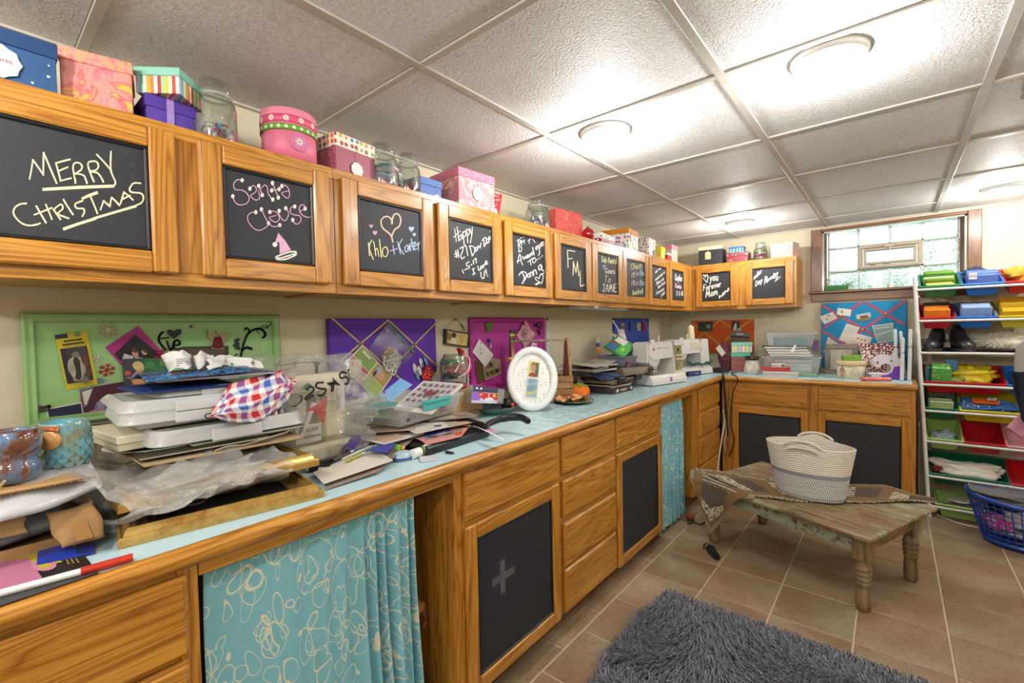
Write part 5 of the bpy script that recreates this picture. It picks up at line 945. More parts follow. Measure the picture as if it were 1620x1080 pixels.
# ================================================================ clutter on the near counter
def mat_card():
    mt,nt,b=newmat('cardboard'); v=coords(nt); c=ramp(nt,noise(nt,v,9,4),[(.3,'#a07a4e'),(.7,'#b8925f')]); f=ramp(nt,noise(nt,coords(nt,scale=(400,8,8)),1,2),[(.4,'#d8cbb8'),(.6,'#ffffff')]); lnk(nt,mixc(nt,c,f,.25,'MULTIPLY'),b.inputs['Base Color']); b.inputs['Roughness'].default_value=.85; return mt
CARD=mat_card(); POLY=clear('milky_lid','#ffffff',.05,.25,.22,.72,'#f6f8f8'); CLEARP=clear('clear_tub','#fbfdfd',.05,.30,.10,.20,'#f6fafa')
ZK=.9146
def frm(o,e):   # local frame: origin, direction along the counter; y axis points away to the wall
    e=Vector((e[0],e[1],0)).normalized(); n=Vector((-e.y,e.x,0)); m=Matrix.Identity(4)
    for i in range(3): m[i][0]=e[i]; m[i][1]=n[i]; m[i][2]=(0,0,1)[i]; m[i][3]=o[i]
    return m
def crumple(fn,amp,seed,freq=9):
    rs=np.random.RandomState(seed); K=[(rs.normal(size=2)*freq,rs.rand()*6.28,rs.uniform(.4,1),rs.normal(size=3)) for _ in range(7)]
    def f(u,v):
        p=np.array(fn(u,v),float); 
        for k,ph,a,d in K: p=p+d/np.linalg.norm(d)*amp*a*math.sin(k[0]*u+k[1]*v+ph)/2
        return p
    return f
def ridged(fn,amp,seed,freq=30):
    rs=np.random.RandomState(seed); K=[(rs.normal(size=2)*freq*rs.uniform(.5,1.3),rs.rand()*6.28,rs.normal(size=3)) for _ in range(8)]
    def f(u,v):
        q=np.array(fn(u,v),float)
        for k,ph,d in K: q=q+d/np.linalg.norm(d)*amp*(abs(math.sin((k[0]*u+k[1]*v+ph)/2))-.6)
        return q
    return f
# marker
a=PZ(-6,940,ZK+.0078); b=PZ(210,881,ZK+.0078); m_=PZ(128,904,ZK+.0078); t=T('marker_pen','white marker with long red cap lying near the counter edge','marker',tuple((a+b)/2-np.array([0,0,.0078])))
O(G().cyl(a,m_,.0062,n=16),'barrel',M('#efefec',.3),t); O(G().cyl(m_,b,.0074,n=16),'cap',M('#c0301c',.3),t); O(G().cyl(a-(m_-a)/np.linalg.norm(m_-a)*.01,a,.0066,n=16),'end_plug',M('#4a2a6a',.3),t)
d=(Vector(tuple(m_-a))).normalized(); s=d.cross(Vector((0,0,1))); up=Vector((0,0,1)); ax_=(up*.75+Vector((.5,-.3,0))).normalized(); bb=(ax_-d*ax_.dot(d)).normalized()
text(t,'lettering','markers washable',Vector(tuple(a))+d*.03+bb*.0062,d,bb.cross(d)*-1 if 0 else (d.cross(bb))*-1,.006,'#c9c9c6') if 0 else None
# booklet with the pink mug
q=[PZ(-20,872,ZK+.002),PZ(133,878,ZK+.002),PZ(156,906,ZK+.002),PZ(-20,965,ZK+.002)]
qcard('booklet','dark booklet with a pink mug on the cover under the marker','booklet',q,[('#3a3a3c',[(0,.8),(1,.72),(1,1),(0,1)]),('#c9b83a',[(.0,0),(.5,0),(.75,.3),(.3,.5),(0,.3)]),('#5a6a2a',[(0,0),(.3,0),(.2,.25),(0,.3)]),('#c87a9a',[(.0,.25),(.42,.15),(.5,.75),(.0,.8)]),('#d890ae',circ(.55,.38,.12,14,.16)),('#c9b83a',circ(.55,.38,.07,12,.09)),('#17130f',[(.7,.1),(1,.1),(1,.5),(.8,.55)])]+[('#c9a86a',rect(.78+.05*i,.2+.08*j,.8+.05*i,.24+.08*j)) for i in range(3) for j in range(3)],'#1c1a1c',.0016)
qcard('plastic_sheet','sheer blue plastic sheet poking out under the cardboard box','sheet',[PZ(60,868,ZK+.005),PZ(150,853,ZK+.005),PZ(150,874,ZK+.004),PZ(58,893,ZK+.004)],[],M('#2340b0',.25),.0008)
qcard('clear_sleeve','clear plastic sleeve lying by the torn cardboard box','sleeve',[PZ(110,848,ZK+.0065),PZ(190,840,ZK+.0065),PZ(176,868,ZK+.006),PZ(120,876,ZK+.006)],[],clear('sleeve_film','#f0f4f6',.12,.4,.08),.0006)
# torn cardboard box
t=T('cardboard_box','torn shallow cardboard box at the left end of the counter','box',(.33,.05,ZK)); g=G(); x0,x1,y0,y1=.16,.462,-.14,.168
g.box(x0,x1,y0,y1,ZK,ZK+.004).box(x0,x0+.004,y0,y1,ZK+.004,.995).box(x0+.004,x1,y0,y0+.004,ZK+.004,.995)
g.box(x0+.004,x1,y1-.004,y1,ZK+.004,.992); g.box(x1-.004,x1,y0+.004,y1-.004,ZK+.004,ZK+.022); O(g,'tray',CARD,t)
g=G(); g.grid(crumple(lambda u,v:(.463+.02*v,-.13+.20*u,.997-.028*v),.004,3),14,6,0,.003); O(g,'torn_flap',CARD,t)
g=G(); g.grid(crumple(lambda u,v:(.468+.045*math.sin(v*1.5),.098+.068*u+.012*v,.992-.062*v),.005,5),10,10,0,.004); fl2=O(g,'torn_flap',CARD,t)
qcard('packing_tape',None,None,[(.505,.128,.975),(.508,.150,.975),(.527,.158,.938),(.524,.135,.938)],[],M('#9a6a22',.25),.0006,fl2)
g=G(); g.blob((.33,.02,.952),.125,.13,.030,.08,2.5,24,14,seed=4); O(g,'folded_sheet',M('#8d8d90',.6),None,'grey folded plastic sheeting inside the torn cardboard box','sheeting')
# white plastic bag
g=G()
def fnb(u,v):
    y=-.15+.335*u; s_=v*2-1; xx=.30+.22*s_*(1-.25*max(0,u-.7)/.3); zz=1.022+.022*(1-abs(s_)**3)-.035*max(0,s_)**4*(1-u*.7); return (xx,y,zz)
g.grid(crumple(fnb,.008,8,7),26,22,0,.012); O(g,'plastic_bag',clear('white_bag','#ffffff',.06,.25,.2,.9,'#f2f4f6'),None,'white plastic bag folded over the cardboard box under the owl mugs','bag')
t=T('cardboard_sheet','torn corrugated cardboard sheet under the two owl mugs','cardboard',(.3,.05,1.046)); g=G()
g.grid(crumple(lambda u,v:(.16+.33*v-(.05*max(0,u-.8)/.2),-.15+.345*u,1.050+.004*math.sin(6*u)-.03*max(0,u-.86)/.14*v),.0025,9),22,14,0,.004); O(g,'sheet',CARD,t)
g=G(); rs=np.random.RandomState(3)
for i in range(46): y=-.14+.0068*i; g.box(.489,.493,y,y+.0035,1.047+rs.uniform(-.001,.001),1.0505)
O(g,'torn_edge',M('#6a4a2a',.9),t,kind='stuff')
# owl mugs
def mat_glaze(name,cols,scale):
    mt=mat_mottle(name,cols,scale,.1,5,1.4); b=mt.node_tree.nodes['Principled BSDF']; b.inputs['Coat Weight'].default_value=.9; b.inputs['Coat Roughness'].default_value=.04; return mt
GL1=mat_glaze('blue_brown_glaze',['#4a2a1c','#6d3f28','#5a6f8c','#4f86b0','#5a9ac4'],17); GL2=mat_glaze('turquoise_glaze',['#8a6a2a','#6f8f86','#5f9fb0','#4f93b4'],21)
t=T('owl_mug','smooth blue and brown glazed owl mug at the left edge','mug',(.415,.060,1.055)); c=(.415,.060,1.055)
O(G().lathe(c,[(.0005,0),(.030,0),(.040,.010),(.043,.024),(.040,.038),(.034,.046),(.040,.056),(.043,.072),(.041,.090),(.037,.101),(.0345,.102),(.036,.092),(.037,.060),(.0005,.055)],34),'body',GL1,t)
for a,r in ((.2,.018),): p=Vector(c)+Vector((math.cos(-1.2)*.042,math.sin(-1.2)*.042,.075)); O(G().lathe(p,[(.0005,.006),(.010,.005),(.017,.0015),(.018,-.002)],22,axis=(math.cos(-1.2),math.sin(-1.2),0)),'eye',M('#d6b87a',.25,coat=.5),t)
p=Vector(c)+Vector((.047,-.02,.004)); O(G().cyl(p,p+Vector((.012,.006,.012)),.003,.002),'foot',M('#cdb68c',.3),t)
t=T('owl_mug','turquoise owl mug with scalloped feather texture','mug',(.352,.142,1.055)); c=(.352,.142,1.055); n=40; pr=[]
prof=[(.0005,0),(.032,0),(.040,.008),(.045,.030),(.046,.055),(.043,.078),(.040,.092),(.041,.099),(.038,.100),(.036,.090),(.0005,.06)]
O(G().lathe(c,prof,40),'body',GL2,t)
g=G()
for j in range(8):
    zz=.012+j*.0105; rr=np.interp(zz,[h for r,h in prof[1:8]],[r for r,h in prof[1:8]])
    for i in range(15):
        a=2*math.pi*(i+.5*(j%2))/15; nn=Vector((math.cos(a),math.sin(a),0)); tt=Vector((-math.sin(a),math.cos(a),0)); p=Vector(c)+nn*(rr-.0005)+Vector((0,0,zz))
        pts=[p+tt*x+Vector((0,0,1))*y+nn*hgt for x,y,hgt in ((-.008,.007,.0002),(.008,.007,.0002),(.0088,0,.0010),(.005,-.006,.0014),(0,-.008,.0016),(-.005,-.006,.0014),(-.0088,0,.0010))]; g.add(pts,[tuple(range(7))],0,False)
O(g,'feathers',GL2,t,kind='stuff',recalc=False)
p=Vector(c)+Vector((.037,-.027,.066)); ax_=Vector((.81,-.58,.05)); O(G().lathe(p,[(.0005,.004),(.006,.006),(.007,.004),(.012,.0065),(.013,.0045),(.019,.006),(.020,.002),(.019,-.004)],26,axis=ax_),'eye',M('#cf9a58',.3,coat=.4),t)
g=G(); g.grid(lambda u,v:(c[0]+math.cos(-2.6+2.3*u)*(.043+.006*v),c[1]+math.sin(-2.6+2.3*u)*(.043+.006*v),c[2]+.092+.012*math.sin(3.14*u)*v-.01*v),12,5,0,.003); O(g,'brow',M('#b85a24',.2,coat=.5),t)
# gold picture frames
def mat_gold():
    mt,nt,b=newmat('antique_gold'); v=coords(nt); lnk(nt,ramp(nt,noise(nt,v,28,4,.7),[(.3,'#9a7638'),(.48,'#c09850'),(.75,'#d6b470')]),b.inputs['Base Color']); b.inputs['Roughness'].default_value=.26; b.inputs['Metallic'].default_value=.6; return mt
GOLD=mat_gold()
def gold_frame(label,o,e,wl,dp,z,parent_name='gold_frame',pic=True):
    mx=frm((o[0],o[1],z),e); t=T(parent_name,label,'frame',(o[0],o[1],z)); pr=[(0,0),(0,.015),(.003,.019),(.006,.019),(.008,.016),(.012,.027),(.017,.033),(.021,.033),(.023,.027),(.027,.030),(.031,.028),(.035,.018),(.052,.014),(.056,.008),(.056,0)]
    cs=[(0,0),(wl,0),(wl,dp),(0,dp)]
    for i in range(4):
        a,b=cs[i],cs[(i+1)%4]; d=np.array([b[0]-a[0],b[1]-a[1]]); ln=np.linalg.norm(d); d=d/ln; nn=np.array([-d[1],d[0]]); g=G(); g.M=mx; P=[]
        for end in (0,1):
            for w_,h in pr: q=np.array(a)+d*(w_ if end==0 else ln-w_)+nn*w_; P.append((q[0],q[1],h))
        k_=len(pr); g.add(P,[(j,j+1,k_+j+1,k_+j) for j in range(k_-1)]+[(k_-1,0,k_,2*k_-1)]); O(g,'moulding',GOLD,t)
    if pic: g=G(); g.M=mx; g.box(.054,wl-.054,.054,dp-.054,.002,.006); O(g,'picture',mat_mottle('dark_print',['#141414','#2a2622','#4a3a2c'],22),t)
    return t
gold_frame('large gold picture frame lying flat on the counter under the bubble wrap',(.572,.186),(.143,.99),.404,.33,ZK)
gold_frame('second gold picture frame wrapped in bubble wrap on top of the first',(.530,.196),(.02,1),.425,.31,.972,pic=True)
BUB=clear('bubble_wrap','#ffffff',.14,.40,.14,.28,'#fffef8',bumpscale=60,bstr=.6,bdist=.02)
t=T('bubble_wrap','crumpled clear bubble wrap round the gold frames','wrap',(.4,.36,.95)); g=G(); rs=np.random.RandomState(2)
def fw_(u,v):
    y=.165+.40*u+.03*math.sin(7*v); ang=-1.2+3.9*v; rx=.19-.05*u; cx=.40+.02*math.sin(5*u); r2=.052-.012*u+.010*math.sin(11*u+2*v)
    x=cx+rx*math.cos(ang) if math.cos(ang)>0 else cx+.2*math.cos(ang); z=.992+r2*math.sin(ang)*(1 if math.sin(ang)>0 else .75)
    return (x,y,max(z,.952))
g.grid(ridged(crumple(fw_,.014,12,14),.0085,13,34),110,84,0,0,False); O(g,'film',BUB,t,recalc=False)
g=G(); g.grid(crumple(lambda u,v:(.50+.055*math.sin(3*v),.30+.24*u,.952+.035*math.sin(3.1*v)+.004*math.sin(12*u)),.010,22,13),60,30); O(g,'loose_tail',BUB,t,recalc=False)
g=G(); g.blob((.30,.20,.975),.09,.06,.055,.3,4,28,18,seed=9); O(g,'bunched_end',BUB,t,recalc=False)
g=G(); heap(g,(.50,.345,1.000),.055,.155,.040,33,60,30); O(g,'front_bulge',BUB,t,recalc=False)
g=G(); g.tube([(.535,.30+.05*math.cos(a),.958+.006*math.sin(2*a)) for a in np.linspace(0,6.28,15)[:-1]],.004,6,closed=True); O(g,'cable_coil',M('#121214',.4),None,'black coiled cable under the bubble wrap','cable')
# cardboard, plates and magazines
t=T('cardboard_sheet','flat kraft cardboard sheet on top of the bubble wrapped frame','cardboard',(.3,.45,1.035)); q=[PX(228,736,.45),PX(480,690,.45),PX(480,690,.45)+np.array([-.33,.03,.004]),PX(228,736,.45)+np.array([-.33,-.01,.004])]
qq=[Vector(tuple(p)) for p in q]; g=G(); g.add(qq+[p-Vector((0,0,.0045)) for p in qq],[(0,1,2,3),(4,5,6,7),(0,1,5,4),(1,2,6,5),(2,3,7,6),(3,0,4,7)]); O(g,'sheet',mat_mottle('kraft_board',['#a88c68','#b59a76'],14,.85),t)
ub_=Vector(qq[1]-qq[0]); vb_=Vector(qq[3]-qq[0]); printing(t,'stamp_print',qq[0],ub_,vb_,[('#6a5640',circ(.52,.16,.05,12,.05)),('#b09470',circ(.52,.16,.036,12,.034)),('#6a5640',rect(.2,.12,.3,.15))],.0006)
def plate(label,x,y,z,r,col): 
    g=G(); g.lathe((x,y,z),[(.0005,.001),(r*.6,.001),(r*.75,.006),(r,.010),(r*1.0,.012),(r*.74,.009),(r*.58,.004),(.0005,.004)],40); return O(g,'paper_plate',M(col,.6),None,label,'plate')
plate('white paper plate poking out left under the cream box',.26,.33,1.047,.115,'#e6e6e2')
def slab(name,label,cat,o,e,wl,dp,z,h,mats,bev=.002,group=None,top=None,printc=None,tilt=0):
    mx=frm((o[0],o[1],z),e)@Matrix.Rotation(tilt,4,'X'); g=G(); g.M=mx; g.box(0,wl,0,dp,0,h,0,bev); ob=O(g,name,mats,None,label,cat,group)
    if printc:
        A=(mx.to_3x3()@Vector((wl,0,0))); B=(mx.to_3x3()@Vector((0,dp,0))); printing(ob,'cover_print',mx@Vector((0,0,h)),A,B,printc,.0006)
    return ob
def book(name,label,cat,o,e,wl,dp,z,h,cover,pages='#e2dccd',printc=None,group=None):
    mx=frm((o[0],o[1],z),e); t=T(name,label,cat,(o[0],o[1],z),0,group); g=G(); g.M=mx; g.box(0,wl,0,dp,0,.0012).box(0,wl,0,dp,h-.0012,h).box(0,wl,dp-.0012,dp,.0012,h-.0012); c_=O(g,'cover',M(cover,.4) if isinstance(cover,str) else cover,t)
    g=G(); g.M=mx; g.box(.002,wl-.002,.002,dp-.0014,.0013,h-.0013); O(g,'pages',M(pages,.8),t)
    if printc: A=(mx.to_3x3()@Vector((wl,0,0))); B=(mx.to_3x3()@Vector((0,dp,0))); printing(c_,'cover_print',mx@Vector((0,0,h)),A,B,printc,.0006)
    return t
book('magazine','magazine with dark autumn cover under the cream box','magazine',(.432,.252),(.05,1),.28,.21,1.052,.006,'#3a3a24','#d8d4c8'); book('magazine','teal covered magazine under the lowest plastic lid','magazine',(.415,.36),(.02,1),.28,.22,1.059,.008,'#0f4a52')
g=G(); g.tube(smooth([(.446,.40,1.045),(.448,.43,1.050),(.44,.47,1.045),(.446,.52,1.052),(.43,.58,1.055),(.40,.61,1.056)],5),.005,8,flat=.35); O(g,'fabric_strap',M('#b5a994',.9),None,'beige fabric strap lying on the kraft cardboard','strap')
t=T('cream_box','flat cream coloured box under the plastic lids','box',(.23,.33,1.068),0); mx=frm((.372,.228,1.068),(-.1,1))
g=G(); g.M=mx; g.box(0,.25,0,.235,0,.030,0,.002); O(g,'box_body',M('#d8cfae',.6),t); g=G(); g.M=mx; g.box(-.003,.253,-.003,.238,.016,.036,0,.003); O(g,'lid',M('#e0d8ba',.55),t)
def tublid(label,o,e,wl,dp,z,h=.026,latch=True,group='stacked plastic tub lids'):
    mx=frm((o[0],o[1],z),e); t=T('tub_lid',label,'lid',(o[0],o[1],z),0,group); r=.035
    def rr(a,b,rad,n=6):
        out=[]
        for cx,cy,s in ((a-rad,b-rad,0),(-a+rad,b-rad,1),(-a+rad,-b+rad,2),(a-rad,-b+rad,3)):
            for i in range(n+1): q=math.pi/2*(s+i/n); out.append((cx+rad*math.cos(q),cy+rad*math.sin(q)))
        return out
    a,b=wl/2,dp/2; lv=[(1.0,0,.0),(1.0,.006,0),(.985,.007,0),(.985,h*.6,0),(.97,h*.62,0),(.965,h*.95,0),(.93,h,0),(.90,h,0),(.89,h*.80,0)]; V=[]
    for s,zz,_ in lv:
        for x,y in rr(a*s if 1 else a,b-(1-s)*a,r): V.append((x+a,y+b,zz))
    k_=len(V)//len(lv); g=G(); g.M=mx; g.add(V,[(i*k_+j,i*k_+(j+1)%k_,(i+1)*k_+(j+1)%k_,(i+1)*k_+j) for i in range(len(lv)-1) for j in range(k_)],0,True); g.add(V[-k_:],[tuple(range(k_))]); O(g,'lid_panel',POLY,t)
    if latch: g=G(); g.M=mx; g.box(wl*.34,wl*.66,-.004,.004,-.006,h*.7,0,.002); O(g,'latch_lip',POLY,t)
    return t
tublid('lowest milky plastic tub lid under the plaid cloth',(.445,.272),(.0,1),.365,.30,1.076,.034)
book('folded_paper','curled grey sheet between the plastic lids','paper',(.36,.27),(0,1),.2,.2,1.111,.02,'#b9b7b2','#cfcdc8')
tublid('middle milky plastic lid of the stack',(.415,.222),(.06,1),.31,.28,1.132,.026); tublid('upper middle milky plastic lid nested on another lid',(.413,.224),(.06,1),.31,.28,1.159,.026)
tublid('top milky plastic tub lid under the magazines',(.395,.298),(-.02,1),.275,.24,1.1865,.018)
g=G(); g.grid(crumple(lambda u,v:(.40-.22*v,.262+.22*u,1.206+.012*math.sin(3.1*u)*math.sin(3.1*v)),.004,5,6),18,14,0,.004); O(g,'cloth_bag',M('#16306e',.6),None,'royal blue bag edge between the lids and magazines','bag')
book('magazine','open magazine with purple edge near the top of the stack','magazine',(.405,.30),(.02,1),.27,.2,1.2235,.006,'#5a4a86','#e6e0d2')
t=T('magazine','dark starry magazine curled on top of the lid stack','magazine',(.33,.40,1.231)); g=G()
STARM=mat_mottle('galaxy_cover',['#0c1426','#16263f','#3f78a8','#151a30','#a86a8a'],24,.25,4,1.8)
g.grid(lambda u,v:(.42-.20*v,.272+.235*u,1.2315+.016*math.sin(math.pi*min(1,v*1.6))*(1-.3*u)+.006*u),20,16,0,.003); O(g,'cover',STARM,t)
t=T('receipts','crumpled white receipts with print on top of the stack','paper',(.36,.42,1.248))
for i,(y0,y1,x,zt,sd) in enumerate(((.325,.40,.375,1.292,1),(.385,.45,.36,1.288,2),(.41,.53,.37,1.272,3),(.47,.545,.36,1.268,4))):
    g=G(); g.grid(crumple(lambda u,v:(x+.035*math.sin(4.2*u+i)-.03*v,y0+(y1-y0)*u,1.249+(zt-1.249)*v+.006*math.sin(5*u)),.007,sd,7),14,12,0,.0006); p_=O(g,'receipt',M('#dcdcd9',.7),t)
    if i==0: printing(p_,'print',(x+.02,.338,1.262),(0,.045,0),(0,0,.02),[('#6a6a6a',rect(0,.25*j,.9,.25*j+.09)) for j in range(4)],.006)
# plaid cloth
def mat_plaid():
    mt,nt,b=newmat('plaid_cloth'); sp=nt.nodes.new('ShaderNodeSeparateXYZ'); lnk(nt,coords(nt,'UV'),sp.inputs[0])
    def st(o):
        f=math_(nt,'FRACT',math_(nt,'MULTIPLY',o,2.0)); return ramp(nt,f,[(0,'#b8202c'),(.30,'#eceae6'),(.52,'#3a5aa8'),(.80,'#eceae6')],'CONSTANT')
    lnk(nt,mixc(nt,st(sp.outputs[0]),st(sp.outputs[1]),.5),b.inputs['Base Color']); b.inputs['Roughness'].default_value=.9; return mt
PLA=mat_plaid(); t=T('plaid_cloth','red white and blue plaid cloth crumpled on a plastic lid','cloth',(.40,.52,1.112))
PT=[(336,654),(349,627),(364,609),(395,601),(420,594),(445,587),(453,598),(466,602)]; PB=[(337,660),(350,663),(372,666),(396,667),(416,661),(434,650),(453,632),(467,608)]
def pol8(P,u): x=u*7; i=min(int(x),6); f=x-i; return P[i][0]*(1-f)+P[i+1][0]*f,P[i][1]*(1-f)+P[i+1][1]*f
def fpl(u,v):
    a,b=pol8(PT,u),pol8(PB,u); x=.36+.06*(1-u)+.07*v*(1-.5*u)+.03*math.sin(math.pi*v); return PX(a[0]*(1-v)+b[0]*v,a[1]*(1-v)+b[1]*v,x)
g=G(); g.grid(crumple(fpl,.013,31,15),50,40,0,.0015,True,(2.2,1.3)); O(g,'cloth',PLA,t)
g=G(); g.grid(crumple(lambda u,v:np.array(PX(428+20*u,592+70*v,.37+.02*math.sin(9*u)))+np.array([.012*math.sin(6*u),0,0]),.008,35,9),26,24,0,.0015,True,(.7,1.1)); O(g,'cloth_fold',PLA,t)
g=G(); g.tube([tuple(PX(333+9*math.cos(a),658+4*math.sin(a),.462)) for a in np.linspace(0,6.28,13)[:-1]],.0016,6,closed=True); O(g,'hair_tie',M('#20203a',.7),t)
# ---------------------------------------------------------------- sewing machine in a clear bag
t=T('bagged_sewing_machine','cream vintage sewing machine inside a clear printed plastic bag','sewing machine',(.27,.75,ZK)); CRM=M('#ddd2ae',.35,coat=.3); CR2=M('#e6ddc0',.35)
g=G(); g.box(.18,.33,.66,.86,ZK,ZK+.06,0,.012); O(g,'machine_base',CRM,t)
g=G(); g.box(.20,.315,.745,.845,ZK+.06,1.175,0,.02); O(g,'machine_column',CRM,t)
g=G(); g.box(.205,.31,.63,.85,1.13,1.20,0,.018); O(g,'machine_arm',CR2,t); g=G(); g.box(.315,.322,.655,.745,.985,1.045,0,.003); lb=O(g,'name_plate',M('#d9d2bd',.4),t)
text(lb,'name_lettering','SINGER',(.3222,.674,1.022),(0,1,0),(0,0,1),.017,'#2a2a2a'); g=G()
g.box(.3222,.3226,.66,.742,1.002,1.010); O(g,'plate_stripe',M('#8a8f92',.4),lb)
for u,v,c_ in ((487,612,'#4a8a5a'),(497,650,'#b83a34'),(512,630,'#8a5a3a')):
    p=PX(u,v,.325); O(G().tube([(p[0],p[1]+.010*math.cos(a),p[2]+.010*math.sin(a)) for a in np.linspace(0,6.28,17)[:-1]],.0025,6,closed=True).cyl(p-np.array([.012,0,0]),p+np.array([.0,0,0]),.009),'dial',M(c_,.4),t)
g=G(); g.cyl((.26,.765,1.20),(.26,.765,1.232),.006,n=10).cyl((.26,.765,1.228),(.26,.765,1.236),.011,n=10); O(g,'spool_pin',M('#4a4a4a',.3,.5),t); g=G(); g.tube([(.27,.63,1.235),(.27,.70,1.24),(.27,.86,1.236)],.0016,5); O(g,'thread_guide',M('#5a5a5a',.3,.7),t)
O(G().cyl((.36,.655,1.02),(.385,.69,1.12),.008,n=12),'white_tube',M('#e9e9e6',.4),t); O(G().cyl((.345,.80,1.08),(.345,.80,1.17),.013,n=12),'cream_spool',M('#e3e0d8',.5),t)
BAG=clear('poly_bag','#ffffff',.06,.30,.10,.09,'#fcfcf8',bumpscale=22,bstr=1.0,bdist=.06)
g=G(); K=[(rnd.normal(size=3)*4,rnd.rand()*6.28) for _ in range(9)]; V=[]; nu,nv=90,64
for j in range(nv+1):
    ph=math.pi*j/nv
    for i in range(nu):
        th_=2*math.pi*i/nu; d=np.array([math.sin(ph)*math.cos(th_),math.sin(ph)*math.sin(th_),math.cos(ph)]); q_=(abs(d[0])**4+abs(d[1])**4+abs(d[2])**4)**-.25; w_=sum(math.sin(k_@d*2+p_) for k_,p_ in K)*.013+sum(abs(math.sin(k_@d*3.1+p_*2))-.6 for k_,p_ in K)*.010
        z=1.085+d[2]*q_*.168; tp=1-.16*max(0,(z-1.1)/.15); V.append((.285+d[0]*q_*(.112*tp+w_),.752+d[1]*q_*(.135*tp+w_),max(z+w_*.3,ZK+.003)))
g.add(V,[(j*nu+i,j*nu+(i+1)%nu,(j+1)*nu+(i+1)%nu,(j+1)*nu+i) for j in range(nv) for i in range(nu)],0,True); bag=O(g,'plastic_bag',BAG,t)
cb=(420,540); kb=150/853; g=G(); RD='#b0141c'
def bagpoly(poly,m): g.add([Vector(tuple(PX(cb[0]+u*kb,cb[1]+v*kb,.432)))+Vector((-.03*abs((u-560)/300)**2,0,0)) for u,v in poly],[tuple(range(len(poly)))],m)
for st,wd in (([(275,590),(300,585),(340,545),(350,505),(335,490)],13),([(385,435),(410,408),(440,420),(435,450),(395,490),(375,520),(400,515),(430,485),(435,495)],17),([(520,370),(470,375),(462,410),(500,425),(538,430),(535,460),(505,485),(475,482)],19),([(775,250),(765,270),(790,340)],15),([(745,285),(700,275),(675,300),(690,330),(745,320),(770,350),(755,385),(725,380)],19)):
    for qd in stroke2(smooth(st,4),wd): bagpoly(qd,0)
for pl in ([(545,375),(610,360),(600,320),(690,400),(625,390),(615,450),(585,455),(590,410)],): bagpoly(pl[:4],0); bagpoly([pl[0],pl[3],pl[4],pl[5],pl[6],pl[7]],0)
bagpoly([(365,632),(440,580),(560,508),(528,745),(470,650),(478,620)],1)
O(g,'bag_print',[M('#0c0c0c',.5),M(RD,.5)],bag,recalc=False)
# ---------------------------------------------------------------- loose papers under the tub
rs=np.random.RandomState(21); PN=['stone','tan','grey','off-white','taupe','peach','dark grey','cream','dusty rose','olive brown','white','lilac']; PC=['#cfc8ba','#b8ad98','#8f8a86','#d8d4cc','#a89a8c','#c9a890','#6f6c6a','#d9cfc2','#bca6a0','#8a7f70','#e2ded6','#c8c0cc']
for i in range(24):
    cx_,cy_=rs.uniform(.17,.42),rs.uniform(.96,1.36); a=rs.uniform(-.9,.9); hw,hd=rs.uniform(.06,.12),rs.uniform(.05,.10); z=ZK+.0025+.003*i; tl=rs.uniform(-.01,.01); lim=.985
    e=np.array([-math.sin(a),math.cos(a)]); n_=np.array([-e[1],e[0]]); q=[]
    for sx,sy in ((-1,1),(1,1),(1,-1),(-1,-1)): xy=np.array([cx_,cy_])+e*hw*sx+n_*hd*sy; q.append((max(.03,min(xy[0],.47)),xy[1],z+tl*sx*.25))
    pr=[(PC[rs.randint(12)],rect(.08,.1,.9,.3)),(PC[rs.randint(12)],rect(.08,.4,.6,.9)),(['#7a8a5a','#8a4a5a','#4a5a8a','#9a7a4a'][rs.randint(4)],circ(.75,.65,.12,9))] if i>=12 else []
    pc=i%12; qcard('paper_sheet','loose '+PN[pc]+(' printed' if i>=12 else ' plain')+' sheet in the heap of papers under the clear latched tub','paper',q,pr,PC[pc],.0014,group='loose papers under the clear tub')
def zs(lab,cat,name,pts,zv,col,pr=(),th=.0012): return qcard(name,lab,cat,[PZ(u,v,z) for (u,v),z in zip(pts,zv if isinstance(zv,(list,tuple)) else [zv]*4)],pr,col,th)
zs('grey cardboard sheet with torn tip sliding towards the counter edge','cardboard','card_sheet',[(575,706),(660,688),(600,745),(512,775)],[.935,.955,.925,.918],'#9c8878')
zs('large blank white sheet of paper curling near the counter edge','paper','paper_sheet',[(590,706),(622,728),(512,765),(495,747)],[.945,.94,.930,.926],'#e3dbcd',[('#9a8f84',rect(.3,.55,.55,.57)),('#9a8f84',rect(.2,.3,.6,.32))])
zs('blue printed card under the grey cardboard','card','printed_card',[(595,705),(628,700),(612,716),(580,712)],.957,'#3f4a9a')
for k_,(a,b,c_,nm) in enumerate((((535,722),(585,700),'#9a94a8','lilac grey pen bundled beside the white sheet'),((540,726),(592,704),'#d6d2c8','white pen bundled beside the white sheet'),((547,730),(578,715),'#a8a02a','olive green pen in the pen bundle'),((560,722),(600,702),'#5a8a5a','green pen in the pen bundle'),((528,728),(560,712),'#2a2a30','black pen in the pen bundle'))):
    p0,p1=PZ(*a,.938+.002*k_),PZ(*b,.946+.002*k_); pn=T('pen',nm,'pen',tuple(p0),0,'pens in the bundle'); O(G().cyl(p0,p0+(p1-p0)*.8,.0042,n=10),'barrel',M(c_,.35),pn); O(G().cyl(p0+(p1-p0)*.8,p1,.0045,.002,n=10),'cap',M('#d8d8d4',.3),pn)
a,b=PZ(549,712,.955),PZ(564,694,.962); t=T('marker_pen','fat purple marker cap poking out below the bagged machine','marker',tuple(a)); O(G().cyl(a,b,.016,.0155,n=20),'barrel',M('#4a2a8c',.3),t); O(G().cyl(a-(b-a)*.02,a,.0135,n=20).cyl(a-(b-a)*.06,a,.004,n=8,m=1),'end_cap',[M('#6a6478',.4),M('#2a2436',.4)],t)
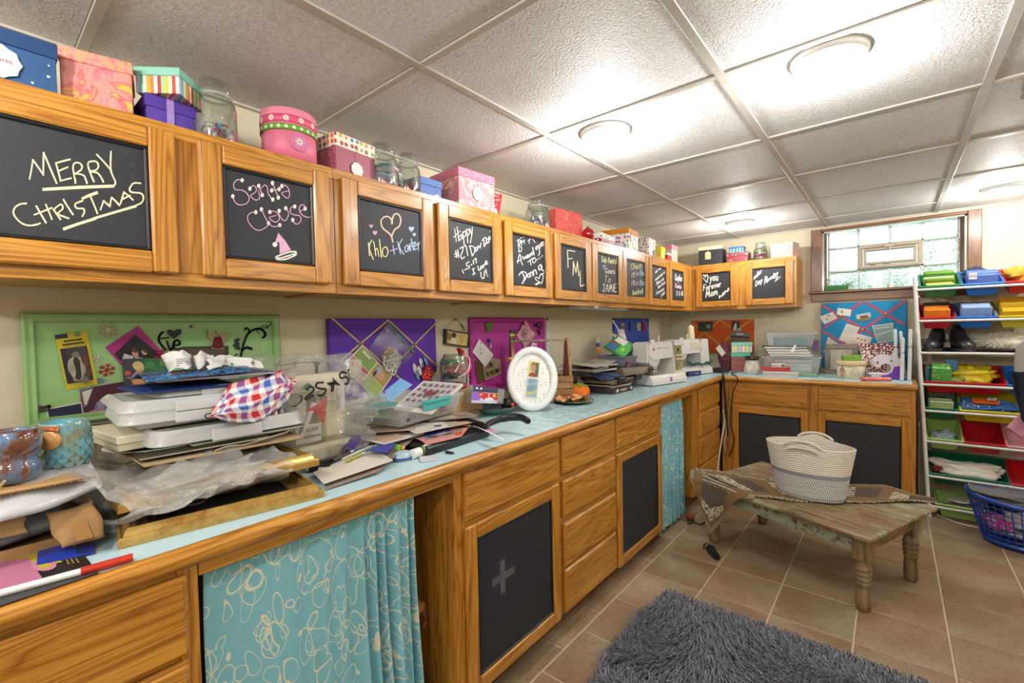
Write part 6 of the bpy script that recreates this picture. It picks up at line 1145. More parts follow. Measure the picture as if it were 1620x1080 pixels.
# black tray
t=T('desk_tray','small black plastic tray with keyhole slots beside the gold frame','tray',tuple(PZ(505,742,ZK))); a,b,c_,d_=[PZ(*p,ZK) for p in ((484,748),(522,746),(545,722),(498,728))]
g=G(); P=[Vector(tuple(p)) for p in (a,b,c_,d_)]
for i in range(4):
    p,q_=P[i],P[(i+1)%4]; n_=(q_-p).cross(Vector((0,0,1))).normalized()*-.003; g.add([p,q_,q_+n_,p+n_]+[v+Vector((0,0,.020)) for v in (p,q_,q_+n_,p+n_)],[(0,1,2,3),(4,5,6,7),(0,1,5,4),(1,2,6,5),(2,3,7,6),(3,0,4,7)])
g.add(P+[v+Vector((0,0,.003)) for v in P],[(0,1,2,3),(4,5,6,7)]); O(g,'tray_body',M('#151517',.4),t)
A=(P[1]-P[0]); printing(t,'slot',P[0]+Vector((0,0,.010)),A,Vector((0,0,.02)),[('#d8dad0',rect(.0,-.2,.12,.35)),('#d8dad0',[(.5,-.1),(.75,0),(.8,.25),(.55,.3)])],.001)
# tape dispenser puck, bottle
c_=PZ(636,726,ZK); t=T('tape_measure','pale blue rounded tape dispenser beside the white pill bottle','tape',tuple(c_)); O(G().lathe(c_,[(.0005,0),(.030,0),(.034,.006),(.032,.016),(.024,.024),(.012,.028),(.0005,.028)],28,sx=1.0,sy=1.15),'shell',M('#aebfca',.25,coat=.3),t); O(G().lathe(c_,[(.0335,.004),(.0352,.006),(.0352,.009),(.0335,.011)],28,sy=1.15),'blue_band',M('#2a4a9a',.3),t)
O(G().obox(Vector(tuple(c_))+Vector((-.02,.0,.035)),(.009,0,0),(0,.006,0),(0,0,.009),0,.003).ball(Vector(tuple(c_))+Vector((-.008,.012,.034)),.006,10,1),'toggle',[M('#7ac02a',.4),M('#e0b82a',.4)],t)
a=PZ(651,719,ZK+.016); b=PZ(679,709,ZK+.016); t=T('pill_bottle','white pill bottle lying on its side with green and maroon label','bottle',(float((a+b)[0]/2),float((a+b)[1]/2),ZK)); ax_=Vector(tuple(b-a)); l_=ax_.length
O(G().lathe(a,[(.0005,0),(.014,0),(.016,.002),(.016,l_*.70),(.014,l_*.74)],24,axis=ax_),'bottle_body',M('#e9e9e6',.35),t); O(G().lathe(a,[(.0005,l_),(.0165,l_),(.018,l_*.97),(.018,l_*.78),(.014,l_*.74)],24,axis=ax_),'cap',M('#f2f2ef',.35),t)
O(G().lathe(a,[(.0162,l_*.44),(.0164,l_*.44),(.0164,l_*.53),(.0162,l_*.53)],24,axis=ax_),'maroon_band',M('#7a1f22',.4),t); O(G().lathe(a,[(.0162,l_*.54),(.0165,l_*.54),(.0165,l_*.66),(.0162,l_*.66)],24,axis=ax_),'green_band',M('#4fb82a',.4),t)
zs('tiny white and pink eraser scraps beside the pill bottle','scrap','paper_scrap',[(663,722),(690,719),(692,725),(666,729)],ZK+.006,'#d6d3d8',th=.005); zs('small black foil scrap in front of the paper cutter','scrap','foil_scrap',[(704,712),(718,715),(719,717),(705,716)],ZK+.004,'#1c1c20')
# ---------------------------------------------------------------- guillotine paper cutter
o_=PZ(676,722,ZK); e_=PZ(776,690,ZK)-o_; wl=float(np.hypot(e_[0],e_[1])); mx=frm((float(o_[0]),float(o_[1]),ZK),(e_[0],e_[1])); t=T('paper_cutter','black guillotine paper cutter half buried in papers','paper cutter',(float(o_[0]),float(o_[1]),ZK)); BKP=M('#141416',.38)
g=G(); g.M=mx; g.box(0,wl,0,.27,0,.030,0,.006); O(g,'base',BKP,t)
p0,p1,p2,p3,p4=[PZ(*p,z) for p,z in (((712,657),.965),((768,674),.965),((795,676),.972),((822,660),.985),((838,668),.972))]
g=G(); d=Vector(tuple(p1-p0)); g.obox(Vector(tuple((p0+p1)/2)),d/2,d.cross(Vector((0,0,1))).normalized()*.006,(0,0,.012),0,.002); O(g,'blade_arm',BKP,t)
g=G(); g.tube(smooth([tuple(p1),tuple(PZ(778,668,.968)),tuple(PZ(800,661,.975)),tuple(PZ(822,660,.978)),tuple(PZ(836,666,.972))],5),[.012]*3+[.015]*6+[.018]*6+[.017]*5+[.012],12,flat=.8); O(g,'handle',BKP,t)
g=G()
for i in range(11): q_=PZ(790+4*i,661-.15*i+.03*i*i*.3,.985); g.obox(tuple(q_+np.array([0,0,.0])),(.004,.003,0),(.001,-.001,0),(0,0,.0025))
O(g,'grip_ribs',M('#0c0c0e',.5),t,kind='stuff')
zs('pale pink paper strip on the cutter','paper','paper_strip',[(735,662),(752,664),(790,684),(770,682)],[.955,.955,.948,.95],'#d79ab8'); zs('pale lilac sheet on the cutter base','paper','paper_sheet',[(742,668),(765,666),(788,684),(752,680)],.951,'#cdb0d8') if 0 else None
t=T('paper_strip','long white paper strip curling over the end of the cutter','paper',tuple(PZ(780,680,ZK))); g=G(); g.grid(lambda u,v:np.array(PZ(748+50*u+5*v*(1-u),672+20*u+2.5*u*u+3*v,.957-.012*u+.006*math.sin(3*u))),16,4,0,.0006); O(g,'strip',M('#ecebe8',.6),t)
zs('salmon pink card with sketches lying on the cutter','card','printed_card',[(655,690),(742,675),(730,690),(676,703)],.951,'#d8948c',[('#9a8a80',rect(.1,.1,.9,.6)),('#5a4a44',circ(.3,.4,.1,9)),('#5a4a44',circ(.6,.4,.1,9))]); zs('floral greeting card tilted in front of the clear tub','card','greeting_card',[(690,668),(712,655),(704,675),(668,684)],[.972,.975,.965,.962],'#e0dcd0',[('#b85a64',circ(.5,.4,.14,9)),('#5a8a5a',circ(.4,.6,.12,9)),('#c98a94',circ(.65,.6,.1,9))])
zs('blue paper edge under the floral card','paper','paper_sheet',[(672,684),(712,673),(716,678),(676,690)],.956,'#3a4fa8'); zs('torn tan paper scrap on the cutter','paper','paper_scrap',[(716,664),(736,661),(745,674),(728,672)],[.965,.968,.958,.960],'#b8884a'); zs('orange scrap on the cutter base','scrap','paper_scrap',[(720,684),(731,682),(731,686),(721,688)],.953,'#d84a22')
# ---------------------------------------------------------------- clear tub with teal latch
def tub(label,o,e,wl,dp,z,h,mat,latch=None,flare=.018,name='storage_tub',rim=.008):
    mx=frm((o[0],o[1],z),e); t=T(name,label,'tub',(o[0],o[1],z)); f=flare; b0=[(f,f,0),(wl-f,f,0),(wl-f,dp-f,0),(f,dp-f,0)]; b1=[(0,0,h),(wl,0,h),(wl,dp,h),(0,dp,h)]; k_=.003
    i0=[(f+k_,f+k_,k_),(wl-f-k_,f+k_,k_),(wl-f-k_,dp-f-k_,k_),(f+k_,dp-f-k_,k_)]; i1=[(k_,k_,h),(wl-k_,k_,h),(wl-k_,dp-k_,h),(k_,dp-k_,h)]
    g=G(); g.M=mx; g.add(b0+b1+i0+i1,[(0,1,2,3)]+[(i,(i+1)%4,4+(i+1)%4,4+i) for i in range(4)]+[(8+i,8+(i+1)%4,12+(i+1)%4,12+i) for i in range(4)]+[(8,9,10,11)]); O(g,'tub_wall',mat,t)
    g=G(); g.M=mx
    for x0,x1,y0,y1 in ((-rim,wl+rim,-rim,.001),(-rim,wl+rim,dp-.001,dp+rim),(-rim,.001,0,dp),(wl-.001,wl+rim,0,dp)): g.box(x0,x1,y0,y1,h-.007,h+.002,0,.002)
    O(g,'rim',mat,t)
    if latch: g=G(); g.M=mx; g.box(wl*.30,wl*.72,-.020,-.006,h-.034,h-.004,0,.003).box(wl*.30,wl*.72,-.026,-.004,h-.006,h+.004,0,.002); O(g,'latch',M(latch,.35),t)
    return t,mx
TZ=.9905
tb_,mx=tub('clear plastic tub with a teal latch heaped with craft papers',(.412,.985),(-.066,.36),.375,.29,TZ,.078,CLEARP,'#4fb0b0')
bits=[('#c82a6a',.31,.06),('#8a1f2a',.28,.045),('#d9b82a',.34,.05),('#3a7a4a',.33,.09),('#e07ab0',.24,.04),('#b0407a',.19,.05),('#3a2a3a',.06,.03),('#5a3040',.10,.035),('#d8c8b0',.14,.06)]
for i,(c_,x,y) in enumerate(bits): p=mx@Vector((x,y,.022)); O(G().blob(tuple(p),.018,.016,.014,.25,3,14,10,seed=i),'craft_trinket',M(c_,.4),None,['magenta','dark red','yellow','green','pink','mauve','black','plum','beige'][i]+' craft trinket inside the clear latched tub','trinket','craft trinkets in the clear tub')
def inb(lab,nm,cat,pts,col,pr=(),th=.0015): return qcard(nm,lab,cat,[mx@Vector(p) for p in pts],pr,col,th)
inb('yellow green flyer inside the left of the clear tub','flyer','paper',[(.04,.24,.03),(.26,.24,.03),(.24,.06,.022),(.03,.05,.022)],'#cdd0a0',[('#8ab06a',circ(.3,.5,.2,10)),('#d8c88a',rect(.5,.2,.9,.8))]); inb('pink printed card deep in the clear tub','card','card',[(.12,.20,.036),(.30,.22,.036),(.30,.06,.028),(.12,.05,.028)],'#c890a8')
inb('teal folder edge inside the clear tub','folder','folder',[(.05,.27,.052),(.22,.27,.052),(.20,.16,.045),(.04,.16,.045)],'#6fc0b8')
# things heaped on the tub
q=[PX(625,643,.385),PX(684,651,.405),PX(733,607,.30),PX(670,602,.20)]; q=[Vector(tuple(p)) for p in (q[3],q[2],q[1],q[0])]
o=qcard('stamp_set','white framed sheet of grey line stamps leaning on the clear tub','stamp sheet',q,[('#b9b2b0',rect(.03,.03,.97,.93))]+[('#6a5f66',circ(.12+.15*i,.15+.2*j,.045,7,.05)) for i in range(6) for j in range(4)]+[('#8a3a4a',circ(.42,.45,.09,10)),('#7a4a3a',circ(.57,.4,.07,10))],'#e6e4e0',.012)
q=[Vector(tuple(PX(*p))) for p in ((634,598,.30),(652,608,.36),(618,634,.41),(597,627,.35))]
qcard('picture_book','bright blue yellow and orange printed card standing in the clear tub','card',q,[('#7fb4e0',rect(0,0,1,1)),('#f0e6f0',circ(.3,.25,.2,10)),('#d8b8d8',circ(.6,.3,.2,10)),('#e8c83a',[(.1,.8),(.3,.5),(.5,.7),(.8,.5),(.95,.9),(.2,1)]),('#d8742a',[(.3,.95),(.45,.7),(.6,.95)]),('#c02a3a',[(.05,.75),(.15,.65),(.2,.9)]),('#f0f0f0',rect(.65,.7,.75,.95))],'#bcd4ea',.003)
q=[Vector(tuple(PX(*p))) for p in ((690,612,.22),(730,622,.30),(700,640,.36),(672,632,.30))]; qcard('photo_sheet','pale glossy sheet under the stamp sheet in the tub','paper',[q[0],q[1],q[2],q[3]],[],'#c8c4c8')
# jar of ribbons on a box, clear bowl, glass dish
g=G(); g.box(.045,.215,1.41,1.62,ZK,1.056,0,.003); O(g,'shipping_box',CARD,None,'plain brown box hidden behind the clear tub with the ribbon jar on it','box')
t=jar('ribbon_jar','open glass jar stuffed with pink white and green ribbon','jar' and .125,1.515,1.0565,.066,.175,['#c8286a','#e8e4e2','#2f4a34','#d84a8a','#b01c24','#3a7a5a'],.13,group=None,lid=False,fillkind='lump')
for i,(c_,P) in enumerate((('#eceae8',[(.19,1.49,1.11),(.195,1.53,1.125),(.19,1.565,1.16),(.17,1.585,1.20),(.16,1.55,1.205),(.185,1.50,1.17),(.19,1.47,1.14)]),('#d02a78',[(.185,1.55,1.12),(.18,1.58,1.16),(.15,1.59,1.20),(.13,1.57,1.225)]),('#a81420',[(.12,1.575,1.21),(.10,1.585,1.235),(.12,1.56,1.245),(.15,1.57,1.225)]))): O(G().tube(smooth([(x-.008,y,z) for x,y,z in P],5),.008,8,flat=.25),'ribbon',M(c_,.35),t)
c_=PZ(742,660,ZK); t=T('glass_bowl','small ribbed clear glass bowl turned upside down beside the tub','bowl',tuple(c_)); O(G().lathe(c_,[(.062,0),(.060,.012),(.050,.032),(.034,.044),(.0005,.046)],30),'bowl_shell',GLASS,t); g=G()
for i in range(30): a=2*math.pi*i/30; g.tube([(c_[0]+math.cos(a)*r,c_[1]+math.sin(a)*r,c_[2]+h) for r,h in ((.0625,.001),(.0605,.012),(.051,.032),(.036,.044))],.0014,5)
O(g,'ribs',GLASS,t,kind='stuff')
def dish(c_,r,label,mat,sx=1,sy=1):
    t=T('glass_dish',label,'dish',tuple(c_)); nu=64; V=[]; lv=[(.35,0),(.45,.002),(.70,.010),(.88,.024),(1.0,.038),(.985,.040),(.86,.028),(.68,.014),(.45,.006),(.0,.005)]
    for q_,h in lv:
        for i in range(nu): a=2*math.pi*i/nu; s=1+.035*math.cos(16*a)*(q_>.6)*q_; V.append((c_[0]+math.cos(a)*r*q_*s*sx,c_[1]+math.sin(a)*r*q_*s*sy,c_[2]+h*(1+.12*math.cos(16*a)*(q_>.8))))
    g=G(); g.add(V,[(k_*nu+i,k_*nu+(i+1)%nu,(k_+1)*nu+(i+1)%nu,(k_+1)*nu+i) for k_ in range(len(lv)-1) for i in range(nu)],0,True); O(g,'dish_shell',mat,t); return t
TEALG=clear('teal_glass','#6fb8ac',.10,.5,.04,.18,'#1f6a62')
dish(np.array([.205,1.71,ZK]),.125,'fluted teal glass dish holding a card pack',TEALG,1,1.05)
t=T('card_pack','purple and red printed pack in a clear case on the teal dish','packet',(.235,1.66,ZK+.030)); q=[Vector(tuple(PX(*p))) for p in ((748,609,.27),(788,614,.27),(786,638,.285),(746,637,.285))]
o=qcard('pack_front',None,None,q,[('#3a2a4a',rect(0,0,1,.35)),('#cfc4e0',rect(0,.82,1,1)),('#8a5ac0',[(0,.35),(.4,.35),(.3,.85),(0,.85)]),('#c01c2a',[(.2,.38),(1,.38),(1,.8),(.55,.85),(.3,.65)]),('#d8c83a',rect(.82,.42,.92,.6)),('#e8e0d8',[(.5,.7),(.75,.62),(.9,.8),(.5,.88)]),('#e0a03a',circ(.33,.5,.07,9)),('#e8e8f0',rect(.12,.1,.2,.2)),('#e8e8f0',rect(.28,.1,.36,.2)),('#e8e8f0',rect(.62,.42,.66,.62))],'#d8d4dc',.004,t)
g=G(); qb=[p+Vector((-.05,.012,0)) for p in q]; qa=[p+(q[(i+1)%4]-p)*0 for i,p in enumerate(q)]; ex=[q[0],q[1]+(q[1]-q[0])*.32,q[2]+(q[2]-q[3])*.30,q[3]]; qb=[p+Vector((-.045,.012,0)) for p in ex]; ex=[p-Vector((.005,0,0)) for p in ex]; g.add(ex+qb,[(0,1,2,3),(4,5,6,7),(0,1,5,4),(1,2,6,5),(2,3,7,6),(3,0,4,7)]); O(g,'clear_case',CLEARP,t)
O(G().blob((.225,1.785,ZK+.04),.035,.03,.025,.15,2.5,18,12,seed=3),'pouch',M('#141414',.5),None,'black lump of foam on the teal dish','pouch'); O(G().ball((.262,1.79,ZK+.034),.012,12),'bead',M('#d84a2a',.3),None,'orange red bead on the teal dish','bead')
# ---------------------------------------------------------------- wooden tote
mx=frm((.140,1.945,ZK),(.62,.78)); t=T('wooden_tote','slatted wooden tool tote behind the oval frame','tote',(.14,1.945,ZK)); TW={a:oak(a,'#6a4a2a','#9a7044','#b58c5a',.6,'weathered_pine') for a in 'xyz'}; ln_,dp_=.345,.13; OK2=oak('z','#8a5a1e','#b5823c','#cc9a4e',.5,'pine_edge')
for x0 in (0.0,ln_-.016):
    g=G(); g.M=mx; g.prism([(0,0),(dp_,0),(dp_,.12),(dp_*.66,.362),(dp_*.34,.362),(0,.12)],(x0+.016,0,0),(0,1,0),(0,0,1),-.016) if 0 else g.prism([(0,0),(dp_,0),(dp_,.12),(dp_*.66,.362),(dp_*.34,.362),(0,.12)],(x0,0,0),(0,1,0),(0,0,1),.016); O(g,'end_panel',TW['z'],t)
for y0 in (-.008,dp_):
    for j in range(4): g=G(); g.M=mx; g.box(-.001,ln_+.001,y0,y0+.008,.003+.037*j,.003+.037*j+.034,0,.002); O(g,'slat',TW['y'] if j%2 else oak('y','#6f5030','#a58055','#c09a68',.6,'pale_pine'),t)
g=G(); g.M=mx; g.box(.016,ln_-.016,0,dp_,.0,.008); O(g,'bottom_board',TW['y'],t)
g=G(); g.M=mx; g.box(-.004,ln_+.004,dp_*.5-.016,dp_*.5+.016,.345,.357,0,.002); O(g,'handle_bar',oak('y','#5f5344','#8a7a62','#a08f74',.7,'grey_pine'),t)
g=G(); g.M=mx; g.cyl((.0,.0,.26),(-.03,-.02,.255),.010,n=12); O(g,'peg',OK2,t)
# ---------------------------------------------------------------- white oval frame
A=Vector((.78,.626,0)); up=Vector((-.626*.18,.78*.18,.984)).normalized(); base_=Vector((.352,1.842,ZK)); rx,ry=.128,.163; ctr=base_+up*(ry+.004); nn=A.cross(up).normalized()
t=T('oval_frame','white beaded oval picture frame leaning on the wooden tote','frame',tuple(base_)); WH=M('#eeeeec',.3,coat=.2)
def oval(prof,nm,mt,n=64,nm2=None):
    g=G(); V=[]
    for d,h in prof:
        for i in range(n): a=2*math.pi*i/n; V.append(ctr+A*math.cos(a)*(rx-d)+up*math.sin(a)*(ry-d)+nn*h)
    g.add(V,[(k_*n+i,k_*n+(i+1)%n,(k_+1)*n+(i+1)%n,(k_+1)*n+i) for k_ in range(len(prof)-1) for i in range(n)],0,True); return O(g,nm,mt,t)
oval([(.003,-.014),(0,-.008),(.0,.004),(.006,.008),(.016,.010),(.026,.009),(.034,.004),(.036,.0),(.036,-.006)],'frame_ring',WH)
g=G()
for i in range(96): a=2*math.pi*i/96; g.ball(ctr+A*math.cos(a)*(rx+.0005)+up*math.sin(a)*(ry+.0005)+nn*.001,.0032,6,0,1,4)
O(g,'bead_edge',WH,t,kind='stuff')
def mat_wallp():
    mt=mat_dots('sprig_paper','#ecebe6',['#c06a80','#6a98b0','#8aa86a','#c0a86a'],62,.2,rand=.1); return mt
g=G(); n=64; g.add([ctr+A*math.cos(2*math.pi*i/n)*(rx-.035)+up*math.sin(2*math.pi*i/n)*(ry-.035)-nn*.004 for i in range(n)],[tuple(range(n))]); O(g,'paper_mat',mat_wallp(),t,recalc=False)
cs=math.cos(-.14); sn=math.sin(-.14); A2=A*cs-up*sn*-1 if 0 else (A*math.cos(.12)+up*math.sin(.12)*-1 if 0 else A*math.cos(-.12)+up*math.sin(-.12)); U2=nn.cross(A2); so=ctr-A2*.028+U2*(.10-.205)-nn*.0035
printing(t,'memory_strip',so,A2*.062,U2*.205,[(c9,[(a9,1-b9) for a9,b9 in pl9]) for c9,pl9 in [('#e8e6da',rect(0,0,1,1)),('#d8d060',rect(.08,.06,.92,.44)),('#5a6a3a',rect(.6,.08,.9,.42)),('#b88a78',circ(.45,.22,.24,14,.095)),('#7a5a4e',[(.25,.12),(.45,.06),(.68,.12),(.66,.16),(.45,.12),(.27,.17)]),('#8a3f2f',[(.12,.44),(.2,.36),(.45,.32),(.75,.36),(.9,.44)]),('#9ab4c8',rect(.06,.5,.94,.95)),('#b8c8d2',[(.06,.6),(.94,.56),(.94,.62),(.06,.67)]),('#cfc88a',[(.06,.84),(.94,.76),(.94,.82),(.06,.92)]),('#8aa6be',[(.06,.72),(.94,.68),(.94,.72),(.06,.77)])]+[('#4a5a6a',rect(.2,.47+.04*i,.2+.5+.1*(i%2),.478+.04*i)) for i in range(9)]],.0006)
nn_=nn; printing_=None
# ---------------------------------------------------------------- plate, pumpkin, glass
c_=PZ(908,637,ZK); t=T('dinner_plate','dark green rimmed plate with two folded paper cups on it','plate',tuple(c_)); O(G().lathe(c_,[(.0005,.002),(.06,.002),(.066,0),(.070,.003),(.078,.008),(.108,.016),(.109,.019),(.08,.012),(.06,.006),(.0005,.006)],44),'plate_body',mat_mottle('green_plate_glaze',['#2f3f1f','#3f5029','#4a5a34'],30,.15),t)
g=G()
for i in range(36): a=2*math.pi*i/36; g.ball((c_[0]+math.cos(a)*.098,c_[1]+math.sin(a)*.098,c_[2]+.0165),.0026,6,0,1,4)
O(g,'rim_dots',M('#d8d4c8',.3),t,kind='stuff')
for i,(dx,dy,lb) in enumerate(((-.035,-.02,'left folded orange paper flower on the green plate'),(.0,.045,'right folded orange paper flower on the green plate'))):
    g=G(); g.grid(crumple(lambda u,v:(c_[0]+dx+.042*(v-.5)*2*(1-.3*u),c_[1]+dy+.05*(u-.5)*2,c_[2]+.012+.03*abs(2*v-1)**1.5*(.6+.4*math.sin(3.1*u))),.006,40+i,8),14,14,0,.001); O(g,'paper_flower',mat_mottle('orange_print',['#a84a22','#d88a4a','#e0b890','#b05a3a'],45),None,lb,'decoration','paper flowers on the green plate')
c_=np.array([.285,2.385,ZK]); t=T('pumpkin_pincushion','orange felt pumpkin pincushion with green leaf top','pincushion',tuple(c_)); V=[]; nu=60; pr=[(.02,.003),(.05,.0005),(.066,.012),(.072,.032),(.066,.056),(.045,.072),(.018,.073),(.0005,.070)]
for r,h in pr:
    for i in range(nu): a=2*math.pi*i/nu; s=1-.07*abs(math.cos(4*a))**6; V.append((c_[0]+math.cos(a)*r*s,c_[1]+math.sin(a)*r*s,c_[2]+h))
g=G(); g.add(V,[(k_*nu+i,k_*nu+(i+1)%nu,(k_+1)*nu+(i+1)%nu,(k_+1)*nu+i) for k_ in range(len(pr)-1) for i in range(nu)],0,True); O(g,'pumpkin_body',mat_mottle('orange_felt',['#d8660e','#e87a14'],40,.8),t)
for i in range(6):
    a=2*math.pi*i/6+.3; g=G(); d=Vector((math.cos(a),math.sin(a),0)); s=Vector((-d.y,d.x,0)); P=[(0,0,.0745),(.025,.016,.0735),(.045,.014,.072),(.064,.0,.060),(.045,-.014,.072),(.025,-.016,.0735)]; p_=[Vector(tuple(c_))+d*x+s*y+Vector((0,0,z)) for x,y,z in P]; g.add(p_+[q_+Vector((0,0,.003)) for q_ in p_],[(0,1,2,3,4,5),(6,7,8,9,10,11)]+[(j,(j+1)%6,6+(j+1)%6,6+j) for j in range(6)]); O(g,'felt_leaf',mat_mottle('leaf_felt',['#5a8a22','#78a832'],40,.8),t)
O(G().ball((c_[0],c_[1],c_[2]+.079),.009,10),'button',M('#c8901e',.5),t)
jar('trinket_jar','open glass jar with pink and purple ribbon behind the pumpkin',.215,2.50,ZK,.048,.125,['#d02a7a','#7a3aa8','#e06aa8','#d8d8dc'],.06,group=None,lid=False,fillkind='lump')
# ---------------------------------------------------------------- dark heap of boxes and books
mx=(.420,2.588); 
o=book('game_box','brown boxed set with white printed symbols at the bottom of the dark heap','box',mx,(.05,1),.245,.22,ZK,.036,'#4a4038','#4a4038'); W_=frm((mx[0],mx[1],ZK),(.05,1)); printing(o,'side_print',W_@Vector((0,-.0005,0)),W_.to_3x3()@Vector((.245,0,0)),Vector((0,0,.036)),[('#e6e2da',circ(.16,.5,.06,10,.3)),('#e6e2da',rect(.30,.45,.66,.62)),('#c9902a',rect(.42,.25,.6,.33)),('#d8d4cc',rect(.84,.3,.92,.75))],.001)
for i,(o2,e2,wl,dp,h,cv_,lb) in enumerate((((.40,2.60),(.1,1),.23,.24,.010,'#6a6470','grey magazine on the brown boxed set'),((.395,2.565),(-.1,1),.24,.25,.008,'#2a2a2e','thin black folder in the dark heap'),((.405,2.60),(.0,1),.22,.24,.010,'#b8a894','tan catalogue in the dark heap'))): book('book',lb,'book',o2,e2,wl,dp,.9515+.011*i,h,cv_)
t=T('quilting_frame','wooden board with black corner clamps in the dark heap','frame',(.3,2.7,.985)); g=G(); g.box(.16,.43,2.52,2.90,.986,1.002,0,.002); O(g,'board',oak('y','#4a3a2a','#7a6448','#8f7a5a',.6,'grey_board'),t)
for x,y in ((.405,2.66),(.405,2.90)): O(G().box(x-.05,x+.045,y-.045,y+.04,.981,1.016,0,.004),'corner_clamp',M('#101012',.45),t)
t=T('moon_folder','deep blue folder printed with a crescent moon and flowers','folder',(.3,2.60,1.003)); q=[Vector(p) for p in ((.30,2.47,1.052),(.31,2.73,1.047),(.425,2.735,1.006),(.40,2.47,1.012))]
o=qcard('folder_cover',None,None,q,[('#2a6a8c',[(.3,.3),(.75,.1),(1,.5),(.9,1),(.3,1)]),('#d8a83a',[(.74,.25),(.82,.4),(.8,.6),(.7,.72),(.76,.55),(.76,.4)]),('#c8c02a',circ(.32,.25,.10,10,.16)),('#8a4ab0',circ(.5,.2,.10,10,.14)),('#8a4ab0',circ(.40,.62,.07,10,.12)),('#d8622a',circ(.2,.15,.04,8)),('#e0d8c0',circ(.6,.5,.012,6)),('#e0d8c0',circ(.66,.8,.012,6)),('#e0d8c0',circ(.9,.35,.012,6))],'#12305a',.003,t)
for i,(o2,e2,wl,dp,h,cv_,lb) in enumerate((((.33,2.50),(.08,1),.27,.26,.012,'#3a3630','charcoal album near the top of the dark heap'),((.335,2.47),(-.05,1),.24,.25,.008,'#c8c6c0','pale magazine near the top of the dark heap'),((.30,2.58),(.1,1),.26,.22,.012,'#26221e','black album on the top of the dark heap'))): book('book',lb,'book',o2,e2,wl,dp,1.053+.0125*i,h,cv_)
for i,(lb,pts,col) in enumerate((('white sheet slipping off the dark heap',[(915,560),(955,575),(942,582),(897,570)],'#dcdad6'),('folded grey paper on the dark heap',[(930,567),(975,570),(960,580),(925,578)],'#b4b2ae'),('green tinged sheet at the left of the dark heap',[(897,567),(925,572),(950,582),(905,576)],'#a8b09a'))): qcard('paper_sheet',lb,'paper',[PZ(u,v,1.098+.003*i) for u,v in pts],[],col)
t=T('shell_mat','scrunched brown printed cloth on top of the dark heap','cloth',(.25,2.65,1.093)); g=G(); g.grid(crumple(lambda u,v:(.32-.2*v,2.55+.25*u,1.096+.035*math.sin(3.14*u)*math.sin(3.14*v)),.008,51,8),22,20,0,.002); O(g,'cloth',mat_mottle('brown_print_cloth',['#4a4238','#9a8c70','#6a5e4a','#b0a284'],45),t)
for i in range(7): 
    a=.12*i-.3; book('magazine',['dark brown','tan brown','maroon','charcoal','beige','black','cocoa'][i]+' magazine fanned out at the right of the dark heap','magazine',(.425-.01*i,2.74+.012*i),(.12+.07*i,1),.22,.16,1.0165+.0062*i,.0058,['#2a2422','#5a4438','#7a2a2a','#3a3a3e','#8a7a68','#1c1a18','#4a3a34'][i],group='fanned magazines in the dark heap')
# ---------------------------------------------------------------- grey bin of papers
GREY=clear('smoky_tub','#d6d9e2',.06,.3,.15,.5,'#b9bcc8')
t_,mx=tub('smoky grey plastic bin stuffed with papers beside the sewing machine',(.335,2.93),(.1,1),.24,.22,ZK,.21,GREY,None,.02); 
def in2(lab,nm,cat,pts,col,pr=(),th=.002): return qcard(nm,lab,cat,[mx@Vector(p) for p in pts],pr,col,th)
in2('green picture card game tilted in the smoky bin','game_card','card',[(-.02,.16,.285),(.16,.16,.36),(.20,.03,.28),(.0,.02,.20)],'#3a7a3a',[('#4fb04a',rect(.1,.5,.9,.95)),('#3a6ab0',[(.1,.1),(.5,.1),(.3,.5),(.1,.5)]),('#b02a2a',circ(.5,.2,.1,9)),('#e0ddd8',rect(.6,.1,.95,.6)),('#d8d84a',circ(.4,.7,.08,9))],.012)
in2('white folded paper sticking up from the smoky bin','paper','paper',[(.12,.2,.38),(.22,.2,.36),(.23,.08,.24),(.12,.06,.24)],'#d8d6cc'); in2('white bowling pin shaped card behind the sewing machine','card','card',[(.20,.19,.40),(.29,.19,.40),(.29,.14,.24),(.19,.14,.24)],'#d4d2cc',[('#9aa06a',circ(.5,.5,.2,10)),('#4a3a2a',circ(.45,.15,.08,8))])
p0,p1=PX(970,508,.16),PX(993,545,.22); t=T('knitting_needle','long white knitting needle sticking up from the smoky bin','needle',tuple(p1)); O(G().cyl(p1,p0,.006,.005,n=10),'shaft',M('#e2e0da',.4),t); O(G().ball(p0,.008,10),'tip',M('#eceae4',.4),t)
t=T('maroon_bottle','maroon bottle in front of the smoky bin','bottle',(.365,2.96,ZK)); c_=(.36,2.905,ZK); O(G().lathe(c_,[(.0005,0),(.022,0),(.024,.004),(.024,.13),(.020,.15),(.012,.16),(.012,.18),(.0005,.18)],20),'bottle_body',M('#5a1a16',.25),t); O(G().lathe((c_[0],c_[1],ZK+.001),[(.0245,.02),(.0248,.02),(.0248,.06),(.0245,.06)],20),'green_label',M('#6aa82a',.4),t)
t=T('yarn_bundle','orange and yellow yarn bundle beside the first sewing machine','yarn',(.33,3.22,ZK)); 
for i,(c_,y) in enumerate((('#d8741e',3.18),('#d8b21e',3.30),('#c9a890',3.24))): O(G().blob((.25,y,ZK+.07+.01*i),.05,.045,.04,.2,3.5,18,12,seed=i+60,flatb=.035),'skein',M(c_,.9),t)
t=T('figurine','tiny blue and orange figurine with bunny ears on the smoky bin','figurine',tuple(PX(945,560,.15))); p=PX(946,553,.15)
O(G().blob(tuple(p),.016,.016,.028,.1,2,14,10,seed=1),'body',M('#c86a2a',.5),t); O(G().ball(tuple(p+np.array([0,0,.035])),.016,12),'head',M('#2a3f8a',.5),t)
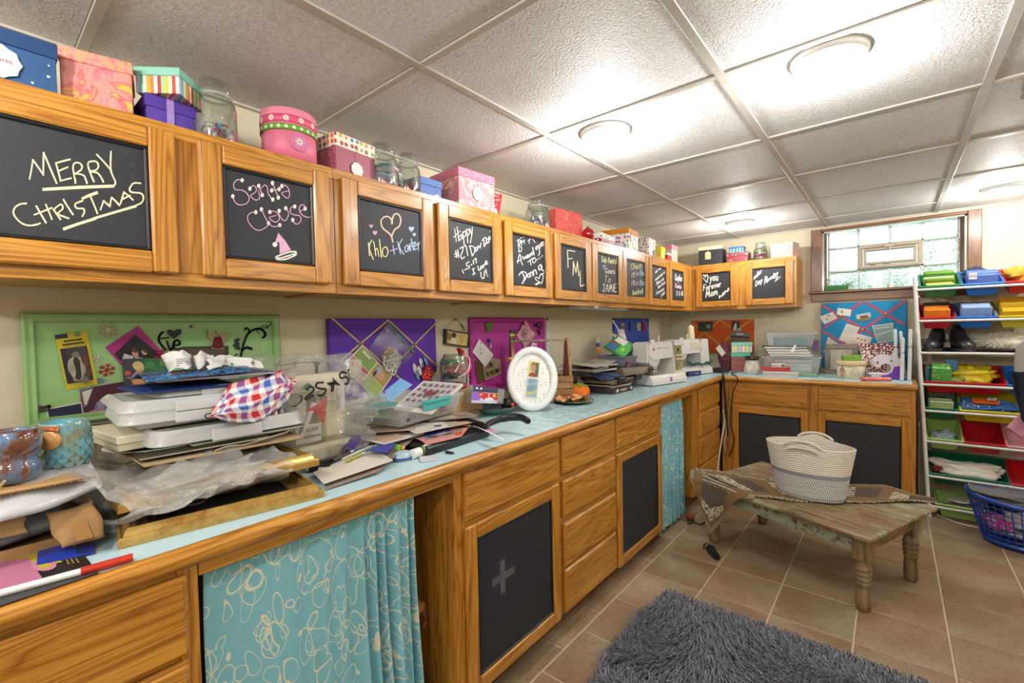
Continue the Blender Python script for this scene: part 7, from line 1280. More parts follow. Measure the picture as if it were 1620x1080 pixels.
for s in (-1,1): O(G().tube([tuple(p+np.array([0,.006*s,.045])),tuple(p+np.array([0,.014*s,.075])),tuple(p+np.array([0,.01*s,.09]))],[.004,.005,.003],7),'ear',M('#cfc9b4',.6),t)
g=G(); g.blob((.16,2.865,ZK+.10),.05,.05,.10,.12,2,20,14,seed=77,flatb=.099); O(g,'fabric_pouch',M('#6a5a50',.9),None,'brown fabric pouch standing behind the dark heap','pouch')
# ================================================================ sewing machines
IV=M('#e2dfd8',.32,coat=.25); IVD=M('#cfccc4',.4)
def sewing(label,o,e,wl,dp,hh,style):
    mx=frm((o[0],o[1],ZK),e); t=T('sewing_machine',label,'sewing machine',(o[0],o[1],ZK),0,'sewing machines by the corner')
    def P(nm,mt,fn,sm=None): g=G(); g.M=mx; fn(g); return O(g,nm,mt,t)
    # free-arm bed with rounded front
    pr=[(0,.006),(.0,.030),(.010,.055),(.028,.070),(dp,.072),(dp,.006)]
    def bed(g): g.prism([(y,z) for y,z in pr],(0,0,0),(0,1,0),(0,0,1),wl)
    P('bed',IV,bed); P('foot_plate',M('#3a3a3a',.5),lambda g:g.box(.015,wl-.015,.012,dp-.01,0,.007))
    cw=wl*.27
    P('column',IV,lambda g:g.prism([(wl-cw,.068),(wl-.004,.068),(wl-.022,hh*.97),(wl-.035,hh),(wl-cw-.03,hh),(wl-cw-.012,hh*.62)],(0,dp*.95,0),(1,0,0),(0,0,1),dp*.80))
    P('arm',IV,lambda g:g.prism([(.035,hh*.60),(.0,hh*.72),(.006,hh*.95),(.03,hh),(wl-cw,hh),(wl-cw,hh*.62)],(0,dp*.95,0),(1,0,0),(0,0,1),dp*.80))
    P('head',IVD,lambda g:g.prism([(.012,hh*.50),(.045,hh*.44),(.105,hh*.46),(.135,hh*.62),(.13,hh*.74),(-.004,hh*.74)],(0,dp*.90,0),(1,0,0),(0,0,1),dp*.72))
    P('head_cover',IV,lambda g:g.box(-.008,.004,dp*.2,dp*.9,hh*.52,hh*.96,0,.006))
    P('needle_bar',M('#b9b9b9',.25,.9),lambda g:g.cyl((.07,dp*.5,hh*.46),(.07,dp*.5,.085),.003).cyl((.085,dp*.5,hh*.46),(.085,dp*.5,.10),.005))
    P('presser_foot',M('#6a6a6a',.3,.6),lambda g:g.box(.055,.095,dp*.42,dp*.58,.078,.086,0,.002).box(.078,.09,dp*.46,dp*.54,.086,.12))
    P('needle_plate',M('#a8a8a4',.3,.6),lambda g:g.box(.03,.12,dp*.25,dp*.75,.0722,.0735))
    P('spool_pin',M('#d9d4c4',.4),lambda g:g.cyl((wl*.55,dp*.6,hh),(wl*.55,dp*.6,hh+.045),.0045,n=10))
    P('bobbin_winder',IV,lambda g:g.cyl((wl*.36,dp*.6,hh),(wl*.36,dp*.6,hh+.016),.016,n=18))
    P('hand_wheel',IVD,lambda g:g.cyl((wl-.010,dp*.5,hh*.66),(wl+.018,dp*.5,hh*.66),.034,n=24))
    if style==1:
        def pan(g): g.prism([(wl-cw+.008,.092),(wl-.012,.092),(wl-.030,hh*.90),(wl-cw-.004,hh*.90)],(0,dp*.15-.0002,0),(1,0,0),(0,0,1),.0022)
        pn=P('control_panel',M('#8f8a4a',.4),pan)
        B=lambda x,z: mx@Vector((x,dp*.15-.0026,z)); A=mx.to_3x3()@Vector((1,0,0)); xs=wl-cw
        pol=[('#20242a',rect(xs+.024,hh*.76,xs+.052,hh*.83))]+[('#e8e6e0',rect(xs+.008+a,hh*.78,xs+.018+a,hh*.81)) for a in (0,.054)]
        for r in range(2):
            for k_ in range(9): pol.append(('#e8e6e0',rect(xs+.010+.0085*k_+.004*r,hh*(.64-.09*r),xs+.0165+.0085*k_+.004*r,hh*(.68-.09*r))))
        for a,z in ((.055,.46),(.065,.39),(.04,.33),(.07,.32)): pol.append(('#e8e6e0',rect(xs+a,hh*z,xs+a+.014,hh*(z+.03))))
        for a,z in ((.022,.455),(.022,.385)): pol.append(('#3a3a22',rect(xs+a,hh*z+.002,xs+a+.02,hh*z+.004)))
        printing(pn,'button_print',B(0,0),A,Vector((0,0,1)),pol,.0006)['kind']='stuff'
        printing(t,'badge',B(.045,hh*.84),A,Vector((0,0,1)),[('#b8424a',circ(0,0,.008,12,.011))],.003)
        text(t,'brand_lettering','SINGER',mx@Vector((.09,dp*.15-.0004,hh*.845)),A,Vector((0,0,1)),.014,'#b0343c'); text(t,'model_lettering','QUANTUM',mx@Vector((.155,dp*.15-.0004,hh*.846)),A,Vector((0,0,1)),.012,'#7a7a7a')
        q_=mx@Vector((wl*.52,-.0006,.036)); printing(t,'pink_sticker',q_,A,Vector((0,0,1)),[('#b060b0',circ(0,0,.014,16,.017))],.0008)
    else:
        printing(t,'brand_mark',mx@Vector((.04,dp*.15-.0005,hh*.86)),mx.to_3x3()@Vector((1,0,0)),Vector((0,0,1)),[('#5a5f6a',rect(0,0,.035,.006))],.001)
        def win(g): g.box(wl*.38,wl*.74,dp*.135,dp*.15,hh*.72,hh*.92,0,.004)
        P('stitch_window',M('#d8cdb6',.3),win)
        def bx_(g): g.box(.06,.24,dp*.05,dp*.12,.074,.105,0,.002)
    return t,mx
s1,mx1=sewing('white computerised sewing machine with olive control panel, nearest the camera',(.478,3.052),(.24,.97),.405,.185,.305,1)
s2,mx2=sewing('second white sewing machine further back with teal fringe',(.425,3.745),(.30,.95),.43,.185,.30,2)
t=T('thread_cone','tall cream cone of thread standing on the far sewing machine','thread',tuple(mx2@Vector((.27,.10,.3005)))); c_=mx2@Vector((.27,.10,.3006)); O(G().lathe(c_,[(.0005,0),(.032,0),(.034,.006),(.026,.105),(.020,.112),(.0005,.112)],26),'thread_body',mat_stripes('thread_wrap',['#d9cfa8','#cdc298'],'z',.004,.8),t); O(G().cyl(c_+Vector((0,0,.112)),c_+Vector((0,0,.124)),.010,.008,n=14),'cone_tip',M('#d8d2bc',.5),t)
t=T('fringe_trim','teal feather fringe draped round the far sewing machine bed','trim',tuple(mx2@Vector((.22,.0,.115)))); g=G(); rs=np.random.RandomState(8)
for i in range(150):
    u=i/150; p=mx2@Vector((.10+.34*u,.006+.01*math.sin(7*u),.118-.02*math.sin(3.1*u)+.006*math.sin(20*u))); d=Vector((rs.normal()*.5,rs.normal()*.5,-1.0)).normalized()*rs.uniform(.02,.042); g.tube([p,p+d*.5+Vector(rs.normal(size=3)*.004),p+d],[.0022,.0016,.0007],4)
O(g,'fringe',M('#0f5a58',.7),t,kind='stuff')
g=G(); g.M=mx2; g.box(.06,.23,-.028,-.004,.003,.040,0,.003); o=O(g,'tape_case',M('#1a2230',.3),None,'dark blue printed cassette case leaning on the far sewing machine bed','case'); printing(o,'case_print',mx2@Vector((.06,-.0285,.003)),mx2.to_3x3()@Vector((.17,0,0)),Vector((0,0,.037)),[('#2a3a7a',rect(.02,.05,.98,.95)),('#c84a5a',circ(.5,.5,.06,8,.2)),('#3aa0b8',circ(.7,.5,.08,8,.25)),('#8a4ab0',circ(.6,.4,.05,8,.2))],.0008)
# paper pile behind the far machine
for i,(c2,z) in enumerate((('#2a2a2c',0),('#8a8478',1),('#4a4844',2),('#b8b0a0',3))): 
    lb=['black','grey','charcoal','cream'][i]; book('folder_stack',lb+' album in the tall pile behind the far sewing machine','album',(.245-.005*i,3.62+.02*i),(.05*i-.05,1),.40,.21,ZK+.062*z,.060,c2,'#cfc8ba')
for i in range(5):
    lb=['black printed sheet fanned on top of the album pile','newspaper sheet fanned on top of the album pile','white sheet fanned on top of the album pile','grey sheet fanned on top of the album pile','dark striped sheet fanned on top of the album pile'][i]; a=rnd.uniform(-.25,.25); mxx=frm((.24,3.60+.03*i,ZK+.2485+.0035*i),(a,1)); qcard('paper_sheet',lb,'paper',[mxx@Vector(p) for p in ((0,.2,.004),(.3,.2,0),(.3,0,-.001),(0,0,0))],[('#d8d4cc',rect(.1,.1+.2*k_,.9,.18+.2*k_)) for k_ in range(4)] if i in (0,4) else [],['#1c1c1e','#a8a49a','#d8d6d0','#7a7874','#26262a'][i])
# foot pedal and hanging cords
c_=PZ(1147,590,ZK); t=T('foot_pedal','black sewing machine foot pedal on the counter corner','pedal',tuple(c_)); mxp=frm((float(c_[0])-.05,float(c_[1])-.035,ZK),(.72,.69))
g=G(); g.M=mxp; g.prism([(0,0),(.115,0),(.115,.030),(.02,.050),(0,.040)],(.0,.0,0),(0,1,0),(0,0,1),.10); O(g,'pedal_body',M('#1c1c1e',.45),t)
def cable(label,pts,r,col,rope=None):
    g=G(); g.tube(smooth([tuple(p) for p in pts],6),r,7); return O(g,'power_cord',M(col,.45),None,label,'cord','cords hanging in the corner')
def cp(u,v,off): # points hanging in front of the corner faces
    d=_ray(u,v); t1=(.685+off-CAM[0])/d[0]; t2=(L-.685-off-CAM[1])/d[1]; return CAM+d*min(t1 if t1>0 else 9,t2)
cable('thick black pedal cord hanging straight down the corner',[tuple(c_+np.array([.02,-.02,.02]))]+[cp(u,v,.012) for u,v in ((1144,590),(1145,605),(1147,630),(1149,660),(1151,690))],.008,'#141416')
cable('long black power cord looping down the corner',[PZ(1165,589,ZK+.008),PZ(1157,590,ZK+.008)]+[cp(u,v,.010) for u,v in ((1166,596),(1166,605),(1160,618),(1157,640),(1156,670),(1161,690),(1160,705),(1153,722))],.004,'#1a1a1c')
cable('thin grey cord hanging beside the pedal cord',[PZ(1160,592,ZK+.006)]+[cp(u,v,.016) for u,v in ((1156,600),(1153,620),(1151,650),(1153,680),(1151,710),(1147,722))],.0035,'#5a5a5c')
cable('white cord hanging diagonally from the corner drawers',[cp(u,v,.02) for u,v in ((1144,648),(1146,665),(1143,685),(1138,720),(1135,745))],.004,'#d8d4cc')
cable('pale coiled cord hanging in front of the corner drawers',[cp(u,v,.022) for u,v in ((1147,662),(1149,685),(1146,700),(1148,715))],.0035,'#b8a8a0')
# ================================================================ back counter
ZS=ZK
giftbox('keepsake_box','tall box of sparkly maroon flecks with teal lid by the candle warmer',(.70,4.45),.15,.13,ZS,.17,.036,mat_dots('sparkle_paper','#8a4a44',['#d8b8a0','#5a2a2a','#c88a7a'],120,.3),M('#5fb8a4',.45),.35,cat='box',group='boxes on the back counter')
giftbox('keepsake_box','pastel striped box with mint lid on top of the sparkly box',(.715,4.44),.16,.11,ZS+.1705,.088,.028,mat_stripes('pastel_stripes',['#c8a0d0','#e8e0c8','#b8d070','#e8d890','#8ac8c8','#e8c0d0'],'x',.09),M('#8fcabc',.45),.35,cat='box',group='boxes on the back counter')
g=G(); g.blob((.575,4.46,ZS+.13),.055,.055,.13,.10,2.2,22,16,seed=15,flatb=.129); O(g,'yarn_ball',mat_mottle('maroon_yarn',['#4a1a2a','#6a2a3a','#8a5a6a'],40,.9),None,'dark maroon fuzzy bundle behind the far sewing machine','bundle')
qcard('price_tag','white paper tag hanging off the maroon bundle','tag',[PY(1132,551,4.405),PY(1138,545,4.405),PY(1148,558,4.40),PY(1142,564,4.40)],[],'#e6e0d2',.0015)
c_=(.835,4.285,ZS); t=T('candle_warmer','cream ceramic candle warmer with brown top dish','candle warmer',c_); O(G().lathe(c_,[(.0005,0),(.062,0),(.066,.008),(.064,.03),(.056,.075),(.050,.108),(.052,.112),(.0005,.112)],34),'ceramic_body',M('#d9d2c0',.45),t); O(G().lathe((c_[0],c_[1],c_[2]+.1125),[(.0005,0),(.045,0),(.056,.014),(.060,.030),(.057,.032),(.050,.016),(.0005,.012)],32),'wax_dish',M('#3f1d14',.2,coat=.5),t)
g=G()
for s in (-1,1): g.tube(smooth([(c_[0]+.066*math.sin(a),c_[1]-.066*math.cos(a)*.98,c_[2]+z) for a,z in ((s*.1,.03),(s*.35,.05),(s*.55,.085),(s*.3,.075))],5),[.006,.007,.008,.008,.007,.007,.006,.006,.006,.005,.005,.004,.004,.003,.003,.003][:16],7)
O(g,'relief_swirl',M('#d9d2c0',.45),t)
t_,mxb=tub('wide clear storage bin of papers on the back counter',(.925,4.255),(.93,.12),.40,.30,ZS,.145,CLEARP,None,.022,'storage_bin'); 
for i,(h,c2) in enumerate(((.03,'#b8b0a4'),(.03,'#d0ccc4'),(.028,'#a8a09a'),(.026,'#c8bcb0'))): book('paper_stack',['tan','white','grey','beige'][i]+' paper stack inside the wide clear bin','paper',tuple((mxb@Vector((.05+.01*i,.05,0)))[:2]),(.93,.12),.29-.01*i,.19,ZS+.0045+.031*i,h,c2,'#d8d4cc')
for i in range(4): book('paper_stack',['silver magazine heaped above the rim of the clear bin','white magazine heaped above the rim of the clear bin','dark blue magazine heaped above the rim of the clear bin','black folder heaped above the rim of the clear bin'][i],'magazine',tuple((mxb@Vector((.045-.012*i,.03,0)))[:2]),(.93,.12+.05*i),.30,.22,ZS+.149+.0205*i,.019,['#9a9ca4','#dcdcda','#24365a','#1c1e24'][i],'#d8d6d0')
t_,mxc=tub('shallow clear bin with a blue box inside, on top of the heaped papers',(.945,4.275),(.95,.20),.345,.26,ZS+.232,.105,CLEARP,None,-.0 or .02,'storage_bin')
g=G(); g.M=mxc; g.box(.06,.30,.06,.20,.004,.070,0,.006); O(g,'blue_case',clear('blue_case','#bfe0ea',.06,.3,.15,.6,'#7fb4c4'),None,'pale blue plastic case inside the shallow clear bin','case')
qcard('paper_tag','small white tag on the front of the wide clear bin','tag',[PY(1257,545,4.245),PY(1260,546,4.245),PY(1255,558,4.24),PY(1250,556,4.24)],[],'#ecebe6',.0015); qcard('purple_card','purple card slotted behind the clear bin','card',[PY(1286,538,4.52),PY(1296,538,4.52),PY(1294,556,4.52),PY(1284,555,4.52)],[],'#7a5a90',.002)
book('note_book','white boxed notebook in front of the clear bin','book',tuple(PZ(1206,596,ZS)[:2]),(1,.02),.235,.10,ZS,.036,'#dedbd2','#d2cec4'); book('note_book','red covered notebook on the white boxed notebook','book',tuple(PZ(1203,590,ZS+.02)[:2]+np.array([-.005,.03])),(1,.04),.20,.09,ZS+.0365,.028,'#c0403a','#c85048')
g=G(); g.M=frm((1.0,4.195,ZS+.065),(.95,.2)); g.box(0,.095,0,.05,0,.030,0,.002); o=O(g,'tape_box','' or M('#d8d6d0',.4),None,'small white carton on the red notebook','carton'); mm=frm((1.0,4.195,ZS+.065),(.95,.2)); printing(o,'carton_print',mm@Vector((0,-.0004,0)),mm.to_3x3()@Vector((.095,0,0)),Vector((0,0,.03)),[('#3a7a4a',rect(.7,.2,.95,.8)),('#2a2a2a',rect(.1,.4,.5,.55))],.0005)
t=T('stamp_case','low clear green tinted case beside the white notebook','case',(1.23,4.24,ZS)); mm=frm((1.165,4.20,ZS),(1,.05)); g=G(); g.M=mm; g.box(0,.145,0,.085,0,.022,0,.003); O(g,'case',clear('green_case','#d0e8d4',.08,.4,.1,.35,'#a9c8b0'),t); g=G(); g.M=mm; g.box(.01,.135,.01,.075,.004,.018); O(g,'tiles',mat_mottle('stamp_tiles',['#c8d4c4','#e2e0d6','#8a9a8a'],60),t)
# grey wooden frame leaning at the back
def standing_frame(label,x0,x1,y,z0,h,lean,fw,mats,inner,name='standing_picture'):
    t=T(name,label,'frame',((x0+x1)/2,y,z0)); wl=x1-x0; R_=Matrix.Translation((x0,y,z0))@Matrix.Rotation(-lean,4,'X'); g=G(); g.M=R_
    for a0,a1,c0,c1 in ((0,wl,0,fw),(0,wl,h-fw,h),(0,fw,fw,h-fw),(wl-fw,wl,fw,h-fw)): g.box(a0,a1,0,.018,c0,c1,0,.003)
    O(g,'wood_moulding',mats,t); g=G(); g.M=R_; g.box(fw,wl-fw,.008,.012,fw,h-fw); O(g,'inner_panel',inner,t); return t
standing_frame('weathered grey wood frame leaning behind the round house box',1.325,1.545,4.50,ZS,.245,.16,.038,mat_mottle('grey_barnwood',['#5a5248','#7a7266','#8f877a'],30,.7),mat_mottle('dull_canvas',['#8a8474','#a8a08c','#7a7a6c'],10))
c_=(1.515,4.262,ZS); t=T('house_box','round cream box with a little painted house on its side','box',c_); O(G().lathe(c_,[(.0005,0),(.086,0),(.088,.003),(.088,.112),(.0005,.112)],40),'box_body',mat_mottle('cream_village_paper',['#c9bd98','#d8d0b0','#b8b098','#c8c090'],16,.6),t); O(G().lathe(c_,[(.0885,.098),(.093,.098),(.094,.102),(.094,.124),(.090,.128),(.0005,.128)],40),'lid',mat_dots('lid_sprig','#d2be8c',['#b07a4a','#c8a86a'],90,.25),t)
a=-2.15; nn=Vector((math.cos(a),math.sin(a),0)); tt=Vector((-nn.y,nn.x,0)); p=Vector(c_)+nn*.089+Vector((0,0,.012)); g=G(); g.prism([(-.016,0),(.016,0),(.016,.044),(-.016,.044)],p,tt,(0,0,1),.004); h_=O(g,'house_front',M('#cdb896',.6),t); g=G(); g.prism([(-.021,.042),(.021,.042),(.0,.082)],p+nn*.001,tt,(0,0,1),.005); O(g,'house_roof',M('#a87a6a',.6),t); printing(h_,'house_windows',p+nn*.004,tt,(0,0,1),[('#8a3a3a',rect(-.006,.0,.004,.014)),('#7a6a5a',rect(-.01,.024,-.003,.034)),('#7a6a5a',rect(.003,.024,.010,.034))],.0006)
giftbox('trinket_box','tiny green dotted box on the lid of the round house box',(1.515,4.262),.115,.05,ZS+.1285,.040,.014,mat_dots('green_dot','#6a9a3a',['#e8e4c8'],120,.2),M('#7fb048',.5),.4,cat='box',group='boxes on the back counter'); O(G().ball((1.515,4.262,ZS+.1735),.006,8),'knob',M('#6a9a3a',.5),None,'green bead on top of the tiny green box','bead')
CH=mat_dots('cherry_paper','#e6ddce',['#7a1420','#9a1a26','#5a1018','#8a1622'],58,.52); g=G(); g.M=Matrix.Translation((1.56,4.47,ZS))@Matrix.Rotation(-.12,4,'X'); g.box(0,.26,0,.05,0,.25,0,.003); o=O(g,'cherry_box',CH,None,'cherry printed flat box standing behind the purple mini sewing machine','box')
g=G(); g.M=Matrix.Translation((1.56,4.47,ZS))@Matrix.Rotation(-.12,4,'X'); g.box(-.002,.262,.03,.053,-.0,.252,0,.002); O(g,'box_lid',CH,o)
# purple toy sewing machine
mm=frm((1.635,4.175,ZS),(.93,.28)); t=T('mini_sewing_machine','small white and purple mini sewing machine','sewing machine',(1.7,4.2,ZS)); PU=M('#7a3ab0',.35); PW=M('#e4dfe6',.35,coat=.2)
def PP(nm,mt,fn): g=G(); g.M=mm; fn(g); return O(g,nm,mt,t)
out=[(.0,.035),(.005,.018),(.02,0),(.17,0),(.185,.04),(.188,.10),(.175,.145),(.14,.172),(.085,.176),(.045,.165),(.022,.14),(.018,.10),(.035,.088),(.055,.092),(.062,.105),(.080,.118),(.105,.112),(.118,.09),(.115,.065),(.095,.050),(.05,.045)]
PP('body',PW,lambda g:g.prism(out,(0,.08,0),(1,0,0),(0,0,1),.07)); PP('purple_panel',PU,lambda g:g.prism([(.06,.004),(.165,.004),(.178,.05),(.172,.10),(.135,.095),(.122,.055),(.10,.040),(.06,.030)],(0,.0105,0),(1,0,0),(0,0,1),.003))
PP('bed_plate',PW,lambda g:g.box(-.012,.07,.004,.085,.036,.050,0,.004)); PP('needle',M('#b0b0b0',.3,.8),lambda g:g.cyl((.038,.045,.092),(.038,.045,.052),.002)); PP('thread_dial',M('#a01a7a',.3),lambda g:g.cyl((.118,.010,.136),(.118,.004,.136),.006).cyl((.04,.010,.118),(.04,.004,.118),.004).box(.036,.044,.006,.010,.118,.135))
g=G(); a_=PZ(1367,603,ZS); g.M=frm((float(a_[0]),float(a_[1]),ZS),(.9,.40)); g.box(0,.165,0,.06,0,.026,0,.005); O(g,'pencil_tin',mat_mottle('red_floral_tin',['#a02a2a','#c8504a','#d89a8a'],60,.35),None,'low red floral tin in front of the mini sewing machine','tin')
for i,(x,y,h,ln,lb) in enumerate(((1.775,4.26,.36,-.02,'tallest white plastic lid standing at the left of the row'),(1.803,4.20,.30,.02,'short white plastic lid standing second in the row'),(1.818,4.30,.345,-.06,'leaning white plastic lid standing third in the row'),(1.843,4.24,.36,.02,'white plastic lid standing last beside the rack'))):
    R_=Matrix.Translation((x,y,ZS))@Matrix.Rotation(ln,4,'Y'); t=T('plastic_tub_top',lb,'lid',(x,y,ZS),0,'white plastic lids standing on the back counter'); g=G(); g.M=R_; g.box(-.008,.008,0,.24,0,h,0,.006); O(g,'lid_panel',POLY,t); g=G(); g.M=R_; g.box(-.012,.010,-.003,.02,.002,h*.62,0,.004).box(-.011,.009,-.002,.02,h*.66,h-.002,0,.004); O(g,'lid_rim',M('#d9dbdb',.4),t)
# green card box on the window sill
g=G(); g.box(1.312,1.47,4.66,4.735,1.5945,1.636,0,.003); o=O(g,'index_card_box',M('#2f7a3a',.5),None,'green flat box on the window sill','box'); O(G().box(1.311,1.471,4.659,4.736,1.618,1.6385,0,.003),'box_lid',M('#35853f',.5),o)
# under cabinet lamp and pull string
t=T('under_cabinet_light','slim white lamp strip under the wall cabinets','lamp',(.28,2.8,1.455)); O(G().box(.22,.30,2.40,3.05,1.452,1.4725,0,.004),'housing',M('#e2e2de',.4),t); O(G().box(.228,.292,2.42,3.03,1.4505,1.4522),'diffuser',M('#d6d8d4',.3),t)
t=T('puck_light','small white dome light under the JAMIE door','lamp',(.31,2.60,1.462)); O(G().lathe((.318,2.545,1.4625),[(.0005,-.016),(.018,-.013),(.026,-.004),(.027,0)],20),'dome',M('#d8d6d0',.35),t)
g=G(); g.tube([tuple(PX(1010,489,.25)),tuple(PX(1019,508,.23)),tuple(PX(1029,530,.24))],.0009,5); O(g,'pull_string',M('#cfcac0',.7),None,'thin pull string hanging from the wall cabinet by the blue board','string')
# ================================================================ rack of bins
PWH=M('#dcdcd6',.35); RXL,RXR=1.905,2.86
rk=T('bin_rack','white metal rack holding rows of coloured bins in front of the back wall','rack',(2.4,4.38,0))
def post(pts,r=.012): g=G(); g.tube(pts,r,10); return O(g,'post',PWH,rk)
post([(1.945,4.16,0),(1.915,4.26,.70),(1.873,4.345,1.64)]); post([(1.955,4.632,0),(1.925,4.632,.70),(1.880,4.632,1.66)])
post([(2.815,4.16,0),(2.845,4.26,.70),(2.885,4.345,1.64)]); post([(2.805,4.632,0),(2.835,4.632,.70),(2.878,4.632,1.66)])
RZ=[1.548,1.328,1.106,.888,.708,.502,.272,.075]
def ry(z): return 4.16+.185*z/1.64+.09*min(1,z/1.0)
for z in RZ:
    xl=1.95-.075*z/1.6; xr=2.81+.075*z/1.6; yf=float(np.interp(z,[0,.7,1.64],[4.16,4.26,4.345])); g=G(); g.cyl((xl,yf-.004,z),(xr,yf-.004,z),.0085,n=12); O(g,'front_rail',PWH,rk); g=G(); g.cyl((xl,4.632,z+.095),(xr,4.632,z+.095),.007,n=10); O(g,'back_rail',PWH,rk)
for x in (1.94,2.81): 
    for z in (.25,.9,1.5): O(G().cyl((x-(.03 if x<2 else -.03)*z,float(np.interp(z,[0,.7,1.64],[4.16,4.26,4.345])),z),(x-(.03 if x<2 else -.03)*z,4.632,z+.04),.006,n=8),'side_brace',PWH,rk)
def yfr(z): return float(np.interp(z,[0,.7,1.64],[4.16,4.26,4.345]))
def bin_(label,col,px0,px1,z,h=.125,dp=.255,tilt=.38,group='coloured bins on the white rack',wtop=None):
    """open tilted bin: lip just above the front rail; px0,px1 lip ends in the photo"""
    y=yfr(z)+.007; dp=min(dp,.255); xl=PY(px0,456,y)[0]; xr=PY(px1,456,y)[0]; wl=xr-xl; mat=M(col,.32,coat=.15) if isinstance(col,str) else col
    t=T('storage_bin',label,'bin',(float((xl+xr)/2),y+.1,z),0,group); Mx=Matrix.Translation((xl,y,z+.0225))@Matrix.Rotation(tilt,4,'X'); f=.028
    b0=[(f,f*.8,-h*.72),(wl-f,f*.8,-h*.72),(wl-f,dp-f,-h),(f,dp-f,-h)]; b1=[(0,0,0),(wl,0,0),(wl,dp,0),(0,dp,0)]; k_=.004
    i0=[(f+k_,f*.8+k_,-h*.72+k_),(wl-f-k_,f*.8+k_,-h*.72+k_),(wl-f-k_,dp-f-k_,-h+k_),(f+k_,dp-f-k_,-h+k_)]; i1=[(k_,k_,0),(wl-k_,k_,0),(wl-k_,dp-k_,0),(k_,dp-k_,0)]
    g=G(); g.M=Mx; g.add(b0+b1+i0+i1,[(0,1,2,3),(8,9,10,11)]+[(i,(i+1)%4,4+(i+1)%4,4+i) for i in range(4)]+[(8+i,8+(i+1)%4,12+(i+1)%4,12+i) for i in range(4)]); O(g,'bin_body',mat,t)
    g=G(); g.M=Mx; r=.012
    for x0,x1,y0,y1 in ((-r,wl+r,-r,.002),(-r,wl+r,dp-.002,dp+r),(-r,.002,0,dp),(wl-.002,wl+r,0,dp)): g.box(x0,x1,y0,y1,-.009,.004,0,.003)
    O(g,'bin_rim',mat,t); return Mx,wl,dp,h
def cloths(Mx,wl,dp,h,specs,kind='fold'):
    """folded fabrics standing or lying in a bin: (label,material,x0,x1,y0,y1,z0,z1)"""
    for lb,mt,x0,x1,y0,y1,z0,z1 in specs:
        mt=M(mt,.9) if isinstance(mt,str) else mt; g=G(); g.M=Mx; rs=np.random.RandomState(len(lb)); n=max(2,int(abs(y1-y0)/.012))
        nl=max(2,int((y1-y0)/.011)); st_=(y1-y0)/nl
        for k_ in range(nl): jx,jz=rs.uniform(-.004,.004,2); g.box(x0*wl+.003+jx,x1*wl-.003+jx+rs.uniform(-.003,.003),y0+k_*st_+.0006,y0+(k_+1)*st_-.0006,z0+.012,z1+jz*1.6-.003*(k_%2),0,.0046)
        O(g,'folded_fabric',mt,None,lb,'fabric','folded fabrics in the rack bins')
def lump(Mx,wl,dp,lb,mt,cx_,cy_,rx,ry_,rz,seed,z=-.01,amp=.3,name='fabric_heap'):
    p=Mx@Vector((cx_*wl,cy_,z)); g=G(); heap(g,tuple(p),rx,ry_,rz,seed); return O(g,name,M(mt,.9) if isinstance(mt,str) else mt,None,lb,'fabric','loose fabrics in the rack bins')
GR,DG,BL,RD_,YE,LG,PK='#1f7a4a','#0f6a4c','#1f6ac0','#b81220','#c8b81a','#a3c86a','#d99aa8'
b=bin_('green bin at the top left of the rack',GR,1457,1519,RZ[0]); cloths(*b,[('olive green folded fabric in the top green bin','#6a8a1e',.10,.90,.045,.085,-.07,.030),('cream striped folded fabric in the top green bin','#d8cda4',.08,.92,.088,.12,-.07,.028),('teal edged folded fabric in the top green bin','#3a9a8a',.08,.9,.124,.15,-.07,.026),('dotted green folded fabric at the back of the top green bin',mat_dots('green_dot_cloth','#5a8a1c',['#2a4a10'],90,.2),.10,.9,.154,.20,-.06,.050),('pale yellow folded fabric at the front of the top green bin','#d8d070',.12,.86,.012,.042,-.06,.012)])
b=bin_('blue bin in the middle of the top row',BL,1524,1587,RZ[0]); cloths(*b,[('blue mottled folded fabric with a white label in the top blue bin',mat_mottle('blue_denim_print',['#4a62b0','#6a82c8','#5a70bc'],60,.9),.10,.92,.03,.13,-.06,.055)]); lump(*b[:3],'navy ruffled fabric at the back of the top blue bin','#2a3c5a',.45,.19,.09,.045,.06,71)
p=b[0]@Vector((.16*b[1],.022,.0)); qcard('price_label','small white price label on the blue mottled fabric','label',[b[0]@Vector(q) for q in ((.15*b[1],.034,.066),(.36*b[1],.034,.066),(.36*b[1],.028,.022),(.15*b[1],.028,.022))],[('#b8b4ae',rect(.1,.3,.9,.38)),('#b8b4ae',rect(.1,.55,.7,.63))],'#e6e4de',.002)
b=bin_('red bin at the top right of the rack',RD_,1592,1660,RZ[0]); lump(*b[:3],'orange and gold batik cloth in the top red bin',mat_mottle('orange_batik',['#c8562a','#e0a03a','#d8842a','#e8b84a'],40,.9),.45,.12,.085,.07,.06,72,.01)
b=bin_('red bin in the second row',RD_,1456,1510,RZ[1]); cloths(*b,[('bright orange folded fabric in the second row red bin',mat_mottle('orange_floral',['#e0701a','#f0902a','#d8501a'],50,.9),.12,.9,.03,.11,-.06,.045),('dark folded fabric behind the orange one','#3a2a1c',.08,.92,.125,.17,-.06,.05)])
b=bin_('blue bin in the second row',BL,1514,1577,RZ[1]); cloths(*b,[('light blue fabric with squiggles in the second row blue bin',mat_contour('party_cloth','#7fa8d8','#b83a8a',26,.012,base2='#8ab0e0'),.12,.9,.03,.12,-.06,.060),('brown fabric edge in the second row blue bin','#6a4a34',.06,.94,.125,.16,-.06,.05)])
b=bin_('yellow bin in the second row',YE,1580,1660,RZ[1]); cloths(*b,[('golden yellow folded fabric at the front of the yellow bin','#d8a81a',.08,.92,.02,.08,-.06,.028),('deep yellow folded fabric in the yellow bin','#e0b82a',.06,.94,.084,.14,-.06,.052),('mustard folded fabric at the back of the yellow bin','#c8901a',.06,.94,.145,.20,-.05,.062)])
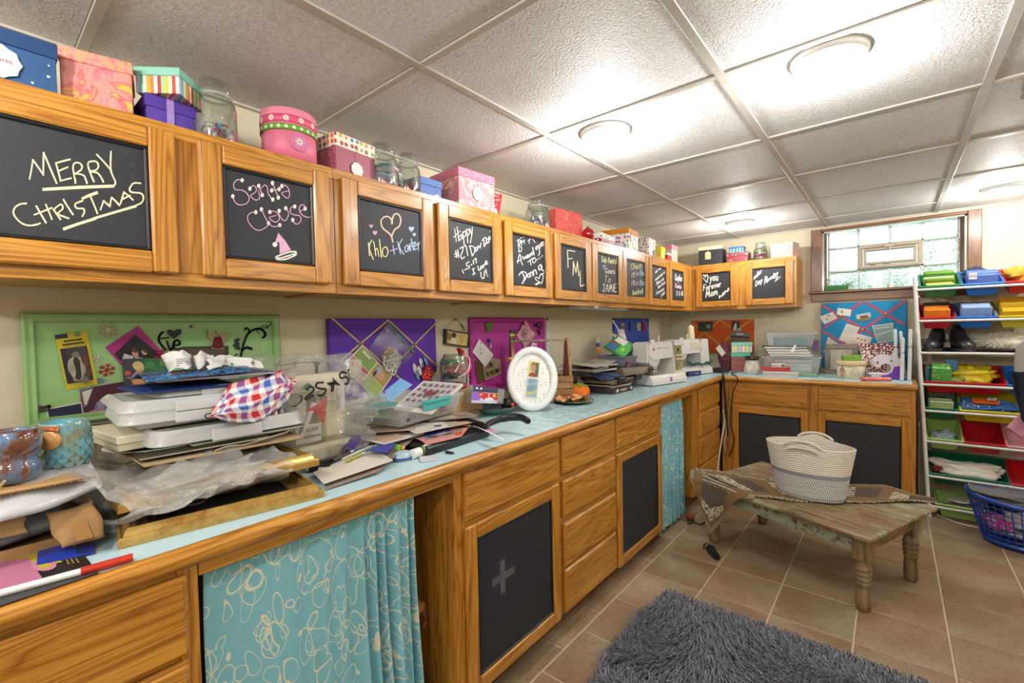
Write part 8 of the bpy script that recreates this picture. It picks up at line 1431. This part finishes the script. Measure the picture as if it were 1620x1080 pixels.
# boots and fur on the third shelf
zb=RZ[2]+.010; g=G(); g.box(1.92,2.80,yfr(1.1)+.008,4.615,zb-.0075,zb-.0005); O(g,'shelf_board',M('#3a3a3a',.7),rk)
def boot(label,x,y,rz):
    t=T('boot',label,'boot',(x,y,zb),rz,'black boots on the rack'); Mx=Matrix.Translation((x,y,zb))@Matrix.Rotation(rz,4,'Z'); BM=M('#2a2a2c',.36)
    g=G(); g.M=Mx; V=[]; st=[(-.135,.014,.035,.035),(-.122,.034,.04,.055),(-.085,.044,.044,.066),(-.03,.045,.045,.075),(.02,.040,.048,.105),(.06,.042,.05,.150),(.11,.043,.05,.172),(.14,.036,.04,.172)]; n=16
    for u,w_,_,h in st:
        for i in range(n): a=2*math.pi*i/n; V.append((u,w_*math.cos(a),.012+h*.5+h*.5*math.sin(a) if math.sin(a)>-.6 else .014))
    g.add(V,[(k_*n+i,k_*n+(i+1)%n,(k_+1)*n+(i+1)%n,(k_+1)*n+i) for k_ in range(len(st)-1) for i in range(n)],0,True); g.add(V[:n],[tuple(range(n))]); g.add(V[-n:],[tuple(range(n))]); O(g,'upper',BM,t)
    g=G(); g.M=Mx; g.prism([(-.138,0),(-.12,-.03),(-.06,-.05),(.05,-.042),(.15,-.044),(.165,0),(.15,.044),(.05,.042),(-.06,.05),(-.12,.03)],(0,0,0),(1,0,0),(0,1,0),.018); O(g,'sole',M('#3c3c3e',.7),t)
    g=G(); g.M=Mx
    for i in range(5): g.tube([(-.05+.02*i,-.03,.068+.011*i),(-.05+.02*i,0,.088+.013*i),(-.05+.02*i,.03,.068+.011*i)],.003,6)
    O(g,'laces',M('#2c2c2e',.8),t); g=G(); g.M=Mx; g.tube([(.085,-.05,.06),(.06,0,.16),(.085,.05,.06)],.010,8,flat=.35); O(g,'strap',BM,t); return t
boot('left black leather boot on the third shelf',1.980,4.43,1.35); boot('right black leather boot beside it on the third shelf',2.125,4.43,1.75)
t=T('fur_pelt','cream shaggy fur piece on the third shelf beside the boots','fur',(2.35,4.43,zb)); g=G(); g.blob((2.36,4.43,zb+.062),.17,.09,.062,.10,2.5,30,16,seed=81,flatb=.06); O(g,'pile_base',M('#ddd4c0',.95),t)
g=G(); rs=np.random.RandomState(6)
for i in range(2600):
    a,b2=rs.uniform(0,6.28),math.acos(rs.uniform(-.35,1)); d=np.array([math.sin(b2)*math.cos(a)*.165,math.sin(b2)*math.sin(a)*.088,math.cos(b2)*.060]); p=np.array([2.36,4.43,zb+.062])+d; nn=d/np.array([.165**2,.088**2,.06**2]); nn/=np.linalg.norm(nn); q=p+nn*rs.uniform(.012,.028)+np.array([rs.normal()*.012,rs.normal()*.008,-.012]); q[2]=max(q[2],zb+.003); w_=np.cross(nn,rs.normal(size=3)); w_=w_/np.linalg.norm(w_)*.0022; g.add([p-w_,p+w_,q],[(0,1,2)],rs.randint(3))
O(g,'shaggy_hair',[M('#f3eee0',.9),M('#e6dfcc',.9),M('#faf6ea',.9)],t,kind='stuff',recalc=False)
b=bin_('wide red bin heaped with green and yellow fabric',RD_,1462,1592,RZ[3],.13,.255,.38); lump(*b[:3],'yellow cloth with lilac flowers in the wide red bin',mat_dots('yellow_flower_cloth','#d8c01a',['#a8a0c8','#5a8a2a','#3a3a1a'],48,.22),.64,.11,.13,.075,.075,73,.005,.35); cloths(*b,[('bright green folded fabric in the wide red bin',mat_dots('green_leaf_cloth','#5ab05a',['#8ac86a','#d8d05a'],40,.3),.10,.36,.02,.10,-.06,.09),('blue patterned fabric behind the green one',mat_mottle('blue_small_print',['#4a78a8','#6a98c0'],90,.9),.28,.46,.105,.16,-.05,.10),('teal fabric edge at the left of the wide red bin','#3a8a7a',.02,.10,.05,.12,-.05,.075)]); lump(*b[:3],'olive cloth crumpled low in the wide red bin','#8a8a4a',.40,.05,.06,.04,.03,74,-.02)
b=bin_('blue bin at the right of the fourth row',BL,1597,1670,RZ[3]); lump(*b[:3],'brown leather scraps in the fourth row blue bin','#6a4a3a',.4,.10,.05,.05,.03,75,-.05)
b=bin_('dark green bin in the fifth row',DG,1464,1516,RZ[4]); cloths(*b,[('mint striped folded fabric in the fifth row green bin',mat_stripes('mint_stripes',['#a8c890','#d8d8a8','#8ab088'],'z',.02),.12,.9,.03,.09,-.06,.03),('yellow green folded fabric at the front of the fifth row green bin','#b8b85a',.12,.9,.008,.028,-.05,.004),('dark print fabric at the back of the fifth row green bin',mat_mottle('dark_floral',['#1c241c','#3a4a34','#6a6a4a'],50,.9),.05,.95,.12,.18,-.06,.055)])
b=bin_('wide yellow bin in the fifth row',YE,1522,1650,RZ[4],.13); lump(*b[:3],'blue cloth with white flowers in the wide yellow bin',mat_dots('blue_flower_cloth','#2a62b0',['#e8e8e8','#d8c83a'],40,.2),.40,.08,.15,.06,.05,76,-.01); cloths(*b,[('orange felt sheet with a barcode label in the yellow bin','#cf5a1a',.14,.50,.03,.09,.02,.052)])
qcard('barcode_label','white barcode label on the orange felt sheet','label',[b[0]@Vector(q) for q in ((.36*b[1],.075,.062),(.48*b[1],.080,.062),(.46*b[1],.045,.062),(.34*b[1],.040,.062))],[('#2a2a2a',rect(.2+.09*i,.2,.24+.09*i,.7)) for i in range(6)],'#e8e6e0',.001)
b=bin_('lime green bin in the sixth row',LG,1468,1523,RZ[5]); lump(*b[:3],'pale blue fluffy yarn in the lime green bin',mat_mottle('blue_fluff',['#7a98b0','#a8bcc8','#8ab0d0'],40,.95),.5,.10,.075,.065,.045,77,-.04,.45)
bin_('empty red bin in the sixth row',RD_,1529,1592,RZ[5]); b=bin_('pink bin at the right of the sixth row',PK,1597,1668,RZ[5])
b=bin_('wide dark green bin with white printed cloth in the seventh row',DG,1473,1599,RZ[6],.13); lump(*b[:3],'white cloth printed with sprigs in the wide green bin',mat_dots('sprig_cloth','#dcd8cc',['#6a9a5a','#c88a3a','#8aa8b0'],50,.14),.52,.09,.17,.07,.06,78,0,.4); lump(*b[:3],'maroon print scrap at the left of the wide green bin','#7a2a2a',.12,.08,.04,.05,.035,79,-.02)
bin_('red bin at the right of the seventh row',RD_,1604,1672,RZ[6])
b=bin_('lime green bin at the bottom of the rack',LG,1484,1570,RZ[7],.13,.25,.10); lump(*b[:3],'mauve grey cloth in the bottom lime bin','#8a7f80',.5,.10,.08,.06,.04,80,-.04); O(G().lathe(tuple(b[0]@Vector((.45*b[1],.07,.012))),[(.0005,0),(.05,0),(.056,.005),(.05,.007),(.0005,.006)],24),'lid_disc',M('#d8d6c8',.5),None,'round cream lid in the bottom lime bin','lid')
# leaning boards between counter and rack
for i,(x,c2,lb) in enumerate(((1.888,'#3a4a5e','slate blue board leaning between counter and rack'),(1.900,'#d0ccc4','pale board leaning between counter and rack'))): g=G(); g.M=Matrix.Translation((x,4.36+.02*i,0))@Matrix.Rotation(-.05,4,'X'); g.box(-.004,.004,0,.26,0,.74 if i==0 else .60,0,.001); O(g,'foam_board',M(c2,.6),None,lb,'board')
g=G(); g.tube(smooth([(1.99,4.22,.006),(2.08,4.12,.006),(2.20,4.11,.006),(2.34,4.2,.006)],6),.005,7); O(g,'extension_cord',M('#d0ccc0',.5),None,'pale cord on the floor under the bin rack','cord')
# chair back and clothes at the right edge
p=PY(1622,578,3.55); t=T('padded_headrest','pale grey padded headrest cut off by the right edge of the photo','headrest',(float(p[0])+.06,3.55,0)); PXH=float(p[0])
g=G(); V=[]; n=28
for d,s in ((-.022,.86),(-.018,.97),(0,1.0),(.018,.97),(.022,.86)):
    for i in range(n): a=2*math.pi*i/n; c2,s2=math.cos(a),math.sin(a); V.append((PXH+.085+.125*s*math.copysign(abs(c2)**.55,c2),3.55+d,float(p[2])+.0+.145*s*math.copysign(abs(s2)**.55,s2)))
g.add(V,[(k_*n+i,k_*n+(i+1)%n,(k_+1)*n+(i+1)%n,(k_+1)*n+i) for k_ in range(4) for i in range(n)],0,True); g.add(V[:n],[tuple(range(n))]); g.add(V[-n:],[tuple(range(n))]); O(g,'shell',M('#a8a59c',.6),t)
O(G().cyl((PXH+.20,3.56,.0),(PXH+.16,3.56,float(p[2])-.1),.018,n=12).box(PXH+.14,PXH+.46,3.42,3.72,0,.03,0,.01),'stand',M('#2a2a2c',.5),t)
t=T('navy_garment','dark navy garment hanging under the grey headrest at the right edge','garment',(PXH+.09,3.56,.9)); qn=[Vector(tuple(PY(*c2,3.50))) for c2 in ((1596,588),(1632,588),(1632,690),(1613,652))]; g=G(); g.grid(crumple(lambda u,v:tuple(qn[0]*(1-u)*(1-v)+qn[1]*u*(1-v)+qn[2]*u*v+qn[3]*(1-u)*v+Vector((0,.012*math.sin(9*u),0))),.006,91,7),18,18,0,.006); O(g,'cloth',M('#12182c',.9),t)
t=T('pink_garment','dusty pink garment sleeve poking in at the right edge','garment',(PXH+.1,3.52,.7)); q=[Vector(tuple(PY(*c2,3.5))) for c2 in ((1625,645),(1640,690),(1615,692),(1594,678))]
g=G(); g.grid(crumple(lambda u,v:tuple(q[0]*(1-u)*(1-v)+q[1]*u*(1-v)+q[2]*u*v+q[3]*(1-u)*v+Vector((0,.02*math.sin(3.1*v),0))),.006,92,7),16,16,0,.012); O(g,'sleeve',M('#c08a9c',.9),t); g=G(); g.grid(crumple(lambda u,v:(PXH+.04+.12*u,3.52+.02*math.sin(8*u),float(q[0].z)+.08-.24*v),.006,93,7),12,12,0,.008); O(g,'body',M('#b8849a',.9),t)
# ================================================================ laundry basket
cx_,cy_=2.385,3.945; t=T('laundry_basket','blue plastic lattice laundry basket at the right edge','basket',(cx_,cy_,0)); BB=M('#143f9a',.3,coat=.2)
def el(z): k_=z/.275; return .205+.075*k_,.150+.045*k_
g=G(); g.tube([(cx_+el(.275)[0]*math.cos(a),cy_+el(.275)[1]*math.sin(a),.275+.012*math.cos(2*a)) for a in np.linspace(0,6.2832,57)[:-1]],.016,8,closed=True,flat=.8); O(g,'rim',BB,t)
g=G(); g.lathe((cx_,cy_,0),[(.0005,.004),(.205,.004),(.208,0),(.217,.035),(.212,.035),(.203,.008),(.0005,.008)],48,sy=.150/.205); O(g,'base',BB,t)
for k_ in range(7):
    z=.055+.030*k_; rx_,ry_=el(z); O(G().tube([(cx_+rx_*math.cos(a),cy_+ry_*math.sin(a),z) for a in np.linspace(0,6.2832,57)[:-1]],.0032,6,closed=True),'lattice_ring',BB,t)
for k_ in range(44):
    a=2*math.pi*k_/44; O(G().tube([(cx_+el(z)[0]*math.cos(a),cy_+el(z)[1]*math.sin(a),z) for z in (.02,.15,.272)],.0032,6),'lattice_rib',BB,t)
for lb,mt,c2,rr,sd in (('grey knitted garment draped over the laundry basket rim','#5a5a5a',(cx_-.04,cy_+.02,.262),(.20,.13,.048),101),('white pastel printed clothes in the middle of the laundry basket',mat_dots('pastel_cloth','#d8d6cc',['#e0a08a','#d8d08a','#a8b8d0'],30,.25),(cx_+.03,cy_-.02,.165),(.17,.13,.06),102),('hot pink cloth at the left of the laundry basket',mat_mottle('pink_print',['#c81a5a','#e04a8a','#d8d0d0'],40,.9),(cx_-.13,cy_-.03,.125),(.07,.06,.05),103),('pale grey clothes at the bottom of the laundry basket','#c8c6c2',(cx_+.02,cy_,.075),(.17,.13,.04),104),('navy cloth near the left wall of the laundry basket','#1c2040',(cx_-.11,cy_+.02,.20),(.08,.08,.04),105)): g=G(); heap(g,c2,*rr,sd,48,28); O(g,'garment',M(mt,.95) if isinstance(mt,str) else mt,None,lb,'garment')
g=G(); g.grid(crumple(lambda u,v:(cx_-.27+.24*u,cy_-.10+.15*v,.310-.03*u+.02*math.sin(3*v)),.010,107,7),18,16,0,.008); O(g,'garment',M('#63625e',.95),None,'grey sleeve hanging out at the left of the laundry basket','garment')
# ================================================================ rustic low table
e1=Vector((-.922,.387,0)).normalized(); near=(1.679,2.503); mt_=frm((near[0],near[1],0),(e1.x,e1.y)); n_=Vector((-e1.y,e1.x,0))
# local axes: x along the long side (to the left), y must point away from the camera
mt_=Matrix.Identity(4); yv=Vector((.362,.932,0)).normalized()
for i in range(3): mt_[i][0]=e1[i]; mt_[i][1]=yv[i]; mt_[i][2]=(0,0,1)[i]; mt_[i][3]=(near[0],near[1],0)[i]
TL_,TD_,TZ_=.955,.70,.382
def mat_rustic(axis):
    mt,nt,b=newmat('rustic_wood_'+axis); s={'x':(2,26,26),'y':(26,2,26),'z':(26,26,2)}[axis]; v=coords(nt,rand=5); v2=coords(nt,scale=s,rand=5)
    c=ramp(nt,noise(nt,v2,1.6,4,.65),[(.3,'#3d3226'),(.48,'#7a6549'),(.68,'#9d8763')]); grn=ramp(nt,noise(nt,v,5,5,.7,.6),[(.52,'#000000'),(.60,'#ffffff')]); c=mixc(nt,c,lin('#9aa886'),math_(nt,'MULTIPLY',grn,.55)); red=ramp(nt,noise(nt,v,4.5,4,.6,.5),[(.5,'#000000'),(.7,'#ffffff')]); c=mixc(nt,c,lin('#8a5a36'),math_(nt,'MULTIPLY',red,.6))
    lnk(nt,c,b.inputs['Base Color']); b.inputs['Roughness'].default_value=.6; bump(nt,b,noise(nt,v2,2,4),.35,.003); return mt
def mat_peel():
    mt,nt,b=newmat('peeling_green_paint'); v=coords(nt,rand=3); c=mixc(nt,lin('#b0bba2'),lin('#9dab8f'),noise(nt,v,14,3)); k_=ramp(nt,noise(nt,v,24,6,.75,.5),[(.54,'#000000'),(.60,'#ffffff')]); c=mixc(nt,c,lin('#6f5236'),k_); lnk(nt,c,b.inputs['Base Color']); b.inputs['Roughness'].default_value=.55; bump(nt,b,k_,.4,.002); return mt
RU={a:mat_rustic(a) for a in 'xz'}; PEEL=mat_peel()
ROT=math.atan2(e1.y,e1.x)
t=T('low_table','weathered low wooden table with turned legs and peeling green apron','table',(float(near[0]+e1.x*TL_/2+yv.x*TD_/2),float(near[1]+e1.y*TL_/2+yv.y*TD_/2),0),ROT)
yb=[0,.17,.355,.53,TD_]
for i in range(4): g=G(); g.M=mt_; g.box(.0 if i%2 else .004,TL_-(.004 if i==2 else 0),yb[i]+.0015,yb[i+1]-.0015,TZ_-.020,TZ_-.0006*(i%2),0,.004); O(g,'plank',RU['x'],t)
lx,ly=.075,.105
for x0,x1,y0,y1 in ((lx+.03,TL_-lx-.03,ly-.012,ly+.012),(lx+.03,TL_-lx-.03,TD_-ly-.012,TD_-ly+.012)): g=G(); g.M=mt_; g.box(x0,x1,y0,y1,TZ_-.115,TZ_-.020,0,.002); O(g,'apron',PEEL,t)
for x0 in (lx-.012,TL_-lx-.012): g=G(); g.M=mt_; g.box(x0,x0+.024,ly+.03,TD_-ly-.03,TZ_-.115,TZ_-.020,0,.002); O(g,'apron',RU['x'] if x0<.5 else PEEL,t)
lp=[(.0005,0),(.022,0),(.027,.004),(.031,.03),(.029,.10),(.026,.118),(.031,.124),(.031,.134),(.027,.140),(.033,.147),(.033,.157),(.028,.163),(.034,.170),(.034,.180),(.029,.186),(.035,.194),(.035,.204),(.030,.210),(.030,.24)]
for x,y in ((lx,ly),(TL_-lx,ly),(TL_-lx,TD_-ly),(lx,TD_-ly)):
    c2=mt_@Vector((x,y,0)); g=G(); g.lathe(c2,lp,24); lg=O(g,'leg',RU['z'],t); g=G(); g.M=mt_; g.box(x-.034,x+.034,y-.034,y+.034,.238,TZ_-.020,0,.004); O(g,'leg_block',RU['z'] if x<.5 else PEEL,lg)
# quilted runner
t=T('quilt_runner','brown patchwork quilt runner hanging off the table corner','quilt',tuple(mt_@Vector((.55,.35,TZ_)))); zq=TZ_+.003
TOPE=[(1092,741),(1140,746),(1205,757),(1260,762),(1330,764),(1400,768),(1435,778),(1478,789)]; BOTE=[(1196,785),(1215,788),(1250,792),(1290,793),(1330,795),(1380,795),(1430,794),(1478,795)]
def polyl(P,u):
    x=u*(len(P)-1); i=min(int(x),len(P)-2); f=x-i; return (P[i][0]*(1-f)+P[i+1][0]*f,P[i][1]*(1-f)+P[i+1][1]*f)
def qtop(u,v): a=PZ(*polyl(TOPE,u),zq+.003); b=PZ(*polyl(BOTE,u),zq+.003); p=a*(1-v)+b*v; p[2]+=.0035*math.sin(19*u+4*v)+.002*math.sin(21*v+7*u); return tuple(p)
FA,FB=PZ(*TOPE[0],zq+.003),PZ(*BOTE[0],zq+.003); MTI=mt_.inverted()
def tipat(lx_,ly_,v_):   # height at which a plumb line at a table-local spot meets photo row v_
    P0=np.array(mt_@Vector((lx_,ly_,0))); best=min(np.linspace(.05,.4,200),key=lambda z:abs(540-FPX*((np.array([P0[0],P0[1],z])-CAM)@CU)/((np.array([P0[0],P0[1],z])-CAM)@CF)-v_)); return np.array([P0[0],P0[1],best])
TIPQ=tipat(.80,-.03,848)
def qfold(u,v):   # part lying on the table between the runner and its front edge
    a=FA*(1-u)+FB*u; b=np.array(mt_@Vector(((TL_+.016)*(1-u)+.55*u,-.014,TZ_+.006))); p=a*(1-v)+b*v; p[2]=max(p[2],TZ_+.0065)+.003*math.sin(8*u+6*v); return tuple(p)
def qhang(u,v):   # pointed corner hanging in front of the table
    e=np.array([(TL_+.016)*(1-u)+.55*u,-.014,TZ_+.006+.003*math.sin(8*u+6)]); u0=.40; dep=(TZ_-TIPQ[2])*(u/u0 if u<u0 else (1-u)/(1-u0)); tx=e[0]+(.80-e[0])*.25*v
    return tuple(mt_@Vector((tx,-.014-.022*v-.012*math.sin(3.1*v)-.006*math.sin(9*u),e[2]-dep*v)))
def mat_quilt():
    mt,nt,b=newmat('patchwork_quilt'); v=coords(nt,'UV'); sp=nt.nodes.new('ShaderNodeSeparateXYZ'); lnk(nt,v,sp.inputs[0]); U,V=sp.outputs[0],sp.outputs[1]
    fleck=ramp(nt,noise(nt,v,70,3,.6),[(.46,'#1c1812'),(.5,'#b8ac8c')],'CONSTANT'); 
    av=math_(nt,'ABSOLUTE',math_(nt,'SUBTRACT',V,.5)); 
    f=math_(nt,'FRACT',math_(nt,'MULTIPLY',U,4.0)); ck=math_(nt,'LESS_THAN',f,.5)
    patch1=ramp(nt,noise(nt,v,38,3,.6),[(.44,'#241c14'),(.52,'#c8bca0')]); patch2=mixc(nt,lin('#5a4a3a'),lin('#3a2f24'),noise(nt,v,30,3)); tri=math_(nt,'GREATER_THAN',math_(nt,'ADD',f,math_(nt,'MULTIPLY',V,.6)),.72)
    patch=mixc(nt,patch2,patch1,ck); brown=mixc(nt,lin('#7d5f3a'),lin('#694c2c'),noise(nt,v,60,2))
    inb_=math_(nt,'LESS_THAN',av,.27); c=mixc(nt,brown,patch,inb_); edge=math_(nt,'MAXIMUM',math_(nt,'GREATER_THAN',av,.42),math_(nt,'LESS_THAN',U,.035)); c=mixc(nt,c,fleck,edge); sb=math_(nt,'LESS_THAN',math_(nt,'ABSOLUTE',math_(nt,'SUBTRACT',math_(nt,'FRACT',math_(nt,'MULTIPLY',U,2.0)),.5)),.06); c=mixc(nt,c,brown,math_(nt,'MULTIPLY',sb,inb_))
    lnk(nt,c,b.inputs['Base Color']); b.inputs['Roughness'].default_value=.95; bump(nt,b,noise(nt,v,50,2),.4,.004); return mt
def quilt2():
    mt,nt,b=newmat('quilt_corner'); v=coords(nt,'UV'); sp=nt.nodes.new('ShaderNodeSeparateXYZ'); lnk(nt,v,sp.inputs[0]); U=math_(nt,'MULTIPLY',sp.outputs[0],2.0); V=sp.outputs[1]
    fleck=ramp(nt,noise(nt,v,70,3,.6),[(.46,'#1c1812'),(.5,'#b8ac8c')],'CONSTANT'); p1=ramp(nt,noise(nt,v,38,3,.6),[(.44,'#241c14'),(.52,'#c8bca0')]); brown=mixc(nt,lin('#7d5f3a'),lin('#694c2c'),noise(nt,v,60,2)); grey=mixc(nt,lin('#5f5346'),lin('#43382d'),noise(nt,v,12,3))
    left=math_(nt,'LESS_THAN',V,.47); c=mixc(nt,grey,p1,math_(nt,'GREATER_THAN',U,.45)); c=mixc(nt,c,brown,math_(nt,'GREATER_THAN',math_(nt,'ABSOLUTE',math_(nt,'SUBTRACT',V,.45)),.2)); c=mixc(nt,c,brown,math_(nt,'GREATER_THAN',U,.72)); c=mixc(nt,c,fleck,math_(nt,'GREATER_THAN',U,.86))
    lnk(nt,c,b.inputs['Base Color']); b.inputs['Roughness'].default_value=.95; return mt
QM=mat_quilt(); g=G(); g.grid(qtop,60,24,0,.004,True,(1,1)); O(g,'quilt_cloth',QM,t); g=G(); g.grid(lambda u,v:qfold(v,u),20,30,0,.004,True,(.5,1)); O(g,'corner_fold',QM,t); g=G(); g.grid(lambda u,v:qhang(v,u),30,40,0,.004,True,(.5,1)); O(g,'hanging_corner',quilt2(),t)
# rope basket
bz=TZ_+.0085; cb_=mt_@Vector((.42,.30,0)); t=T('rope_basket','tall oval cotton rope basket, cream above grey speckle, with two handles','basket',(cb_.x,cb_.y,bz),-.12)
def mat_rope():
    mt,nt,b=newmat('cotton_rope'); tc=nt.nodes.new('ShaderNodeTexCoord'); sp=nt.nodes.new('ShaderNodeSeparateXYZ'); lnk(nt,tc.outputs['Object'],sp.inputs[0]); z=sp.outputs[2]; uvn=nt.nodes.new('ShaderNodeSeparateXYZ'); lnk(nt,tc.outputs['UV'],uvn.inputs[0])
    tw=math_(nt,'FRACT',math_(nt,'ADD',math_(nt,'MULTIPLY',uvn.outputs[0],95),math_(nt,'MULTIPLY',uvn.outputs[1],.37))); sp_=ramp(nt,tw,[(0,'#8f9194'),(.45,'#dcdad4')],'CONSTANT')
    lo=math_(nt,'LESS_THAN',z,.125); md=math_(nt,'LESS_THAN',z,.148); c=mixc(nt,lin('#ded6c8'),lin('#8d8f92'),md); c=mixc(nt,c,sp_,lo); lnk(nt,c,b.inputs['Base Color']); b.inputs['Roughness'].default_value=.95; return mt
ROPE=mat_rope(); nr=28; Hb=.285; g=G(); nu=72; V=[]; uv=[]; pr=[]
for k_ in range(nr):
    z0=Hb*k_/nr; s=.76+.24*min(1,(z0/Hb)*1.0)+(0 if k_>2 else -.05*(2-k_)/2)
    for j in range(5): a=-math.pi/2+math.pi*j/4; pr.append((s,.0048*math.cos(a),z0+Hb/nr*(.5+.5*math.sin(a)),k_))
for s,o_,z,k_ in pr:
    for i in range(nu+1):
        a=2*math.pi*i/nu; lift=0
        x=(.208*s+o_)*math.cos(a); y=(.130*s+o_)*math.sin(a); sa=abs(math.sin(a)); zz=z+ (.030*math.exp(-((math.cos(a))/.30)**2)*(z/Hb)**3); V.append((cb_.x+x,cb_.y+y,bz+zz)); uv.append((i/nu,k_+z*0))
Rz=Matrix.Translation((cb_.x,cb_.y,0))@Matrix.Rotation(-.12,4,'Z')@Matrix.Translation((-cb_.x,-cb_.y,0)); g.M=Rz
g.add(V,[(k_*(nu+1)+i,k_*(nu+1)+i+1,(k_+1)*(nu+1)+i+1,(k_+1)*(nu+1)+i) for k_ in range(len(pr)-1) for i in range(nu)],0,True,uv); O(g,'coiled_wall',ROPE,t,recalc=False)
g=G(); g.M=Rz; g.lathe((cb_.x,cb_.y,bz+.002),[(.0005,0),(.70,0),(.0005,.006)] if 0 else [(.0005,.004),(.150,.004),(.160,.0),(.0005,.0)],40,sy=.58); O(g,'base',ROPE,t)
for s in (-1,1):
    g=G(); g.M=Rz; P=[(cb_.x+x,cb_.y+s*(.130*math.sqrt(max(0,1-(x/.208)**2))+.006),bz+Hb+z) for x,z in ((-.085,.004),(-.065,.020),(-.035,.031),(0,.034),(.035,.031),(.065,.020),(.085,.004))]; g.tube(smooth(P,4),.007,8); O(g,'handle',M('#ded6c8',.95),t)
    g=G(); g.M=Rz; P=[(cb_.x+x,cb_.y+s*(.130*math.sqrt(max(0,1-(x/.208)**2))+.0125),bz+Hb+z) for x,z in ((-.075,-.020),(-.05,-.006),(0,.0),(.05,-.006),(.075,-.020))]; g.tube(smooth(P,4),.0055,8); O(g,'handle',M('#ded6c8',.95),t)
# ================================================================ floor things
t=T('shag_rug','charcoal grey shaggy rug on the tile floor','rug',(1.55,1.40,0)); rx0,rx1,ry0,ry1=.885,2.20,.62,2.185; g=G(); g.box(rx0+.01,rx1-.01,ry0+.01,ry1-.01,.0005,.012); O(g,'backing',M('#2c2e36',.95),t)
RC=[M('#676973',.8),M('#787a84',.8),M('#54565f',.8),M('#8c8e96',.8)]
n_t=62000; rs=np.random.RandomState(17); px_=rs.uniform(rx0,rx1,n_t); py_=rs.uniform(ry0,ry1,n_t)
K=[(rs.normal(size=2)*7,rs.rand()*6.28) for _ in range(5)]
ang=sum(np.sin(k_[0]*px_+k_[1]*py_+p_) for k_,p_ in K)*1.3+rs.normal(size=n_t)*.35; ln_=rs.uniform(.040,.078,n_t); le=rs.uniform(.6,1.0,n_t); wd=rs.uniform(.0012,.0024,n_t)
dx,dy=np.cos(ang),np.sin(ang); A0=np.stack([px_,py_,np.full(n_t,.010)],1); side=np.stack([-dy*wd,dx*wd,np.zeros(n_t)],1); mid=A0+np.stack([dx*ln_*le*.35,dy*ln_*le*.35,ln_*.62],1); tip=A0+np.stack([dx*ln_*le*.95,dy*ln_*le*.95,np.maximum(ln_*(1-le*.75),.004)],1)
VV=np.empty((n_t,5,3)); VV[:,0]=A0-side; VV[:,1]=A0+side; VV[:,2]=mid+side*.9; VV[:,3]=mid-side*.9; VV[:,4]=tip
I_=np.array(WM[t].translation); me=bpy.data.meshes.new('shag_pile'); VV=(VV.reshape(-1,3)-I_); F=[]
me.from_pydata(VV.tolist(),[],[f for i in range(0,n_t*5,5) for f in ((i,i+1,i+2,i+3),(i+3,i+2,i+4))])
for mt in RC: me.materials.append(mt)
mi=np.repeat(rs.choice(4,n_t,p=[.4,.3,.2,.1]),2).astype(np.int32); me.polygons.foreach_set('material_index',mi); me.update(); o=bpy.data.objects.new('shag_pile',me); link(o,t); o['kind']='stuff'
# sock
t=T('sock','black ankle sock lying on the floor by the table','sock',tuple(PZ(1128,876,0))); g=G(); P=[PZ(1119,866,.012),PZ(1124,868,.014),PZ(1128,874,.015),PZ(1133,880,.013),PZ(1138,884,.010)]; g.tube(smooth([tuple(p) for p in P],4),[.020,.021,.022,.023,.025,.027,.028,.027,.025,.024,.023,.022,.021,.020,.018,.014,.006][:17],12,flat=.55); O(g,'knit',M('#101012',.95),t)
g=G(); p=PZ(1117,864,.012); d=Vector(tuple(PZ(1124,868,.014)-p)).normalized(); g.cyl(p,Vector(tuple(p))+d*.012,.0215,n=14,caps=False); O(g,'cuff',M('#1a1a1d',.95),t)
# under the far counter
cable('black cord lying on the floor under the far curtain',[PZ(1088,829,.006),PZ(1098,826,.006),PZ(1108,829,.006),PZ(1118,824,.006)],.004,'#18181a'); p=PZ(1092,818,.02); O(G().blob(tuple(p),.035,.03,.02,.2,2.5,18,12,seed=5,flatb=.019),'dust_cloth',M('#8a3a1c',.8),None,'rust red cloth on the floor under the far counter','cloth')
# inside the near opening
for i,(y0,z0,lb) in enumerate(((.56,.42,'upper clear plastic tub peeking past the near curtain'),(.54,.02,'lower clear plastic tub peeking past the near curtain'))):
    tb2=tub(lb,(.52,y0),(0,1),.37 if i==0 else .36,.36,z0+.002,.30 if i==0 else .36,CLEARP,None,.03,'storage_tub')
g=G(); g.box(.16,.54,.50,.97,.392,.420); O(g,'plank_shelf',OY,None,'oak shelf board inside the near counter opening','shelf'); g=G(); g.box(.45,.56,.86,.99,.002,.05,0,.003).box(.47,.56,.88,.99,.05,.085,0,.003); O(g,'wood_offcut',oak('y','#6a4a2a','#a07a4c','#b8946a'),None,'stack of wood offcuts at the bottom of the near opening','wood')
g=G(); g.lathe((.42,.40,.002),[(.0005,0),(.07,0),(.075,.01),(.08,.30),(.078,.31),(.0005,.31)],24); O(g,'waste_tin',M('#22332c',.6),None,'dark green tin standing at the left of the near opening','tin')
g=G(); g.tube(smooth([tuple(PX(672,958,.55)),tuple(PX(671,970,.55)),tuple(PX(674,980,.55)),tuple(PX(670,992,.55))],5),.002,6); O(g,'yarn_strand',M('#c04a8a',.8),None,'pink yarn strand hanging from the lower tub','yarn')
